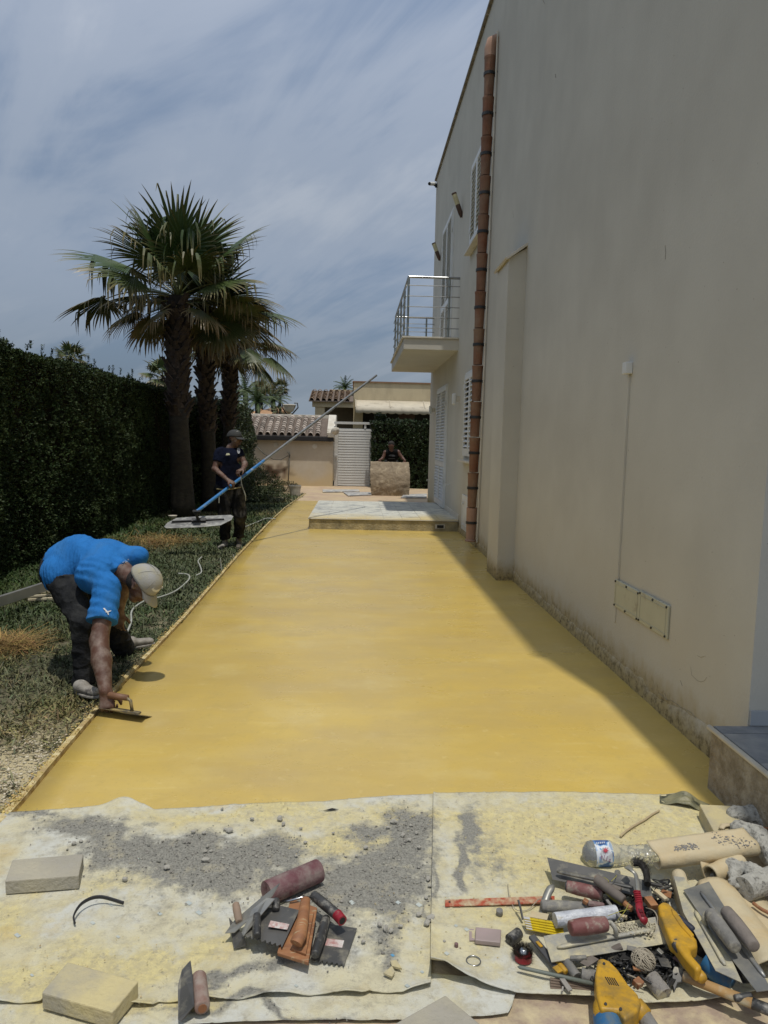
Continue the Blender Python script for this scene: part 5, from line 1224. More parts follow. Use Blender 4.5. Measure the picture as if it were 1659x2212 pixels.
MB().tube([he+Vector((0, 0, .008)), he+Vector((0, 0, .07))-d*.01, he+Vector((0, 0, .085))-d*.04], .010, 8).build('tang', M_BLADE, tw_, smooth=True)
MB().tube([he+Vector((0, 0, .085))-d*.03, hb+Vector((0, 0, .085))], [.017, .019], 12).build('handle', mat('worn_wooden_handle', (0.26, 0.13, 0.07), (0.17, 0.09, 0.05), scale=9, rough=.6), tw_, smooth=True)

# ---------------- standing worker with the bull float
MYc = 10.42
PM = lambda x, y, Y=MYc: np.array(AY(438.9+x*.1364, 905.2+y*.1364, Y))
w2 = person('standing man in navy shirt, dark cap and muddy trousers holding a long pole', tuple(G(500, 1178)))
hd = PM(500, 320); F2 = nrmz([.93, -.34, -.06]); hp_, hh2 = head_prims(hd, F2, [0, 0, 1], 1.0)
nk = PM(435, 455); sR = PM(250, 545); sL = PM(575, 545, 10.46); chs = PM(400, 620); wst = PM(400, 900); hpL = PM(310, 1120); hpR = PM(520, 1120)
eR = PM(185, 790, 10.36); wR = PM(385, 965, 10.10); eL = PM(660, 715, 10.40); wL = PM(632, 790, 10.22)
kR = PM(345, 1560, 10.36); aR = PM(345, 1890, 10.42); kL = PM(585, 1530, 10.36); aL = PM(562, 1860, 10.46)
poleA = np.array(AY(425, 1105, 9.55)); poleB = np.array(AY(813, 811, 14.2)); pd = nrmz(poleB-poleA)
hR = hand(wR, nrmz([.85, -.1, -.45]), nrmz([.2, .3, -.9]), [-.2, -.4, .9], curl=1.15, scale=1.05, thumb_curl=.8)
hL = hand(wL, nrmz([-.5, -.65, -.25]), nrmz([.1, .1, -1]), [.3, -.3, .9], curl=1.0, scale=1.05)
YF = ([0, 1, 0], .74)
prims = [(sR, sL, .06, .06, .05), (chs-V3(.07, 0, 0), chs+V3(.07, 0, 0), .095, .095, .05, YF), (chs, wst, .12, .115, .05, YF), (wst, (hpL+hpR)/2, .115, .11, .05, YF), (hpL, kR, .095, .062, .04), (hpR, kL, .095, .064, .04), (kR, aR, .060, .042), (kL, aL, .060, .042),
         ((sR+sL)/2+V3(0, 0, -.02), nk, .075, .056, .04), (nk, hd-V3(0, 0, .04), .056, .055), (sR, eR, .052, .042), (eR, wR, .043, .028), (sL, eL, .052, .042), (eL, wL, .043, .028)]
me = sdf_body('body', prims+hp_+hR+hL, res=.010, k=.02); link('body', me, M_SKIN, w2)
slR = sR*.45+eR*.55; slL = sL*.6+eL*.4; YF = ([0, 1, 0], .74)
sh_ = [(sR+V3(.02, 0, 0), sL-V3(.02, 0, 0), .082, .082, .04, YF), (chs-V3(.085, 0, .0), chs+V3(.085, 0, 0), .115, .115, .05, YF), (chs, PM(400, 1050), .17, .165, .05, YF), (PM(320, 800), PM(318, 1080), .105, .11, .04, YF), (PM(485, 800), PM(490, 1080), .105, .115, .04, YF),
       (sR, slR, .070, .066, .025), (sL, slL, .068, .064, .025), (sR+V3(.03, 0, .02), nk-V3(0, 0, .02), .055, .062, .04), (sL+V3(-.03, 0, .02), nk-V3(0, 0, .02), .055, .062, .04)]
me = sdf_body('shirt', sh_, res=.011, k=.022, cuts=[(slR, slR-sR, .12), (slL, slL-sL, .11), (PM(400, 1100), [0, 0, -1], .45), (nk+V3(0, 0, .0), [0, 0, 1], .11)], disp=lambda Q: -.010*np.abs(np.sin(Q[:, 2]*26+Q[:, 0]*22+vfbm(Q, 4, 2)*9))**.6*np.clip(1.35-Q[:, 2], .25, .8)+.014*vfbm(Q, 6, 3)+.004)
s2 = link('shirt', me, M_NAVY, w2); bv2 = bvh_of(me)
tr = [(hpL, hpR, .13, .13, .04, YF), (hpL, kR, .112, .088, .025), (hpR, kL, .116, .096, .025), (kR, aR, .084, .074), (kL, aL, .086, .074)]
me = sdf_body('trousers', tr, res=.012, k=.03, cuts=[(aR-V3(0, 0, .02), [0, 0, -1], .13), (aL-V3(0, 0, .02), [0, 0, -1], .13)], disp=lambda Q: .013*np.sin(Q[:, 2]*48+vfbm(Q, 5, 2)*9)*np.clip(.8-Q[:, 2], .15, .7)+.010*vfbm(Q, 7, 2)); link('trousers', me, M_TROUS2, w2)
fR = np.array([aR[0]+.01, aR[1]+.06, -.02]); fL = np.array([aL[0], aL[1]+.06, -.02])
shoe('shoe', fR, fR+V3(-.06, -.28, 0), w2, M_SHOE, ankle=np.array([aR[0], aR[1], .09])); shoe('shoe', fL, fL+V3(.03, -.28, 0), w2, M_SHOE2, ankle=np.array([aL[0], aL[1], .09]))
cm, br = cap_mesh(hh2); cp = cm.build('cap', M_CAPD, w2, smooth=True); cp.modifiers.new('s', 'SOLIDIFY').thickness = .003
o = br.build('brim', M_CAPD, cp, smooth=True); o.modifiers.new('s', 'SOLIDIFY').thickness = .003
link('hair', sdf_body('hair', [(hh2(-.025, 0, .02), hh2(-.035, 0, -.025), .084, .068, .02), (hh2(.055, 0, -.085), hh2(.05, 0, -.09), .036, .034, .01)], res=.010, k=.01), M_HAIR, w2)
def zz2(l): return [(438.9+x*.1364, 905.2+y*.1364) for x, y in l]
cb = BVHTree.FromPolygons([Vector(v) for v in cm.v], [tuple(f) for f in cm.f])
decal('cap_print', [zz2(q) for q in ([(523, 203), (527, 196), (560, 178), (556, 186)], [(530, 206), (534, 200), (566, 184), (562, 192)])], cb, M_WHT, cp, off=.006)
decal('chest_emblem', [zz2(q) for q in ([(360, 575), (375, 545), (385, 545), (395, 575)], [(385, 545), (398, 550), (405, 575), (395, 572)], [(395, 560), (405, 540), (412, 548), (425, 572), (405, 570)])], bv2, M_YPRT, s2, off=.012)
el = [(556+24*math.cos(a), 508+48*math.sin(a)) for a in np.linspace(0, 6.28, 15)[:-1]]
decal('club_crest', [zz2(el)], bv2, mat('grey_crest', (0.35, 0.36, 0.38)), s2, off=.014)
MB().tube(smooth_path([Vector(PM(215, 1108, 10.27)), Vector(PM(400, 1115, 10.22)), Vector(PM(600, 1078, 10.27))]), .008, 6).build('shirt_hem_piping', mat('gold_hem', (0.34, 0.28, 0.13)), s2)
MB().tube(smooth_path([Vector(PM(598, 900, 10.30)), Vector(PM(612, 1040, 10.27)), Vector(PM(665, 1200, 10.28)), Vector(PM(672, 1290, 10.30))]), .008, 6).build('drawstring', M_CAB, s2)
MB().tube([Vector(PM(255, 1190, 10.28)), Vector(PM(250, 1330, 10.28))], .008, 5).build('zip_strip', M_CAB, s2)
# bull float
bf_ = thing('bull_float', 'wide rounded-end bull float blade on a long blue and steel pole', 'bull float', tuple(poleA))
M_BPOLE = mat('blue_enamelled_pole', (0.035, 0.17, 0.42), (0.05, 0.20, 0.45), scale=9, rough=.35, c3=(0.40, 0.42, 0.42), amt=.22, s3=14, soft=.15)
M_GPOLE = mat('zinc_pole', (0.36, 0.37, 0.37), (0.28, 0.29, 0.29), scale=6, rough=.4, metal=.7, c3=(0.24, 0.23, 0.19), amt=.3, s3=8)
M_FLOAT = mat('dusty_magnesium_blade', (0.21, 0.21, 0.20), (0.12, 0.12, 0.12), scale=5, rough=.5, metal=.4, c3=(0.42, 0.42, 0.38), amt=.30, s3=9, soft=.25, stretch=(1, 2, 2))
pA = Vector(poleA); pB = Vector(poleB); f1, f2 = .30, .66
# section ends from where the joints fall
MB().tube([pA, pA.lerp(pB, f1)], .0235, 14).build('blue_pole_section', M_BPOLE, bf_, smooth=True, auto=40)
MB().tube([pA.lerp(pB, f1), pA.lerp(pB, f2)], .021, 14).build('steel_pole_section', M_GPOLE, bf_, smooth=True, auto=40)
MB().tube([pA.lerp(pB, f2), pA.lerp(pB, f2+.01), pA.lerp(pB, f2+.0101), pB], [.024, .024, .021, .021], 14).build('steel_pole_section', M_GPOLE, bf_, smooth=True, auto=40)
MB().tube([pA.lerp(pB, f1-.012), pA.lerp(pB, f1+.012)], .0245, 14).build('joint_sleeve', M_GPOLE, bf_)
z2p = lambda x, y: (550/1.8228+x/1.3825/1.8228, 1300/1.8228+y/1.3825/1.8228)
def fp(x, y, Y): a = z2p(x, y); return AY(a[0], a[1], Y)
yt, yb_ = 9.72, 9.56
out_ = [(132, 1070, yb_), (150, 1048, (yt+yb_)/2), (200, 1022, yt), (330, 1012, yt), (495, 1005, yt), (510, 1013, (yt*.7+yb_*.3)), (500, 1032, (yt*.4+yb_*.6)), (440, 1062, yb_), (330, 1072, yb_), (200, 1077, yb_), (145, 1078, yb_)]
MB().plate([fp(*q) for q in out_], .004, up=(0, -1, .6)).build('float_blade', M_FLOAT, bf_, bev=.0015)
for (xa, ya, xb, yb2) in [(175, 1041, 460, 1028), (172, 1052, 455, 1040)]:
    MB().bar(fp(xa, ya, 9.635), fp(xb, yb2, 9.635), .014, .022, up=(0, -.7, .7)).build('blade_rib', M_IRON, bf_)
c = fp(320, 1035, 9.62)
MB().bar(c+Vector((-.09, 0, 0)), c+Vector((.10, 0, .01)), .05, .03, up=(0, -.7, .7)).tube([c, c+Vector((-.02, -.05, .09)), pA], [.018, .022, .02], 8).tube([pA-Vector((.05, 0, 0)), pA+Vector((.05, 0, 0))], .022, 8).build('pivot_bracket', M_IRON, bf_)

# ---------------- third worker holding the mat
M3 = 21.05
P3 = lambda x, y, Y=M3: np.array(AY(795.5+x*.0992, 905.2+y*.0992, Y))
w3 = person('dark-haired man in black vest stooping behind the upright mat', (P3(500, 900)[0], 21.3, 0))
hd = P3(500, 585, 20.98); F3 = nrmz([-.05, -.75, -.62]); hp_, hh3 = head_prims(hd, F3, [0, -.6, .8])
sR, sL = P3(375, 730), P3(645, 720); ch3 = P3(510, 800, 21.12); wa = P3(510, 1000, 21.32); eR, eL = P3(310, 860, 21.0), P3(745, 850, 21.0)
topL = matpt(.24, 1.0); topR = matpt(.90, 1.0)
wR = np.array(topL)+V3(0, .04, .05); wL = np.array(topR)+V3(0, .04, .06)
hl = V3(wa[0]-.10, 21.5, .90); hr_ = V3(wa[0]+.10, 21.5, .90); kl = V3(wa[0]-.14, 21.35, .5); kr = V3(wa[0]+.14, 21.35, .5); al = V3(wa[0]-.15, 21.45, .08); ar = V3(wa[0]+.15, 21.45, .08)
prims = [(sR, sL, .07, .07, .05), (ch3-V3(.09, 0, 0), ch3+V3(.09, 0, 0), .12, .12, .05), (ch3, wa, .125, .12, .05), (wa, (hl+hr_)/2, .12, .13, .05), (hl, kl, .09, .06), (hr_, kr, .09, .06), (kl, al, .06, .04), (kr, ar, .06, .04), ((sR+sL)/2, hd, .06, .06, .04),
         (sR, eR, .055, .045), (eR, wR, .044, .030), (sL, eL, .055, .045), (eL, wL, .044, .030)]
prims += hand(wR, [0, -.3, -1], [0, -1, 0], [1, 0, 0], curl=.9, thumb_curl=.6)+hand(wL, [0, -.3, -1], [0, -1, 0], [-1, 0, 0], curl=.9, thumb_curl=.6)
link('body', sdf_body('body', prims+hp_, res=.013, k=.02), M_SKIN2, w3)
ve = [(sR+V3(.03, 0, 0), sL-V3(.03, 0, 0), .082, .082, .05), (ch3-V3(.10, 0, 0), ch3+V3(.10, 0, 0), .135, .135, .05), (ch3, wa, .14, .14, .05), (wa, (hl+hr_)/2, .14, .15, .05)]
vm = sdf_body('vest', ve, res=.013, k=.03, cuts=[(sR, [-1, 0, 0.1], .12), (sL, [1, 0, .1], .12)], disp=lambda Q: .008*vfbm(Q, 8, 2)); v3 = link('vest', vm, M_BLACKT, w3)
def zz4(l): return [(795.5+x*.0992, 905.2+y*.0992) for x, y in l]
decal('vest_print', [zz4(q) for q in ([(440, 800), (480, 770), (560, 775), (590, 805), (560, 812), (480, 808)], [(430, 850), (590, 845), (580, 865), (440, 868)])], bvh_of(vm), mat('dull_grey_print', (0.07, 0.075, 0.08)), v3, off=.01)
link('trousers', sdf_body('trousers', [(hl, hr_, .13, .13), (hl, kl, .11, .08), (hr_, kr, .11, .08), (kl, al, .08, .07), (kr, ar, .08, .07)], res=.016, k=.03), M_TROUS, w3)
shoe('shoe', V3(al[0], 21.5, 0), V3(al[0], 21.22, 0), w3, M_SHOE2); shoe('shoe', V3(ar[0], 21.5, 0), V3(ar[0], 21.22, 0), w3, M_SHOE2)
link('hair', sdf_body('hair', [(hh3(-.025, 0, .05), hh3(-.02, 0, .0), .094, .085, .02)], res=.010, k=.01, disp=lambda Q: .006*vfbm(Q, 30, 2)), M_HAIR, w3)
# ============================================================ FOREGROUND
z6 = lambda x, y: (1097.2+x*.3386, 1673.2+y*.3386)
z7 = lambda x, y: (466.3+x*.3307, 1810.4+y*.3307)
z11 = lambda x, y: (960+x*.2645, 1920.1+y*.2645)
z12 = lambda x, y: (1344+x*.2064, 1755.5+y*.2064)
z13 = lambda x, y: (x*.3307, 1700.7+y*.3307)
zd = lambda x, y: (x, y)
GR = [(190, 1805, 110, 26, 1), (320, 1835, 150, 40, 1.1), (450, 1866, 150, 55, 1.15), (560, 1840, 110, 42, 1.1), (700, 1930, 120, 45, .85), (380, 1900, 120, 25, .7), (790, 1905, 120, 55, .95), (868, 1805, 60, 65, 1.0), (800, 1860, 80, 50, .8), (740, 2010, 60, 55, .8), (700, 2090, 80, 20, .8),
      (560, 2112, 130, 18, .8), (850, 2010, 30, 60, .6), (880, 2060, 30, 40, .5), (60, 1780, 90, 14, .6), (1010, 1790, 22, 60, .9), (1003, 1870, 12, 45, .9), (500, 2140, 100, 8, .6), (640, 1900, 80, 30, .7), (200, 1850, 40, 20, .6), (760, 1790, 60, 16, .7), (560, 2190, 200, 10, .7), (930, 1900, 10, 60, .6), (330, 1765, 30, 10, .5), (1060, 1850, 40, 30, .4)]
YL = [(130, 2100, 150, 70, 1.0), (330, 2090, 100, 60, 1), (60, 1965, 80, 32, .9), (470, 2050, 80, 60, .8), (720, 1805, 140, 25, .9), (900, 1760, 200, 22, .9), (1250, 1780, 250, 60, 1.1), (1400, 1800, 120, 60, 1), (1150, 1850, 150, 60, .9), (520, 1752, 200, 10, .9),
      (690, 1830, 60, 20, .8), (400, 2180, 100, 20, .9), (860, 1940, 40, 60, .6), (250, 1920, 60, 25, .6), (1000, 2030, 60, 60, .5), (1350, 1760, 150, 40, .9), (600, 1760, 150, 15, .8), (1100, 1960, 140, 40, .6), (1480, 1770, 40, 30, .8)]
def blobs(Q, L, warp=.10):
    q = np.array(Q, float).copy(); z3 = np.zeros(len(q)); b = np.c_[q[:, 0], q[:, 1], z3]
    wx = vfbm(b+[5, 0, 0], 3.5, 4)*warp*2; wy = vfbm(b+[0, 9, 0], 3.5, 4)*warp*2; out = np.zeros(len(q))
    for (px, py, rx, ry, a) in L:
        c = G(px, py); ex = (G(px+rx, py)-c).length; ey = (G(px, py-ry)-c).length
        d = ((q[:, 0]+wx-c.x)/ex)**2+((q[:, 1]+wy-c.y)/ey)**2; out = np.maximum(out, a*np.exp(-d*.75))
    return out
def sheet_material():
    m = bpy.data.materials.new('dusty_vinyl_sheet'); m.use_nodes = True; t = m.node_tree; N = t.nodes; L = t.links; b = N['Principled BSDF']; b.inputs['Roughness'].default_value = .8; b.inputs['Specular IOR Level'].default_value = .25
    tcn = N.new('ShaderNodeTexCoord')
    def nz(s, det=8, r=.65, st=(1, 1, 1)):
        mp = N.new('ShaderNodeMapping'); mp.inputs['Scale'].default_value = st; L.new(tcn.outputs['Object'], mp.inputs[0])
        n = N.new('ShaderNodeTexNoise'); n.inputs['Scale'].default_value = s; n.inputs['Detail'].default_value = det; n.inputs['Roughness'].default_value = r; L.new(mp.outputs[0], n.inputs['Vector']); return n.outputs[0]
    def mapr(v, a, b_, c=0, d=1):
        r = N.new('ShaderNodeMapRange'); L.new(v, r.inputs[0])
        for i, q in enumerate((a, b_, c, d)): r.inputs[i+1].default_value = q
        return r.outputs[0]
    def at(n):
        a = N.new('ShaderNodeAttribute'); a.attribute_name = n; return a.outputs['Fac']
    def add(a, k, c):
        q = N.new('ShaderNodeMath'); q.operation = 'MULTIPLY_ADD'; L.new(a, q.inputs[0]); q.inputs[1].default_value = k; L.new(c, q.inputs[2]); return q.outputs[0]
    def mix(f, a, col):
        mi = N.new('ShaderNodeMix'); mi.data_type = 'RGBA'; L.new(f, mi.inputs[0])
        if isinstance(a, tuple): mi.inputs[6].default_value = (*a, 1)
        else: L.new(a, mi.inputs[6])
        if isinstance(col, tuple): mi.inputs[7].default_value = (*col, 1)
        else: L.new(col, mi.inputs[7])
        return mi.outputs[2]
    base = mix(mapr(nz(4), .40, .56), (0.60, 0.60, 0.53), (0.62, 0.575, 0.40))
    base = mix(mapr(nz(12, 9, .75), .48, .66, 0, .75), base, (0.42, 0.38, 0.265)); base = mix(mapr(nz(3.3), .58, .70, 0, .5), base, (0.56, 0.42, 0.17)); base = mix(mapr(nz(30, 9, .8), .55, .63, 0, .6), base, (0.33, 0.30, 0.235))
    ycol = mix(mapr(nz(40, 6, .7), .4, .6), (0.69, 0.60, 0.30), (0.56, 0.49, 0.27))
    ycol = mix(mapr(nz(4), .55, .7, 0, .5), ycol, (0.58, 0.42, 0.14)); ycol = mix(mapr(nz(18, 9, .75), .5, .64, 0, .6), ycol, (0.47, 0.42, 0.29)); ycol = mix(mapr(nz(7, 8, .7), .54, .66, 0, .6), ycol, (0.64, 0.61, 0.47)); ycol = mix(mapr(nz(26, 9, .8), .54, .62, 0, .7), ycol, (0.36, 0.32, 0.22))
    s = mix(mapr(add(nz(14, 9, .72), 1.7, at('yel')), .95, 1.55), base, ycol)
    gcol = mix(mapr(nz(120, 4, .7), .38, .62), (0.19, 0.185, 0.16), (0.32, 0.31, 0.265))
    gcol = mix(mapr(nz(9), .56, .66, 0, .5), gcol, (0.48, 0.43, 0.29))
    s = mix(mapr(add(nz(22, 9, .75), 1.6, at('grey')), 1.02, 1.38), s, gcol)
    s = mix(mapr(nz(55, 8, .7), .60, .74, 0, .5), s, (0.24, 0.21, 0.155))
    L.new(s, b.inputs['Base Color'])
    bp = N.new('ShaderNodeBump'); bp.inputs['Strength'].default_value = .9; bp.inputs['Distance'].default_value = .006
    hh_ = add(nz(120, 5, .8), .8, add(nz(20, 6, .6), .8, at('grey'))); L.new(hh_, bp.inputs['Height']); L.new(bp.outputs[0], b.inputs['Normal']); return m
M_SHEET = sheet_material()
M_SEDGE = mat('torn_sheet_edge', (0.42, 0.36, 0.24), rough=.9)
def resample(poly, n):
    P = [np.array(p, float) for p in poly]; s = [0]
    for a, b in zip(P, P[1:]): s.append(s[-1]+np.linalg.norm(b-a))
    s = np.array(s)/s[-1]; t = np.linspace(0, 1, n); A = np.array(P); return np.c_[np.interp(t, s, A[:, 0]), np.interp(t, s, A[:, 1])]
def sheet(label, T, B, z0, lift, nu=260, nv=110, rag=.003):
    T = resample(T, nu); B = resample(B, nu); TT = np.array([G(*p)[:2] for p in T]); BB = np.array([G(*p)[:2] for p in B])
    v = np.linspace(0, 1, nv)[None, :, None]; XY = TT[:, None]*(1-v)+BB[:, None]*v; XY = XY.reshape(-1, 2)
    u_ = np.repeat(np.linspace(0, 1, nu), nv); v_ = np.tile(np.linspace(0, 1, nv), nu); P3_ = np.c_[XY, np.zeros(len(XY))]
    z = z0+.0028*np.exp(-(vfbm(P3_*[1, 1.6, 1], 2.2, 3)/.018)**2)+.0022*np.exp(-(vfbm(P3_*[1.5, .7, 1]+31, 3.1, 3)/.014)**2)+.0035*vfbm(P3_, 3, 3)+.0012*vfbm(P3_, 25, 2)+lift(u_, v_, XY)
    gr = blobs(XY, GR); z += .003*gr
    edge = np.exp(-np.minimum(v_, 1-v_)*nv/3); XY = XY+np.c_[vfbm(P3_, 14, 3)*rag*edge, vfbm(P3_+7, 14, 3)*rag*edge*2]
    i = (np.arange(nu-1)[:, None]*nv+np.arange(nv-1)[None]).ravel(); F = np.stack([i, i+1, i+nv+1, i+nv], 1)
    me = np_mesh('floor_sheet', np.c_[XY, z], F, 4, True); vattr(me, 'grey', gr); vattr(me, 'yel', np.clip(blobs(XY, YL), 0, 1.1))
    o = link('floor_sheet', me, M_SHEET, None, label=label, cat='plastic sheet'); sdm = o.modifiers.new('s', 'SOLIDIFY'); sdm.thickness = .0025; sdm.offset = -1
    return o
def lift_low(u, v, XY): return .004*np.exp(-(1-v)*30)
sheet('bottom strip of pale floor sheet showing below the torn edge of the left sheet', [(-70, 2125), (300, 2120), (700, 2112), (930, 2105), (1122, 2120)], [(-70, 2300), (200, 2262), (400, 2216), (580, 2209), (853, 2206), (960, 2214), (1010, 2200), (1098, 2192), (1105, 2176)], .004, lift_low, 200, 50)
def lift_left(u, v, XY):
    b = .010*np.exp(-(1-v)*45)*(1+.8*np.sin(u*40)); t = .012*np.exp(-v*40)*(np.exp(-((u-.33)/.035)**2)*1.6+.25)
    rid = .010*np.exp(-((u-.335-(v*.10))/.03)**2)*np.exp(-v*7); c = .006*np.exp(-((v-.86-.02*np.sin(u*9))/.012)**2)*(u > .45)
    return b+t+rid+c
sheet('big cream floor sheet on the left, smeared with grey and yellow cement powder', [(-70, 1768), (0, 1763), (120, 1753), (240, 1743), (285, 1738), (310, 1743), (335, 1753), (420, 1748), (560, 1740), (700, 1736), (770, 1729), (860, 1724), (937, 1720)],
      [(-70, 2182), (0, 2174), (88, 2174), (96, 2164), (160, 2170), (300, 2184), (330, 2180), (342, 2172), (400, 2172), (500, 2168), (560, 2160), (720, 2156), (780, 2157), (800, 2150), (870, 2152), (931, 2136)], .009, lift_left)
def lift_right(u, v, XY):
    a = .010*np.exp(-u*60); c = .050*np.exp(-((1-v)/.045)**2)*np.exp(-((u-.0)/.09)**2); b = .012*np.exp(-(1-v)*35)*(1+.6*np.sin(u*14+1)); f = .02*np.exp(-v*26)*np.exp(-((u-.93)/.07)**2)
    return a+b+f+c+.006*np.exp(-((v-.80-.05*u)/.015)**2)*(u < .5)
sheet('cream floor sheet on the right dusted yellow, under the heap of tools', [(936, 1721), (1000, 1718), (1200, 1716), (1400, 1721), (1480, 1728), (1520, 1752)], [(929, 2128), (960, 2124), (1010, 2133), (1060, 2146), (1119, 2156), (1200, 2163), (1288, 2174), (1393, 2181), (1500, 2173), (1596, 2165), (1720, 2148)], .014, lift_right)
# printed pale-blue squares still visible on the vinyl
SBVH = {True: bvh_of(bpy.data.objects['floor_sheet.001'].data), False: bvh_of(bpy.data.objects['floor_sheet.002'].data)}
M_SQ = mat('pale_blue_print', (0.40, 0.45, 0.44), (0.50, 0.52, 0.46), scale=30, rough=.7); M_SQB = mat('blue_print', (0.12, 0.32, 0.50), rough=.7)
g = np.random.default_rng(12)
sqs = [(240, 1955, 0), (345, 1974, 0), (408, 1951, 0), (255, 2024, 0), (200, 1994, 0), (38, 2021, 0), (848, 2064, 1), (860, 1950, 0), (905, 1955, 0), (985, 2000, 0), (1008, 2008, 0), (1000, 2095, 0), (912, 2100, 0), (880, 2130, 0), (430, 1972, 0), (69, 2107, 0), (1040, 1948, 0), (760, 1950, 0), (640, 2130, 0), (965, 2060, 0)]
for k, (x, y, b) in enumerate(sqs):
    s = 5+1.5*(k % 3); po = bpy.data.objects['floor_sheet.001' if x < 936 else 'floor_sheet.002']
    decal('printed_square', [[(x-s, y-s*.1), (x-s*.1, y-s*.7), (x+s, y+s*.1), (x+s*.1, y+s*.7)]], SBVH[x < 936], M_SQB if b else M_SQ, po, off=.0012)
# ---- rubble and dust grains on the sheets
def in_sheet(n, box, thr, L, seed):
    g = np.random.default_rng(seed); a = G(box[0], box[3]); b = G(box[2], box[1]); P = np.c_[g.uniform(-1.6, 1.3, n), g.uniform(1.78, 3.02, n)]
    w = blobs(P, L); k = g.random(n)*thr < w*w; P = P[k]; return P
M_RUB = mat('grey_rubble', (0.30, 0.285, 0.245), (0.22, 0.21, 0.18), scale=30, rough=.95, island=.35, bump=.4)
P = in_sheet(90000, (0, 1740, 1100, 2180), 3.2, GR, 3); n = len(P); g = np.random.default_rng(5)
rocks('cement_grit', np.c_[P, .012+g.uniform(0, .004, n)], g.uniform(.0008, .0034, n)*(1+g.random(n)**14*2.0), M_RUB, 'grey cement grit strewn over the left floor sheet', 'grit', 6)
big = [(605, 1770, 16), (612, 1781, 11), (850, 1777, 17), (838, 1788, 9), (870, 1806, 13), (884, 1815, 11), (900, 1800, 9), (545, 1770, 10), (495, 1795, 15), (486, 1792, 9), (418, 1797, 9), (441, 1800, 9), (448, 1829, 10), (443, 1840, 10), (456, 1839, 8), (360, 1875, 13), (445, 1860, 17), (270, 1900, 11), (930, 1985, 16), (922, 1996, 12), (905, 1977, 10), (820, 2000, 12), (833, 2008, 14), (845, 2012, 12), (865, 2002, 9), (790, 1832, 10), (770, 1850, 7), (640, 1850, 7), (660, 1820, 8), (720, 1800, 7), (580, 1825, 7), (905, 1832, 10), (888, 1784, 9), (650, 1790, 8), (160, 1823, 10), (175, 1818, 8), (925, 1900, 12), (928, 1915, 10), (920, 1940, 9), (480, 1748, 8), (785, 2035, 9), (960, 2034, 6)]
Pb = np.array([list(G(x, y, .016)) for x, y, r in big]); Rb = np.array([r for x, y, r in big])*.00085
mbk = 0
for k, (p, r) in enumerate(zip(Pb, Rb)):
    g2_ = np.random.default_rng(k+90); ico = bmesh.new(); bmesh.ops.create_icosphere(ico, subdivisions=2, radius=1); sc_ = g2_.uniform(.7, 1.2, 3)*[1, 1, .7]
    for v in ico.verts: v.co = Vector([v.co[i]*sc_[i]*r*(1+.5*mnoise.noise(v.co*1.3+Vector((k, 0, 0)))) for i in range(3)])
    me = bpy.data.meshes.new('cement_pebble'); ico.to_mesh(me); ico.free(); o = link('cement_pebble', me, M_RUB, None, group='pebbles on the floor sheets', label='small grey cement pebble lying in the powder on the floor sheet', cat='pebble'); o.location = Vector(p)+Vector((0, 0, r*.35))
P = in_sheet(16000, (900, 1740, 1500, 2100), 3.0, YL, 9); n = len(P)
rocks('yellow_grit', np.c_[P, .017+g.uniform(0, .003, n)], g.uniform(.001, .0032, n), mat('yellow_grit', (0.58, 0.49, 0.26), (0.46, 0.37, 0.18), rough=.95, island=.2), 'fine yellow cement grit on the floor sheets', 'grit', 7)

# ---- concrete pavers
M_BLOCK = mat('cast_concrete_paver', (0.36, 0.335, 0.275), (0.30, 0.28, 0.225), scale=12, rough=.95, bump=.9, bscale=70, c3=(0.46, 0.42, 0.31), amt=.3, s3=6, soft=.3, bdist=.006)
M_BLOCKY = mat('yellow_powdered_paver', (0.55, 0.47, 0.245), (0.46, 0.40, 0.25), scale=10, rough=.95, bump=.8, bscale=70, c3=(0.33, 0.31, 0.25), amt=.3, s3=7, soft=.3, bdist=.006)
def block(label, tops, base0, m, h=None, zb=.012):
    g0 = G(*base0, zb); h = h or AY(*tops[0], g0.y).z
    t = [G(x, y, h) for x, y in tops]; mb = MB(); mb.hexa([Vector((p.x, p.y, zb)) for p in t]+t)
    bm2 = bmesh.new(); me0 = mb.mesh('b'); bm2.from_mesh(me0); bmesh.ops.recalc_face_normals(bm2, faces=bm2.faces[:]); bm2.to_mesh(me0); bm2.free()
    o = link('concrete_paver', me0, m, None, label=label, cat='paver'); b = o.modifiers.new('bevel', 'BEVEL'); b.width = .004; b.segments = 2; return o, h
block('pale grey paver lying at the left edge of the floor sheet', [(10.9, 1903), (170.3, 1890.9), (180.2, 1843.9), (26.5, 1857)], (11.6, 1933.2), M_BLOCK)
block('thick paver powdered yellow on top at the bottom left corner', [(90, 2143.8), (243, 2186.8), (299.3, 2119), (146, 2077)], (91, 2180), M_BLOCKY)
block('paver corner poking up at the bottom middle edge', [(962, 2149), (1062, 2232), (900, 2310), (795, 2243)], None or (962, 2149), M_BLOCK, h=.05)
block('tilted cream paver leaning beside the rough step', [(1511, 1737), (1578, 1740), (1612, 1790), (1542, 1796)], (1511, 1762), M_BLOCKY, h=.075)
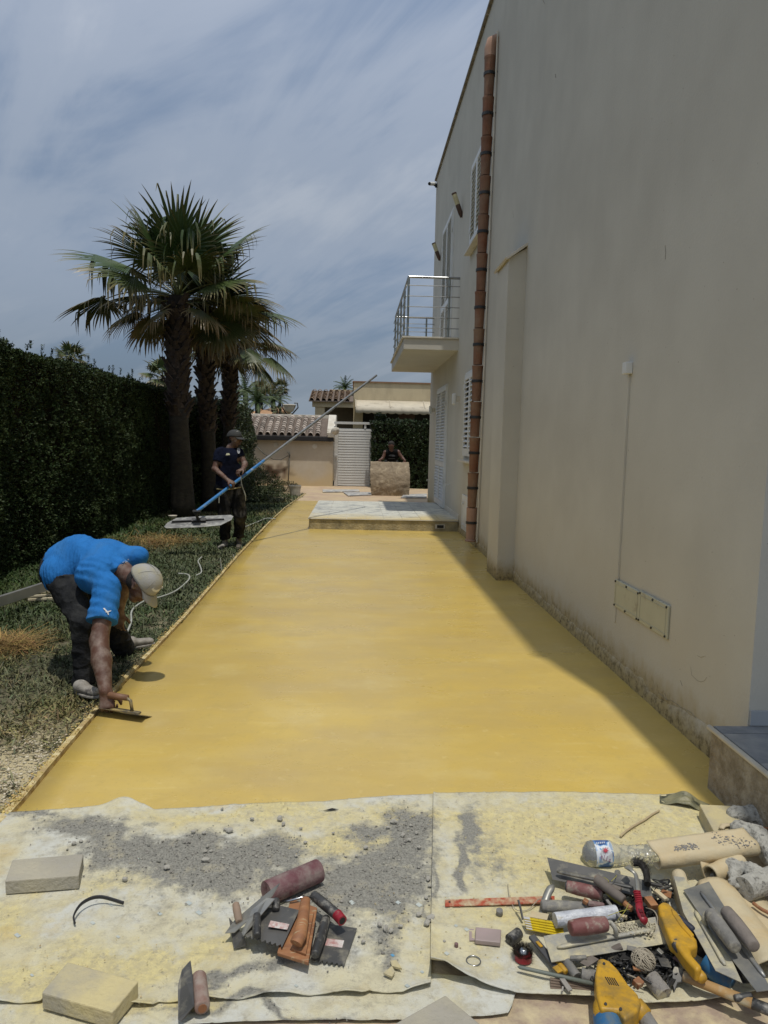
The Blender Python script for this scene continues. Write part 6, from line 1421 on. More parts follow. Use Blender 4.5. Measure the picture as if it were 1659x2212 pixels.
# black rubber band standing as an arc, thin splits
M_RUBBER = mat('black_rubber', (0.02, 0.02, 0.022), rough=.5)
props(MB().tube(smooth_path([G(*z13(x, y), .022+.018*math.sin(i/6*math.pi)) for i, (x, y) in enumerate([(490, 888), (482, 838), (525, 768), (590, 727), (660, 716), (740, 735), (808, 757)])]), [.003]*36+[.003], 6, flat=2.6).build('rubber_strip', M_RUBBER, None, smooth=True), 'thin black rubber strip arched on the sheet below the left paver', 'strip')
for k, (a, b, lab) in enumerate([((688, 1752), (732, 1748), 'short dark tear in the sheet by the wet edge'), ]):
    p, q = G(*a, .016), G(*b, .016); props(MB().plate([p, q, q+Vector((-.03, .010, 0)), p+Vector((.02, .004, 0))], .001).build('tear', M_DARK, None), lab, 'tear')
# chips of tile near blue square
for k, (pp, lab) in enumerate([([z7(1140, 800), z7(1180, 795), z7(1215, 850), z7(1150, 835)], 'upper thin cream tile chip beside the blue square'), ([z7(1095, 880), z7(1150, 835), z7(1170, 870), z7(1150, 905)], 'lower thin cream tile chip beside the blue square')]):
    props(MB().plate([G(*p, .024) for p in pp], .006).build('tile_chip', M_BLOCKY, None), lab, 'tile chip')

# ============================================================ TOOLS
M_STL = mat('used_trowel_steel', (0.27, 0.275, 0.27), (0.20, 0.205, 0.20), scale=7, rough=.42, metal=.55, c3=(0.42, 0.40, 0.33), amt=.38, s3=9, soft=.3)
M_STLY = mat('yellow_dusted_trowel_steel', (0.36, 0.35, 0.30), (0.29, 0.28, 0.24), scale=7, rough=.6, metal=.2, c3=(0.56, 0.50, 0.31), amt=.5, s3=11, soft=.2, bump=.4, bscale=50)
M_STLD = mat('dark_trowel_steel', (0.085, 0.085, 0.08), (0.13, 0.125, 0.115), scale=9, rough=.5, metal=.4, c3=(0.28, 0.26, 0.20), amt=.3, s3=10)
M_HGREY = mat('cement_grey_handle', (0.215, 0.205, 0.185), (0.155, 0.15, 0.135), scale=18, rough=.8, bump=.5, bscale=60, c3=(0.30, 0.28, 0.22), amt=.3, s3=20)
M_HRED = mat('dusty_maroon_handle', (0.14, 0.035, 0.032), (0.20, 0.09, 0.08), scale=20, rough=.65, c3=(0.30, 0.25, 0.20), amt=.34, s3=24, bump=.3)
M_MAROON = mat('dusty_maroon_roller', (0.125, 0.042, 0.05), (0.17, 0.085, 0.088), scale=14, rough=.75, c3=(0.25, 0.205, 0.18), amt=.36, s3=18, soft=.3, bump=.5, bscale=60)
M_WOOD = mat('worn_orange_wood', (0.34, 0.155, 0.062), (0.23, 0.10, 0.045), scale=6, rough=.65, stretch=(1, 6, 1), c3=(0.42, 0.34, 0.20), amt=.2, s3=20)
M_BLKH = mat('dusty_black_handle', (0.030, 0.030, 0.030), (0.05, 0.05, 0.048), scale=20, rough=.5, c3=(0.20, 0.19, 0.165), amt=.3, s3=30)
M_REDP = mat('red_plastic', (0.30, 0.012, 0.025), (0.22, 0.01, 0.02), scale=20, rough=.45, c3=(0.30, 0.16, 0.13), amt=.15, s3=30)
M_YELT = mat('dirty_yellow_plastic', (0.55, 0.305, 0.018), (0.43, 0.24, 0.018), scale=12, rough=.5, c3=(0.16, 0.12, 0.05), amt=.30, s3=14, soft=.25, bump=.25, bscale=40)
M_BLUEP = mat('dirty_blue_plastic', (0.02, 0.11, 0.25), (0.03, 0.13, 0.26), scale=12, rough=.5, c3=(0.10, 0.14, 0.16), amt=.3, s3=14)
M_CREAM = mat('cream_flexible_mat', (0.56, 0.46, 0.28), (0.50, 0.38, 0.20), scale=7, rough=.65, c3=(0.50, 0.44, 0.30), amt=.45, s3=9, soft=.4, bump=.5, bscale=30)
M_PAPER = mat('worn_label', (0.60, 0.57, 0.53), (0.42, 0.22, 0.20), scale=60, rough=.7)
M_ROPE = mat('grubby_cord', (0.40, 0.35, 0.26), (0.27, 0.24, 0.18), scale=30, rough=.9)
def pts(zf, L, z): return [G(*zf(x, y), (z[i] if hasattr(z, '__len__') else z)) for i, (x, y) in enumerate(L)]
def grips(a, b, r, n=16, ends=(.92, .9), bulge=1.03):
    return MB().lathe(a, b, [(-.012, r*.5), (-.008, r*ends[0]*.85), (.012, r*ends[0]*.98), (.04, r*ends[0]), (.35, r*bulge), (.7, r), (.96, r*ends[1]), (.99, r*ends[1]*.95), (1.008, r*ends[1]*.8), (1.012, r*.4)], n)
def trowel(label, blade, zb, ha, hb, hr, rib, mb_, mh, zf, hz=(.06, .06), notch=None, tang=None, group=None, sticker=None, bt=.0022):
    B = pts(zf, blade, zb); c = sum(B, Vector())/len(B); t = thing('trowel', label, 'trowel', c, group)
    if notch:
        i, j, n, dep = notch; a, b = B[i], B[j]; inner = (c-(a+b)/2).normalized(); out = []
        for k in range(n):
            out += [a.lerp(b, (k+.1)/n), a.lerp(b, (k+.5)/n)+inner*dep, a.lerp(b, (k+.9)/n)]
        q = B[:i+1]+out+B[j:] if j > i else B+out
        B2 = q
    else: B2 = B
    bl = MB().plate(B2, bt, up=(0, 0, 1)).build('blade', mb_, t)
    if rib:
        ra, rb = pts(zf, rib[:2], rib[2]); MB().tube([ra, ra.lerp(rb, .06), ra.lerp(rb, .94), rb], [.004, .008, .008, .004], 8, flat=.7).build('rib', mb_, t, smooth=True)
    A, Bq = pts(zf, [ha, hb], list(hz)); 
    if mh is not None: grips(A, Bq, hr).build('handle', mh, t, smooth=True)
    if tang:
        MB().tube(smooth_path(pts(zf, [q[:2] for q in tang], [q[2] for q in tang])), .0075, 8).build('tang', mb_, t, smooth=True)
    if sticker:
        MB().plate(pts(zf, sticker[0], sticker[1]), .0006).build('label', M_PAPER, t)
    return t
def roll(name, label, cat, zf, a, b, r, z, m, hollow=.75, n=24, bump=None, r2=None, parent=None, **kw):
    A, B = pts(zf, [a, b], z if hasattr(z, '__len__') else [z, z]); mb = MB(); ax_ = (B-A); r2 = r2 or r
    mb.lathe(A, B, [(0, r*.97), (.02, r), (.98, r2), (1, r2*.97)], n, ring=True); k = len(mb.v)
    mb.lathe(B, A, [(0, r2*hollow), (1, r*hollow)], n, ring=True)
    for i in range(n):
        j = (i+1) % n; mb.f.append((j, i, k+n+((-i) % n) if False else k+n+i, k+n+j))
        mb.f.append((3*n+i, 3*n+j, k+j, k+i))
    me = mb.mesh(name, True)
    o = link(name, me, m, parent, label=label, cat=cat, **kw)
    try: me.set_sharp_from_angle(angle=R_(45))
    except Exception: pass
    return o
# --- middle heap
roll('roller_sleeve', 'thick maroon roller sleeve dusted grey at the back of the middle heap', 'roller', z7, (330, 360), (672, 212), .040, .052, M_MAROON, hollow=.3)
trowel('notched plate lying flat with a black handle at the right of the middle heap', [(612, 800), (836, 833), (922, 588), (720, 558)], .022, (648, 762), (722, 522), .0155, None, M_STLD, M_BLKH, z7, hz=(.050, .052), notch=(0, 1, 7, .008), sticker=([(712, 700), (825, 716), (838, 668), (728, 655)], .0235))
trowel('tilted saw-edged plate with a pale sticker in the middle heap', [(172, 640), (432, 712), (545, 470), (330, 420)], [.06, .068, .085, .085], (268, 640), (268, 500), .013, None, M_STLD, M_BLKH, z7, hz=(.085, .10), notch=(0, 1, 8, .009), sticker=([(342, 578), (466, 598), (480, 562), (358, 538)], .083))
t = thing('wooden_float', 'orange wooden float with a rounded grip standing against the plates', 'float', G(*z7(520, 700)))
MB().plate(pts(z7, [(400, 748), (604, 812), (662, 452), (488, 392)], [.055, .055, .075, .075]), .012).build('sole_board', M_WOOD, t, bev=.002)
MB().plate(pts(z7, [(492, 720), (588, 756), (640, 480), (560, 452)], [.066, .066, .086, .086]), .010).build('mounting_board', M_WOOD, t, bev=.002)
MB().tube(pts(z7, [(523, 690), (548, 640), (570, 520), (585, 405)], [.088, .098, .108, .105]), [.020, .0215, .019, .016], 14, flat=.8).build('grip', M_WOOD, t, smooth=True, auto=50)
trowel('crumpled grey steel blade leaning up at the left of the middle heap', [(60, 620), (118, 540), (300, 385), (416, 294), (368, 376), (250, 500), (120, 616)], [.05, .055, .10, .13, .12, .09, .05], (392, 400), (392, 470), .013, None, M_STL, M_BLKH, z7, hz=(.105, .09))
trowel('second crumpled blade overlapping the first in the middle heap', [(168, 618), (178, 640), (262, 540), (385, 395), (330, 390), (232, 470)], [.06, .06, .095, .125, .12, .09], (130, 432), (152, 548), .0125, None, M_STL, mat('tan_wooden_grip', (0.28, 0.20, 0.14), (0.20, 0.15, 0.11), scale=12, rough=.8), z7, hz=(.085, .07))
trowel('small dark plate on edge at the far left of the middle heap', [(85, 520), (102, 630), (118, 722), (196, 704), (186, 640), (130, 570)], [.05, .03, .02, .02, .05, .05], (110, 690), (150, 600), .010, None, M_STLD, None, z7)
t = thing('scraper_handle', 'black cylindrical handle with a red open tip lying across the middle heap', 'tool handle', G(*z7(730, 450)))
A, B = pts(z7, [(636, 372), (800, 508)], [.085, .075]); grips(A, B, .0165, ends=(.95, 1)).build('grip', M_BLKH, t, smooth=True)
A2, B2 = pts(z7, [(792, 500), (826, 540)], [.0755, .074]); MB().tube([A2, B2], [.0175, .0165], 16).build('red_tip', M_REDP, t, smooth=True, auto=40); MB().tube([B2-(B2-A2)*.02, B2+(B2-A2)*.02], .011, 14).build('tip_hole', M_DARK, t)
MB().tube(pts(z7, [(400, 432), (500, 405), (560, 388), (618, 386)], [.07, .085, .09, .088]), .004, 8).build('rod', M_STEEL, t, smooth=True)
# --- edger at the bottom
t = thing('edging_trowel', 'small edging trowel with grey blade and pinkish handle alone at the bottom', 'trowel', G(*z13(1250, 1400)))
MB().plate(pts(z13, [(1243, 1130), (1188, 1192), (1162, 1290), (1163, 1518), (1182, 1528), (1268, 1424), (1256, 1230)], [.06, .055, .045, .02, .02, .05, .062]), .003, up=(-1, 0, .6)).build('blade', M_STLD, t)
MB().plate(pts(z13, [(1250, 1215), (1272, 1235), (1275, 1400), (1262, 1420)], [.062, .04, .035, .05]), .003, up=(1, 0, .5)).build('flange', M_STLD, t)
A, B = pts(z13, [(1298, 1236), (1322, 1440)], [.038, .038]); grips(A, B, .0215, ends=(1, 1), bulge=1.0).build('handle', mat('pinkish_wood_grip', (0.22, 0.13, 0.10), (0.30, 0.24, 0.20), scale=30, rough=.8, bump=.4, bscale=60), t, smooth=True)
MB().tube([B+(B-A)*.015, B+(B-A)*.035], .012, 12).build('handle_end', M_WOOD, t)
roll('spacer_ring', 'stubby grey metal ring below the red strip', 'ring', z11, (450, 172), (450, 208), .011, [.036, .018], M_HGREY, hollow=.72)
# big ring of wire
c = G(*z11(238, 587), .02); props(MB().tube([c+Vector((.0215*math.cos(a), .021*math.sin(a)*1.0, .0)) for a in np.linspace(0, 2*math.pi, 30)], .0018, 6).build('steel_ring', M_STEEL, None, smooth=True), 'thin shiny steel ring lying on the right sheet', 'ring')
c = G(*z11(97, 460), .02); props(MB().tube([c-Vector((0, 0, .005)), c+Vector((0, 0, .006))], .0065, 6).build('nut', M_MAROON, None), 'small rusty nut on the right sheet', 'nut')
t = thing('plastic_case', 'flat pinkish plastic case with a hanging tab', 'case', G(*z11(350, 370)))
MB().plate(pts(z11, [(250, 415), (458, 437), (465, 330), (255, 308)], .034), .016).build('case_body', mat('pinkish_grey_plastic', (0.36, 0.28, 0.265), (0.30, 0.24, 0.22), rough=.5), t, bev=.003)
MB().plate(pts(z11, [(205, 420), (248, 420), (238, 400), (226, 400), (224, 350), (240, 350), (240, 328), (200, 325)], .020), .003).build('hang_tab', mat('pinkish_grey_plastic', (0, 0, 0)), t)
# red painted strip
t = thing('red_metal_strip', 'flat red painted steel strip with a hole, powdered yellow', 'metal strip', G(*z11(350, 95)))
MB().plate(pts(z11, [(5, 140), (400, 128), (900, 108), (900, 56), (400, 72), (5, 88)], [.022, .024, .03, .03, .024, .022]), .004).build('strip', mat('chipped_red_paint', (0.40, 0.075, 0.03), (0.32, 0.06, 0.03), scale=20, rough=.6, c3=(0.50, 0.42, 0.26), amt=.42, s3=24, soft=.2), t, bev=.001)
A = pts(z11, [(42, 108)], .0222)[0]; MB().tube([A, A+Vector((0, 0, .0008))], .004, 14).build('hole', M_DARK, t)
# stick
props(MB().tube(smooth_path(pts(z6, [(718, 395), (750, 365), (800, 330), (870, 290), (920, 255), (965, 230)], .022)), .0045, 6).build('stick', mat('dry_stick', (0.46, 0.38, 0.22), (0.38, 0.30, 0.18), rough=.9), None, smooth=True), 'thin bent dry stick above the crushed bottle', 'stick')
# crushed bottle
M_PET = bpy.data.materials.new('clear_plastic'); M_PET.use_nodes = True; b = M_PET.node_tree.nodes['Principled BSDF']; b.inputs['Roughness'].default_value = .12; b.inputs['Base Color'].default_value = (.86, .86, .80, 1); b.inputs['Transmission Weight'].default_value = .80; b.inputs['IOR'].default_value = 1.25
bt_ = thing('water_bottle', 'crumpled clear plastic water bottle with a blue and white label', 'bottle', G(*z6(700, 520)))
A, B = pts(z6, [(478, 505), (975, 500)], [.05, .05]); N_ = 60; prof = []
for i in range(N_):
    t_ = i/(N_-1); r = .046*(1-max(0, (.10-t_)/.10)**2*.75)
    prof.append((t_, max(.008, r)))
mb = MB().lathe(A, B, prof, 40); ax_ = (B-A).normalized()
for i, v in enumerate(mb.v):
    v = Vector(v); t_ = (v-A).dot(B-A)/(B-A).length_squared; c = A+(B-A)*t_; d = v-c; u = Vector(d).normalized() if d.length > 1e-5 else d
    cr_ = max(0, min(1, (t_-.36)/.12)); k = 1+.0*0
    w = .008*cr_*mnoise.noise(v*38)+.006*cr_*abs(mnoise.noise(v*80))+(.0016*math.sin(t_*120) if t_ < .33 else 0)*(1 if not (.12 < t_ < .28) else 0)+.0018*cr_*math.sin(t_*150+u.z*2)
    d = d*(1-.14*cr_)+u*w; d.z *= (1-.22*cr_); mb.v[i] = tuple(c+d+Vector((0, 0, -.006*cr_)))
mb.build('bottle_body', M_PET, bt_, smooth=True)
lb = MB().lathe(A.lerp(B, .125), A.lerp(B, .34), [(0, .0468), (.5, .047), (1, .0465)], 40, ring=True)
M_LBL = bpy.data.materials.new('printed_label'); M_LBL.use_nodes = True; nt = M_LBL.node_tree; b = nt.nodes['Principled BSDF']; b.inputs['Roughness'].default_value = .4
tcn = nt.nodes.new('ShaderNodeTexCoord'); n_ = nt.nodes.new('ShaderNodeTexNoise'); n_.inputs['Scale'].default_value = 26; rp = nt.nodes.new('ShaderNodeValToRGB'); rp.color_ramp.interpolation = 'CONSTANT'
e = rp.color_ramp.elements; e[0].position = 0; e[0].color = (.05, .12, .32, 1); e[1].position = .44; e[1].color = (.18, .34, .55, 1); x_ = e.new(.50); x_.color = (.62, .66, .70, 1); x_ = e.new(.60); x_.color = (.30, .42, .60, 1)
nt.links.new(tcn.outputs['Object'], n_.inputs['Vector']); nt.links.new(n_.outputs[0], rp.inputs[0]); nt.links.new(rp.outputs[0], b.inputs['Base Color'])
lo = lb.build('bottle_label', M_LBL, bt_, smooth=True); lbv = BVHTree.FromPolygons([Vector(v) for v in lb.v], [tuple(f) for f in lb.f])
def z6l(l): return [z6(x, y) for x, y in l]
decal('label_panel', [z6l([(590, 500), (600, 470), (640, 462), (665, 500), (668, 560), (610, 540)])], lbv, mat('label_white', (0.62, 0.64, 0.66), rough=.4), lo, off=.002)
st_ = [(622+ (22 if i % 2 == 0 else 9)*math.cos(i*math.pi/8), 484+(22 if i % 2 == 0 else 9)*math.sin(i*math.pi/8)) for i in range(16)]
decal('label_star', [z6l(st_)], lbv, mat('label_red', (0.50, 0.03, 0.06), rough=.4), lo, off=.003)
GL = {'e': [[(0, .3), (.5, .4)], [(.5, .4), (.4, .6)], [(.4, .6), (.1, .6)], [(.1, .6), (0, .3)], [(0, .3), (.1, 0)], [(.1, 0), (.5, .1)]], 'l': [[(.1, 0), (.25, 1)]], 'a': [[(.5, .6), (.1, .5)], [(.1, .5), (0, .1)], [(0, .1), (.4, .1)], [(.5, .6), (.5, 0)]]}
ps = []
for i, chx in enumerate('ella'):
    for (a, b_) in GL[chx]:
        q = lambda t_: np.array((590+i*17+t_[0]*16+4*t_[1], 536+i*6-t_[1]*30)); ps.append(z6l(stroke(q(a), q(b_), 1.6)))
decal('label_lettering', ps, lbv, mat('label_ink', (0.22, 0.03, 0.14)), lo, off=.004)
ps = []
for i in range(5): ps.append(z6l([(562+i*12, 436-i*1), (569+i*12, 436-i), (569+i*12, 446-i), (562+i*12, 446-i)]))
decal('label_small_print', ps, lbv, mat('label_white', (0, 0, 0)), lo, off=.003)
# big dark trowel behind
trowel('long dark steel trowel lying behind the red brush', [(250, 528), (285, 670), (925, 792), (905, 680)], [.075, .045, .075, .10], (560, 668), (740, 800), .016, ((312, 618), (800, 722), [.072, .098]), M_STLD, mat('grey_brown_wood', (0.12, 0.10, 0.085), (0.18, 0.155, 0.13), scale=20, rough=.85), z6, hz=(.115, .10))
# red handle cylinder
t = thing('trowel_grip', 'maroon rubber grip with cement crust below the dark trowel', 'tool handle', G(*z6(490, 740))); A, B = pts(z6, [(375, 712), (605, 765)], [.07, .07]); grips(A, B, .0215, ends=(.9, .95), bulge=1.02).build('grip', M_HRED, t, smooth=True); MB().tube([A-(B-A)*.05, A], [.012, .019], 12).build('ferrule', M_BLKH, t, smooth=True)
# yellow string wound on a stick
t = thing('string_line', 'yellow-green mason string wound thickly on a stick', 'string', G(*z6(690, 740))); A, B = pts(z6, [(560, 660), (790, 860)], [.10, .085])
MB().tube([A, B], .009, 8).build('stick', M_WOOD, t); ax_ = (B-A).normalized(); s1 = ax_.cross(Vector((0, 0, 1))).normalized(); s2 = s1.cross(ax_); M_YS = mat('yellow_green_string', (0.38, 0.34, 0.05), (0.26, 0.25, 0.05), scale=40, rough=.8)
w_ = []
for i in range(620):
    u = i/620; a = i*.62; tt = .30+.48*abs(((u*7) % 2)-1); rr = .0175*math.sin(math.pi*min(1, max(0, (tt-.22)/.64)))**.5+.001; w_.append(A.lerp(B, tt)+(s1*math.cos(a)+s2*math.sin(a))*rr)
MB().tube(w_, .0015, 4).build('winding', M_YS, t)
g = random.Random(3)
for (aa, bb) in [((612, 655), (640, 720)), ((770, 820), (700, 930)), ((660, 680), (690, 640)), ((640, 900), (780, 860))]:
    P_ = pts(z6, [aa, ((aa[0]+bb[0])/2+15, (aa[1]+bb[1])/2-10), bb], [.11, .12, .09]); MB().tube(smooth_path(P_), .0012, 4).build('loose_end', M_YS, t)
# wire brush with red handle
t = thing('wire_brush', 'wire brush with red ribbed plastic handle and bent steel shank', 'brush', G(*z6(850, 850)))
hp = pts(z6, [(822, 748), (832, 790), (838, 840), (845, 880), (862, 920), (880, 938)], [.13, .125, .12, .115, .11, .10])
MB().tube(smooth_path(hp), [.0125, .0128, .012, .0115]*7+[.0125]*2+[.011], 12, flat=.6).build('handle', M_REDP, t, smooth=True)
for k in range(6): c = hp[0].lerp(hp[2], .1+k*.15); MB().bar(c+Vector((-.011, 0, .008)), c+Vector((.011, 0, .008)), .002, .003).build('grip_rib', M_REDP, t)
for k, tt in enumerate((.0, .6)):
    c = hp[3].lerp(hp[4], tt); MB().plate([c+Vector((-.006, -.010, .0085)), c+Vector((.006, -.010, .0085)), c+Vector((.006, .008, .0085)), c+Vector((-.006, .008, .0085))], .001).build('handle_recess', mat('dark_red_recess', (0.10, 0.005, 0.01)), t)
MB().tube(smooth_path(pts(z6, [(830, 752), (826, 700), (815, 640), (790, 612), (760, 590)], [.13, .135, .14, .145, .14])), .007, 8, flat=.5).build('shank', M_STL, t, smooth=True)
MB().plate(pts(z6, [(742, 590), (775, 575), (800, 600), (785, 618)], .142), .003).build('scraper_tip', M_STL, t)
g_ = np.random.default_rng(6); V = []; F = []; bp_ = pts(z6, [(800, 560), (845, 570), (880, 620), (890, 700)], [.125, .125, .12, .11]); bc = smooth_path(bp_, 8)
for i in range(900):
    p = bc[g_.integers(0, len(bc))]; p = np.array(p)+g_.normal(0, .006, 3); d = nrmz(np.array([.5, .1, .8])+g_.normal(0, .35, 3)); q = p+d*.02; s = np.array([.0006, .0003, 0]); o = len(V); V += [tuple(p-s), tuple(p+s), tuple(q)]; F.append((o, o+1, o+2))
me = bpy.data.meshes.new('bristles'); me.from_pydata(V, [], F); link('bristles', me, mat('dark_bristle', (0.045, 0.035, 0.022), (0.02, 0.016, 0.012), rough=.7, island=.4), t, kind='stuff')
MB().tube(bc, .012, 8).build('bristle_back', M_DARK, t)
# hammer
t = thing('hammer', 'claw hammer with grey plastic handle and dull head', 'hammer', G(*z6(330, 830)))
A, B = pts(z6, [(212, 838), (500, 850)], [.06, .06]); MB().lathe(A, B, [(0, .016), (.03, .019), (.5, .020), (.9, .018), (1, .017)], 14).build('handle', M_HGREY, t, smooth=True)
MB().tube(smooth_path(pts(z6, [(292, 704), (262, 745), (240, 800), (228, 850), (225, 905)], [.085, .075, .06, .045, .03])), [.002, .006, .010, .012]+[.014]*20+[.016], 10, flat=.8).build('head', M_STL, t, smooth=True)
# white roller sleeve in film
roll('plastic_wrapped_roll', 'white roll wrapped in crinkled clear film', 'roll', z6, (300, 930), (690, 880), .0235, [.07, .075], mat('white_wrapped_roll', (0.58, 0.60, 0.62), (0.44, 0.46, 0.50), scale=24, rough=.25, bump=1.0, bscale=30, c3=(0.56, 0.51, 0.36), amt=.22, s3=16, bdist=.012), hollow=.68)
# folding ruler: fanned slats
t = thing('folding_rule', 'yellow folding rule with white ends fanned open', 'folding rule', G(*z6(210, 950)))
M_YR = mat('yellow_rule', (0.62, 0.46, 0.015), (0.52, 0.38, 0.02), scale=30, rough=.4); M_WR = mat('white_rule_end', (0.60, 0.58, 0.55), rough=.5)
for k in range(5):
    a = (98+k*4, 905+k*16); b_ = (350+k*2, 945+k*18); P_ = pts(z6, [(a[0], a[1]), (a[0]+5, a[1]+15), (b_[0], b_[1]+14), (b_[0], b_[1])], [.052-k*.004]*4)
    sl = MB().plate(P_, .003).build('rule_slat', M_YR, t)
    w4 = [P_[0].lerp(P_[3], -.0), P_[1], P_[1].lerp(P_[2], .16), P_[0].lerp(P_[3], .16)]; w4 = [p+Vector((0, 0, .0006)) for p in w4]; MB().plate(w4, .0005).build('white_end', M_WR, sl)
    tk = MB()
    for i in range(22):
        q0 = P_[0].lerp(P_[3], .2+i*.036)+Vector((0, 0, .0005)); q1 = q0.lerp(P_[1].lerp(P_[2], .2+i*.036)+Vector((0, 0, .0005)), .6 if i % 5 == 0 else .35); tk.bar(q0, q1, .0006, .0002)
    tk.build('tick_marks', M_IRON, sl)
# cup brush
t = thing('cup_brush', 'round wire cup brush with a red rim standing on the sheet', 'brush', G(*z6(95, 1120)))
c0 = G(*z6(98, 1185), .015); c1_ = c0+Vector((0, .004, .022))
MB().tube([c0, c1_], [.0255, .027], 24).build('red_rim', M_REDP, t, smooth=True, auto=40)
MB().lathe(c1_, c1_+Vector((0, 0, .014)), [(0, .017), (.4, .017), (.5, .012), (.9, .011), (1, .004)], 20).build('hub', M_STEEL, t, smooth=True)
V = []; F = []
for i in range(1500):
    a = g_.uniform(0, 2*math.pi); r = g_.uniform(.018, .026); p = np.array(c1_)+[r*math.cos(a), r*math.sin(a), -.004]; d = nrmz(np.array([math.cos(a)*.45, math.sin(a)*.45, 1])+g_.normal(0, .28, 3)); q = p+d*.024; s = np.array([.0005, .0005, 0]); o = len(V); V += [tuple(p-s), tuple(p+s), tuple(q)]; F.append((o, o+1, o+2))
me = bpy.data.meshes.new('bristles'); me.from_pydata(V, [], F); link('bristles', me, MATS['dark_bristle'], t, kind='stuff')
# front trowel with maroon handle
trowel('wide plastering trowel crusted yellow with a maroon grip, centre of the tool heap', [(228, 1030), (278, 1197), (1045, 1072), (955, 905)], [.07, .055, .062, .085], (398, 980), (628, 952), .0245, ((315, 1102), (930, 985), [.068, .082]), M_STLY, M_HRED, z6, hz=(.118, .118), tang=[(628, 950, .118), (655, 945, .118), (685, 985, .105), (690, 1030, .08)])
# crust lumps on that trowel
n = 500; g_ = np.random.default_rng(2); pp = [G(*z6(x, y), .078+random.uniform(0, .006)) for x, y in zip(g_.uniform(680, 940, n), 1000-(g_.uniform(680, 940, n)-680)*.13+g_.normal(0, 16, n))]
rocks('cement_crust', np.array([list(p) for p in pp]), g_.uniform(.0015, .005, n), M_CRUMB if False else mat('crust', (0.46, 0.42, 0.30), (0.38, 0.35, 0.25), rough=.95, island=.2), 'dried cement crust on the centre trowel', 'crust', 8)
# two trowels on the right
trowel('narrow pointed margin trowel, left of the two laid on the cream mats', [(1058, 648), (1125, 655), (1345, 1000), (1495, 1328), (1325, 1250), (1120, 880)], [.10, .10, .095, .09, .085, .09], (1290, 885), (1452, 1105), .0215, ((1195, 870), (1385, 1215), [.10, .092]), M_STLY, M_HGREY, z6, hz=(.14, .14), tang=[(1290, 885, .14), (1262, 888, .135), (1250, 920, .12), (1262, 960, .10)])
trowel('broad rectangular trowel, right of the two laid on the cream mats', [(1120, 735), (1282, 682), (1480, 1000), (1680, 1372), (1588, 1385), (1340, 1060)], [.11, .11, .105, .095, .095, .10], (1392, 872), (1570, 1098), .022, ((1230, 745), (1640, 1290), [.115, .10]), M_STL, mat('brown_grey_grip', (0.205, 0.175, 0.15), (0.16, 0.14, 0.12), scale=20, rough=.8, bump=.4), z6, hz=(.145, .145))
# yellow tool 1: tape gun with black handle
def blobpart(name, prims, m, parent, res=.0045, k=.012, disp=None): me = sdf_body(name, [(np.array(a), np.array(b), r0, r1) for a, b, r0, r1 in prims], res=res, k=k, disp=disp, smooth_it=2); return link(name, me, m, parent)
q6 = lambda x, y, z: G(*z6(x, y), z)
t = thing('power_trimmer', 'dirty yellow power tool body with black padded handle beside the steel trowels', 'power tool', G(*z6(1100, 1000)))
def moulded(name, poly, z, th, bev, m, parent):
    o = MB().plate(pts(z6, poly, z), th).build(name, m, parent, bev=bev, seg=4); return o
moulded('tool_body', [(958, 825), (985, 803), (1030, 815), (1075, 865), (1110, 920), (1150, 985), (1205, 1045), (1212, 1090), (1165, 1105), (1178, 1150), (1245, 1225), (1205, 1245), (1120, 1150), (1065, 1068), (1035, 1050), (1000, 960), (968, 885)], .118, .045, .012, M_YELT, t)
moulded('top_rim', [(1040, 850), (1075, 870), (1130, 950), (1190, 1020), (1170, 1035), (1105, 965), (1050, 885)], .122, .012, .004, M_YELT, t)
if False: blobpart('tool_body', [(q6(985, 835, .10), q6(1000, 950, .10), .021, .024), (q6(1000, 950, .10), q6(1080, 1060, .10), .024, .027), (q6(1080, 1060, .10), q6(1190, 1050, .09), .028, .022), (q6(1150, 1050, .09), q6(1240, 1210, .075), .030, .022), (q6(985, 835, .10), q6(1060, 830, .10), .018, .014), (q6(1060, 830, .10), q6(1190, 1020, .09), .012, .018)], M_YELT, t)
blobpart('trigger', [(q6(1090, 925, .09), q6(1170, 985, .085), .015, .013)], mat('dark_navy_plastic', (0.02, 0.025, 0.045)), t)
A, B = pts(z6, [(1062, 1068), (1215, 1270)], [.105, .085]); grips(A, B, .0155, ends=(.95, 1.02), bulge=1).build('black_handle', M_BLKH, t, smooth=True)
A, B = pts(z6, [(1205, 1260), (1250, 1315)], [.086, .080]); MB().lathe(A, B, [(0, .0155), (.7, .0165), (1, .012)], 14).build('yellow_tip', M_YELT, t, smooth=True)
A, B = pts(z6, [(1255, 1195), (1430, 1330)], [.055, .04]); MB().lathe(A, B, [(0, .030), (.7, .032), (.72, .028), (1, .030)], 20).build('blue_collar', M_BLUEP, t, smooth=True)
# yellow tool 2 at the bottom edge
t = thing('yellow_grinder', 'big scuffed yellow power tool with blue band in the very front', 'power tool', G(*z6(700, 1450)))
moulded('tool_body', [(572, 1172), (605, 1165), (650, 1185), (705, 1240), (770, 1335), (828, 1395), (850, 1450), (832, 1500), (800, 1525), (745, 1560), (705, 1500), (590, 1492), (566, 1400), (556, 1280)], .108, .060, .018, M_YELT, t)
MB().lathe(q6(640, 1485, .070), q6(648, 1580, .066), [(0, .034), (.1, .041), (1, .040)], 22).build('motor_neck', M_YELT, t, smooth=True)
MB().lathe(q6(815, 1480, .075), q6(880, 1545, .068), [(0, .026), (1, .022)], 18).build('side_neck', M_YELT, t, smooth=True)
for k in range(5): a_, b_ = pts(z6, [(620+k*14, 1290+k*2), (650+k*14, 1340+k*2)], .1085); MB().bar(a_, b_, .003, .0012).build('vent_slot', M_DARK, t)
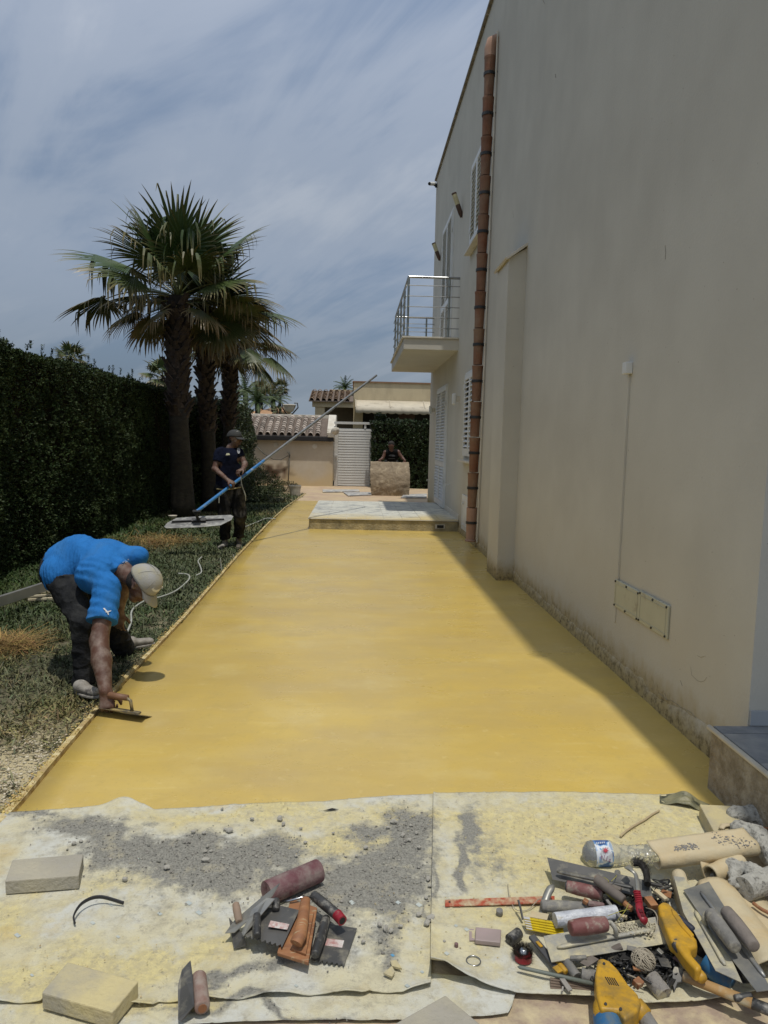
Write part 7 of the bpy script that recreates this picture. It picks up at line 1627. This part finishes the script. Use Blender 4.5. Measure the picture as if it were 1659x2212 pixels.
if False: blobpart('tool_body', [(q6(600, 1190, .075), q6(592, 1400, .07), .014, .034), (q6(610, 1200, .08), q6(760, 1420, .075), .018, .036), (q6(600, 1350, .07), q6(770, 1440, .07), .036, .034), (q6(625, 1450, .07), q6(640, 1570, .065), .038, .036), (q6(760, 1430, .07), q6(850, 1510, .065), .030, .020), (q6(590, 1180, .085), q6(600, 1230, .08), .010, .018)], M_YELT, t, res=.005)
A, B = pts(z6, [(640, 1565), (655, 1680)], [.062, .055]); MB().tube([A, B], .040, 22).build('blue_band', M_BLUEP, t, smooth=True, auto=40)
A, B = pts(z6, [(850, 1515), (940, 1660)], [.065, .055]); MB().tube([A, B], [.021, .022], 14).build('grey_grip', M_HGREY, t, smooth=True, auto=40)
for (x, y) in [(612, 1208), (660, 1190), (622, 1465), (718, 1497)]:
    c = q6(x, y, .1085); MB().tube([c, c+Vector((0, -.002, .003))], .004, 10).build('screw_hole', M_DARK, t)
# cream rolled mats
def curl_sheet(label, zf, edge, zs, L_a, L_b, m, n=30, thick=.004, cat='flexible mat', wob=.003):
    """edge: list of (dx world, z) profile swept from point a to b"""
    A, B = pts(zf, [L_a, L_b], list(zs)); d = (B-A).normalized(); s = d.cross(Vector((0, 0, 1))).normalized(); u = s.cross(d).normalized(); P_ = []; k = 26
    for i in range(k):
        t_ = i/(k-1); c = A.lerp(B, t_)
        for (x, z) in edge: P_.append(tuple(c+s*x+u*z+Vector((0, 0, wob*mnoise.noise((t_*6, x*30, z*20))))))
    mb = MB(); mb.grid(P_, k, len(edge)); o = mb.build('flexible_mat', m, None, smooth=True, label=label, cat=cat); sdm = o.modifiers.new('s', 'SOLIDIFY'); sdm.thickness = thick; sdm.offset = 0; return o
cres = [(-.050+.0*i, .03) for i in range(1)]
def arc(cx, cz, r, a0, a1, n): return [(cx+r*math.cos(R_(a0+(a1-a0)*i/(n-1))), cz+r*math.sin(R_(a0+(a1-a0)*i/(n-1)))) for i in range(n)]
curl_sheet('half-rolled cream mat with cement flakes on top of the heap', z6, arc(0, 0, .036, 60, -150, 18)[::-1][:0]+[(-.055, .050)]+[(-.045, .048), (-.03, .044), (-.012, .040)]+arc(.012, .012, .028, 90, -140, 20), (.085, .10), (935, 560), (1560, 470), M_CREAM)
curl_sheet('cream mat folded into an open loop under the half-rolled one', z6, arc(0, 0, .030, 200, -150, 26)+[(-.034, .0), (-.045, .03)], (.07, .075), (1290, 640), (1480, 560), M_CREAM, thick=.006)
curl_sheet('long cream mat running under both trowels to the right edge', z6, [(-.06, -.01), (-.045, .01), (-.02, .022), (.0, .026), (.03, .024), (.06, .012), (.075, -.012)], (.065, .065), (1330, 700), (1730, 1230), M_CREAM, thick=.005)
curl_sheet('cream curled mat end rising behind the narrow trowel', z6, arc(0, 0, .022, 190, 10, 12)+[(.024, -.03)], (.08, .06), (1090, 640), (1180, 960), M_CREAM, thick=.005)
curl_sheet('flat yellow-cream mat at the far right of the heap', z6, [(-.09, .0), (-.05, .008), (0, .012), (.05, .006), (.10, -.004)], (.04, .04), (1450, 760), (1800, 1180), M_CREAM)
# grey crumbly rollers / foam lumps
M_FOAM = mat('grey_crumbly_mortar', (0.42, 0.41, 0.36), (0.33, 0.32, 0.28), scale=30, rough=1.0, bump=1.0, bscale=90, c3=(0.16, 0.155, 0.135), amt=.3, s3=60, bdist=.008)
def lump(label, prims, seed, name='mortar_lump'):
    me = sdf_body(name, prims, res=.005, k=.02, disp=lambda Q: .009*vfbm(Q+seed, 45, 2)+.007*vnoise(Q+seed, 110)+.008*vnoise(Q+seed, 14), smooth_it=0); o = link(name, me, M_FOAM, None, label=label, cat='mortar lump'); return o
lump('upper rough grey mortar-caked roller beside the step', [(np.array(q6(1450, 262, .07)), np.array(q6(1580, 262, .07)), .034, .036), (np.array(q6(1580, 262, .07)), np.array(q6(1680, 330, .06)), .036, .036)], 1)
lump('lower rough grey mortar-caked roller behind the cream mat', [(np.array(q6(1470, 345, .09)), np.array(q6(1600, 400, .09)), .030, .036), (np.array(q6(1600, 400, .09)), np.array(q6(1720, 560, .08)), .038, .045)], 4)
props(roll('caked_sleeve', 'hollow mortar-caked sleeve with a jagged open end', 'sleeve', z6, (1505, 730), (1760, 640), .040, [.085, .08], M_FOAM, hollow=.62, r2=.042))
lump('cream-grey caked fold above the hollow sleeve', [(np.array(q6(1430, 570, .10)), np.array(q6(1560, 620, .10)), .022, .024), (np.array(q6(1560, 620, .10)), np.array(q6(1700, 680, .09)), .024, .03), (np.array(q6(1440, 590, .09)), np.array(q6(1450, 700, .08)), .022, .020)], 7)
c = pts(z6, [(1360, 345), (1375, 325), (1440, 318)], .085); MB().tube(c, [.010, .012, .010], 8, flat=.5).build('rubber_loop', M_CREAM, None, smooth=True, label='short cream rubber loop between the mortar rollers', cat='rubber loop')
MB().tube(pts(z6, [(1600, 340), (1720, 350)], .09), .006, 8).build('orange_batten', M_WOOD, None, label='thin orange batten end at the right edge of the frame', cat='batten')
MB().tube(smooth_path(pts(z6, [(1565, 820), (1620, 860), (1720, 910)], .07)), .006, 8).build('orange_batten', M_WOOD, None, label='orange cord-like batten passing under the caked sleeve', cat='batten')
# cement flakes on the half-rolled mat
n = 300; g_ = np.random.default_rng(4); xs_ = np.where(g_.random(n) < .6, g_.uniform(1065, 1205, n), g_.uniform(1300, 1540, n)); ys_ = np.where(xs_ < 1210, 475-(xs_-1065)*.1+g_.normal(0, 9, n), 400+(xs_-1300)*.25+g_.normal(0, 20, n))
FB = bvh_of(bpy.data.objects['flexible_mat'].data)
def dropm(x, y):
    d = Vector(_ray(*z6(x, y))).normalized(); h = FB.ray_cast(Vector((0, 0, CAMH)), d); return list(h[0]+Vector((0, 0, .003))) if h[0] else None
PF = [q for q in (dropm(x+random.gauss(0, 12), y+random.gauss(0, 4)) for x, y in zip(xs_, ys_)) if q]; n = len(PF)
rocks('cement_flakes', np.array(PF), g_.uniform(.0015, .006, n)*g_.random(n)**.5, mat('grey_flake', (0.27, 0.26, 0.24), (0.20, 0.19, 0.18), rough=.9, island=.2), 'grey cement flakes on the half-rolled mat', 'flakes', 4, flat=.5)
# twine ball
t = thing('twine_ball', 'ball of beige twine among dark cables', 'twine', G(*z6(860, 1190))); c = q6(862, 1185, .075); bl = MB()
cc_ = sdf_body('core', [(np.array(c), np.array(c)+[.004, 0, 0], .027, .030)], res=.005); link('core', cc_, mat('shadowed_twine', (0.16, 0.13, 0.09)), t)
g_ = np.random.default_rng(7); tw2 = MB()
for k in range(34):
    ax_ = nrmz(np.array([.7, .35, .6])+g_.normal(0, .28, 3)) if k % 4 else nrmz(g_.normal(0, 1, 3)); e1 = nrmz(np.cross(ax_, [0, 0, 1.0])); e2 = np.cross(ax_, e1); off = ax_*g_.uniform(-.022, .022); rr = math.sqrt(max(.0315**2-float(off@off), .0001))
    tw2.tube([Vector(np.array(c)+off+(e1*math.cos(a)*1.12+e2*math.sin(a))*rr) for a in np.linspace(0, 2*math.pi, 22)], .0015, 5, cap=False)
tw2.build('winding', M_ROPE, t, smooth=True, kind='stuff')
# grey textured cylinder
roll('crusted_roll', 'short crusted grey roll lying in front of the twine ball', 'roll', z6, (912, 1295), (1000, 1408), .0245, [.045, .032], mat('crusted_grey', (0.27, 0.25, 0.22), (0.20, 0.185, 0.165), scale=20, rough=.9, bump=1, bscale=60, c3=(0.50, 0.45, 0.30), amt=.36, s3=22), hollow=.5)
roll('grey_sleeve', 'grey cement-covered sleeve just left of the big yellow tool', 'sleeve', z6, (470, 1275), (585, 1300), .019, [.04, .04], M_HGREY, hollow=.5)
roll('grey_sleeve', 'tapered grey tube pointing down between the cutter and the pencil', 'sleeve', z6, (375, 1195), (440, 1290), .014, [.045, .035], M_HGREY, hollow=.5)
roll('tape_roll', 'dark coiled wire roll behind the cup brush', 'roll', z6, (10, 1055), (70, 1010), .017, [.035, .035], M_BLKH, hollow=.55)
# wooden-handled hatchet lower right
t = thing('hatchet', 'hatchet with ochre wooden handle and black grip at the lower right', 'hatchet', G(*z6(1300, 1350)))
A, B = pts(z6, [(1120, 1285), (1560, 1460)], [.05, .055]); MB().tube([A, A.lerp(B, .3), B], [.016, .0155, .0165], 12, flat=.85).build('handle', mat('ochre_worn_wood', (0.36, 0.21, 0.07), (0.30, 0.19, 0.09), scale=14, rough=.7, c3=(0.40, 0.34, 0.22), amt=.35, s3=12), t, smooth=True)
C_ = pts(z6, [(1700, 1515)], .058)[0]; MB().tube([B, C_], [.0172, .0175], 12, flat=.85).build('black_grip', M_BLKH, t, smooth=True)
MB().plate(pts(z6, [(1052, 1250), (1062, 1222), (1095, 1228), (1150, 1270), (1135, 1320), (1085, 1330), (1060, 1395), (1048, 1330)], [.06, .062, .06, .055, .04, .035, .018, .03]), .012, up=(-.5, -.5, .7)).build('head', M_STLD, t, bev=.003)
# pencil, wooden strips, cutter
t = thing('carpenter_pencil', 'long greyish green pencil rod lying in front of the cup brush', 'pencil', G(*z6(300, 1280))); A, B = pts(z6, [(70, 1228), (570, 1340)], [.035, .045]); MB().lathe(A, B, [(-.02, .001), (0.01, .0048), (.05, .0055), (1, .0058)], 8).build('shaft', mat('grey_green_paint', (0.11, 0.135, 0.115), (0.15, 0.165, 0.14), scale=30, rough=.6), t, smooth=True)
for k in range(4):
    P_ = pts(z6, [(270, 1305+k*18), (570, 1345+k*16)], [.030-k*.004, .030-k*.004]); props(MB().bar(P_[0], P_[1], .010, .004).build('wood_strip', mat('thin_wood_strip', (0.22, 0.165, 0.12), (0.15, 0.11, 0.08), scale=14, rough=.8), None), ['topmost', 'second', 'third', 'lowest'][k]+' thin wooden strip in the stack below the pencil', 'wood strip', 'wood strips below the pencil')
t = thing('utility_cutter', 'dark grey and yellow utility cutter under the centre trowel', 'cutter', G(*z6(260, 1150)))
A, B = pts(z6, [(150, 1030), (320, 1240)], [.045, .035]); MB().bar(A, B, .024, .012).build('body', mat('dark_grey_plastic', (0.06, 0.06, 0.062), (0.09, 0.09, 0.088), rough=.5), t, bev=.004)
A, B = pts(z6, [(185, 1065), (215, 1100)], [.052, .050]); MB().bar(A, B, .010, .003).build('yellow_inlay', M_YELT, t); A, B = pts(z6, [(300, 1225), (335, 1262)], [.042, .040]); MB().bar(A, B, .020, .004).build('yellow_end', M_YELT, t)
t = thing('screwdriver', 'yellow and black screwdriver handle poking from under the centre trowel', 'screwdriver', G(*z6(345, 1220))); A, B = pts(z6, [(300, 1180), (372, 1262)], [.04, .035]); grips(A, B, .009).build('handle', M_YELT, t, smooth=True)
# small chips
for k, (pp, lab) in enumerate([([(330, 1300), (362, 1300), (412, 1370), (385, 1382)], 'larger grey cement chip resting on the wooden strips'), ([(345, 1350), (356, 1352), (352, 1382), (342, 1378)], 'tiny grey cement chip below the larger one')]): props(MB().plate(pts(z6, pp, .042), .004).build('cement_chip', M_RUB, None), lab, 'chip')
# wood blocks and dark clutter in the heap
for k, (a, b_, w, m_, lab) in enumerate([((890, 790), (935, 850), .028, M_WOOD, 'small wooden wedge beside the wire brush'), ((940, 740), (1010, 800), .016, M_CREAM, 'cream splinter of batten behind the yellow tool'), ((810, 1310), (850, 1350), .026, M_WOOD, 'short wooden block end beside the crusted roll'), ((480, 800), (510, 820), .018, M_WOOD, 'tiny wooden offcut below the maroon grip'), ((970, 730), (1022, 712), .008, M_STLD, 'dark thin nail set pointing up by the cream mat'), ((630, 800), (730, 930), .010, M_HGREY, 'grey rod leaning beside the wrapped roll'), ((560, 650), (720, 740), .020, mat('grey_brown_wood', (0, 0, 0)), 'grey wooden peg across the dark trowel')]):
    P_ = pts(z6, [a, b_], [.09, .085]); props(MB().bar(P_[0], P_[1], w, w*.7).build('offcut', m_, None, bev=.002), lab, 'offcut')
M_CBL = mat('black_cable', (0.018, 0.018, 0.018), (0.03, 0.03, 0.028), scale=30, rough=.5, c3=(0.14, 0.13, 0.11), amt=.2, s3=40)
g_ = random.Random(12); cb_ = MB()  # dark cables, many of them added to blacken the gaps
for k in range(150):
    x = g_.choice([g_.uniform(560, 1080), g_.uniform(640, 1120)]); y = g_.choice([g_.uniform(1090, 1290), g_.uniform(700, 960), g_.uniform(1000, 1330)]); L_ = []
    for j in range(5): L_.append(q6(x+g_.uniform(-60, 60), y+g_.uniform(-35, 35), g_.uniform(.018, .055)))
    cb_.tube(smooth_path(L_, 5), g_.choice([.002, .003, .004]), 5)
for k in range(26):
    x = g_.uniform(640, 960); y = g_.uniform(760, 920); L_ = [q6(x+g_.uniform(-50, 50), y+g_.uniform(-35, 35), g_.uniform(.02, .07)) for j in range(4)]; cb_.tube(smooth_path(L_, 5), g_.choice([.002, .003, .004]), 5)
cb_.build('cable_tangle', M_CBL, None, smooth=True, kind='stuff', label='tangle of dark cables and cords filling the heap', cat='cables')
M_GAPFILL = mat('dark_gap_fill', (0.022, 0.021, 0.020), (0.035, 0.032, 0.028), scale=14, rough=.9, bump=.8, bscale=30, c3=(0.12, 0.105, 0.075), amt=.28, s3=20)  # dark mass added to stand for shade in the gaps of the heap
me = sdf_body('gap_shade_fill', [(np.array(q6(640, 1170, .012)), np.array(q6(1000, 1230, .012)), .036, .036), (np.array(q6(700, 880, .012)), np.array(q6(1000, 950, .012)), .04, .05), (np.array(q6(1000, 950, .012)), np.array(q6(1500, 1300, .012)), .04, .03), (np.array(q6(640, 1170, .012)), np.array(q6(420, 1100, .01)), .034, .02)], res=.009, k=.03, disp=lambda Q: .012*vfbm(Q, 20, 3)); link('gap_shade_fill', me, M_GAPFILL, None, label='dark filler standing for shade under the cables and trowels', cat='gap filler')
# hex connectors, cords
props(MB().tube(smooth_path(pts(z6, [(0, 700), (10, 780), (50, 860), (130, 862), (190, 800), (230, 790)], [.02, .02, .025, .02, .04, .05])), .0015, 5).build('loose_string', M_ROPE, None, smooth=True), 'thin pale string looping left of the hammer', 'string')
props(MB().tube(pts(z6, [(66, 800), (82, 860), (95, 925)], [.07, .05, .03]), .004, 6).build('rusty_rod', M_STLD, None), 'short dark rod standing left of the folding rule', 'rod')
props(MB().tube(smooth_path(pts(z6, [(880, 850), (930, 870), (955, 920), (950, 1000)], [.07, .09, .09, .06])), .0022, 5).tube(smooth_path(pts(z6, [(760, 1275), (820, 1300), (880, 1340)], [.06, .065, .05])), .002, 5).build('cord_loop', M_ROPE, None, smooth=True, kind='stuff'), 'pale cord loops beside the wire brush handle', 'cord')
# dark-green plastic fold at the far right corner of the sheet
def foldpt(i, j, n=22):
    u = i/n; v = j/n; px = 1425+110*u; py = 1722+34*u*u-4-30*(1-v)*math.exp(-((u-.48)/.28)**2)*.75+12*v
    p = G(1425+108*u, 1722+22*u+20*v-8, .018); p.z = .016+.050*math.exp(-((u-.5)/.26)**2)*(1-abs(v-.35)*.9)+.008*mnoise.noise((u*5, v*5, 1)); return tuple(p)
mb = MB(); mb.grid([foldpt(i, j) for i in range(23) for j in range(23)], 23, 23); o = mb.build('plastic_fold', mat('greenish_plastic', (0.12, 0.125, 0.075), (0.24, 0.22, 0.12), scale=14, rough=.5, bump=.8, bscale=20, c3=(0.03, 0.035, 0.022), amt=.3, s3=16), None, smooth=True, label='greenish black plastic fold crumpled at the far corner of the right sheet', cat='plastic sheet'); o.modifiers.new('s', 'SOLIDIFY').thickness = .002

g_ = random.Random(77)
JM = [M_WOOD, M_STLD, M_HGREY, M_BLKH, M_STL, M_CREAM, M_MAROON, MATS['grey_brown_wood']]
JN = ['short dirty wooden offcut', 'dark steel tool end', 'grey cement-caked stub', 'black plastic tool end', 'bare steel blade end', 'cream batten piece', 'maroon plastic stub', 'brown-grey wood end']
JP = [(655, 905, 'beside the wrapped roll'), (720, 905, 'near the wrapped roll tip'), (790, 1090, 'above the twine ball'), (690, 1110, 'left of the twine ball'), (970, 1130, 'right of the twine ball'), (1000, 1200, 'under the black padded handle'), (560, 830, 'under the hammer handle end'), (930, 870, 'beside the brush handle'), (1010, 760, 'between the mats and the yellow body'), (1045, 900, 'under the yellow tool body'), (450, 1170, 'under the front trowel edge'), (520, 1190, 'left of the big yellow tool tip'), (700, 640, 'across the dark trowel rib'), (930, 700, 'right of the brush bristles'), (1100, 1180, 'behind the black padded handle'), (1500, 1420, 'past the hatchet handle'), (840, 1240, 'below the twine ball'), (200, 900, 'under the hammer head'), (1330, 640, 'inside the folded mat opening'), (1620, 760, 'below the caked sleeve')]
for k, (x, y, w_) in enumerate(JP):
    a = g_.uniform(0, 3.14); L = g_.uniform(28, 60); p0, p1 = pts(z6, [(x-L*math.cos(a), y-L*.6*math.sin(a)), (x+L*math.cos(a), y+L*.6*math.sin(a))], [g_.uniform(.045, .07), g_.uniform(.045, .07)]); j = (k*5) % 8
    mb = MB()
    if k % 3 == 0: mb.lathe(p0, p1, [(0, .009), (.1, .011), (.9, .010), (1, .008)], 10)
    elif k % 3 == 1: mb.bar(p0, p1, g_.uniform(.012, .022), g_.uniform(.006, .012))
    else: mb.bar(p0, p1, g_.uniform(.025, .04), .003)
    props(mb.build('heap_scrap', JM[j], None, bev=.001), JN[j]+' '+w_, 'scrap')
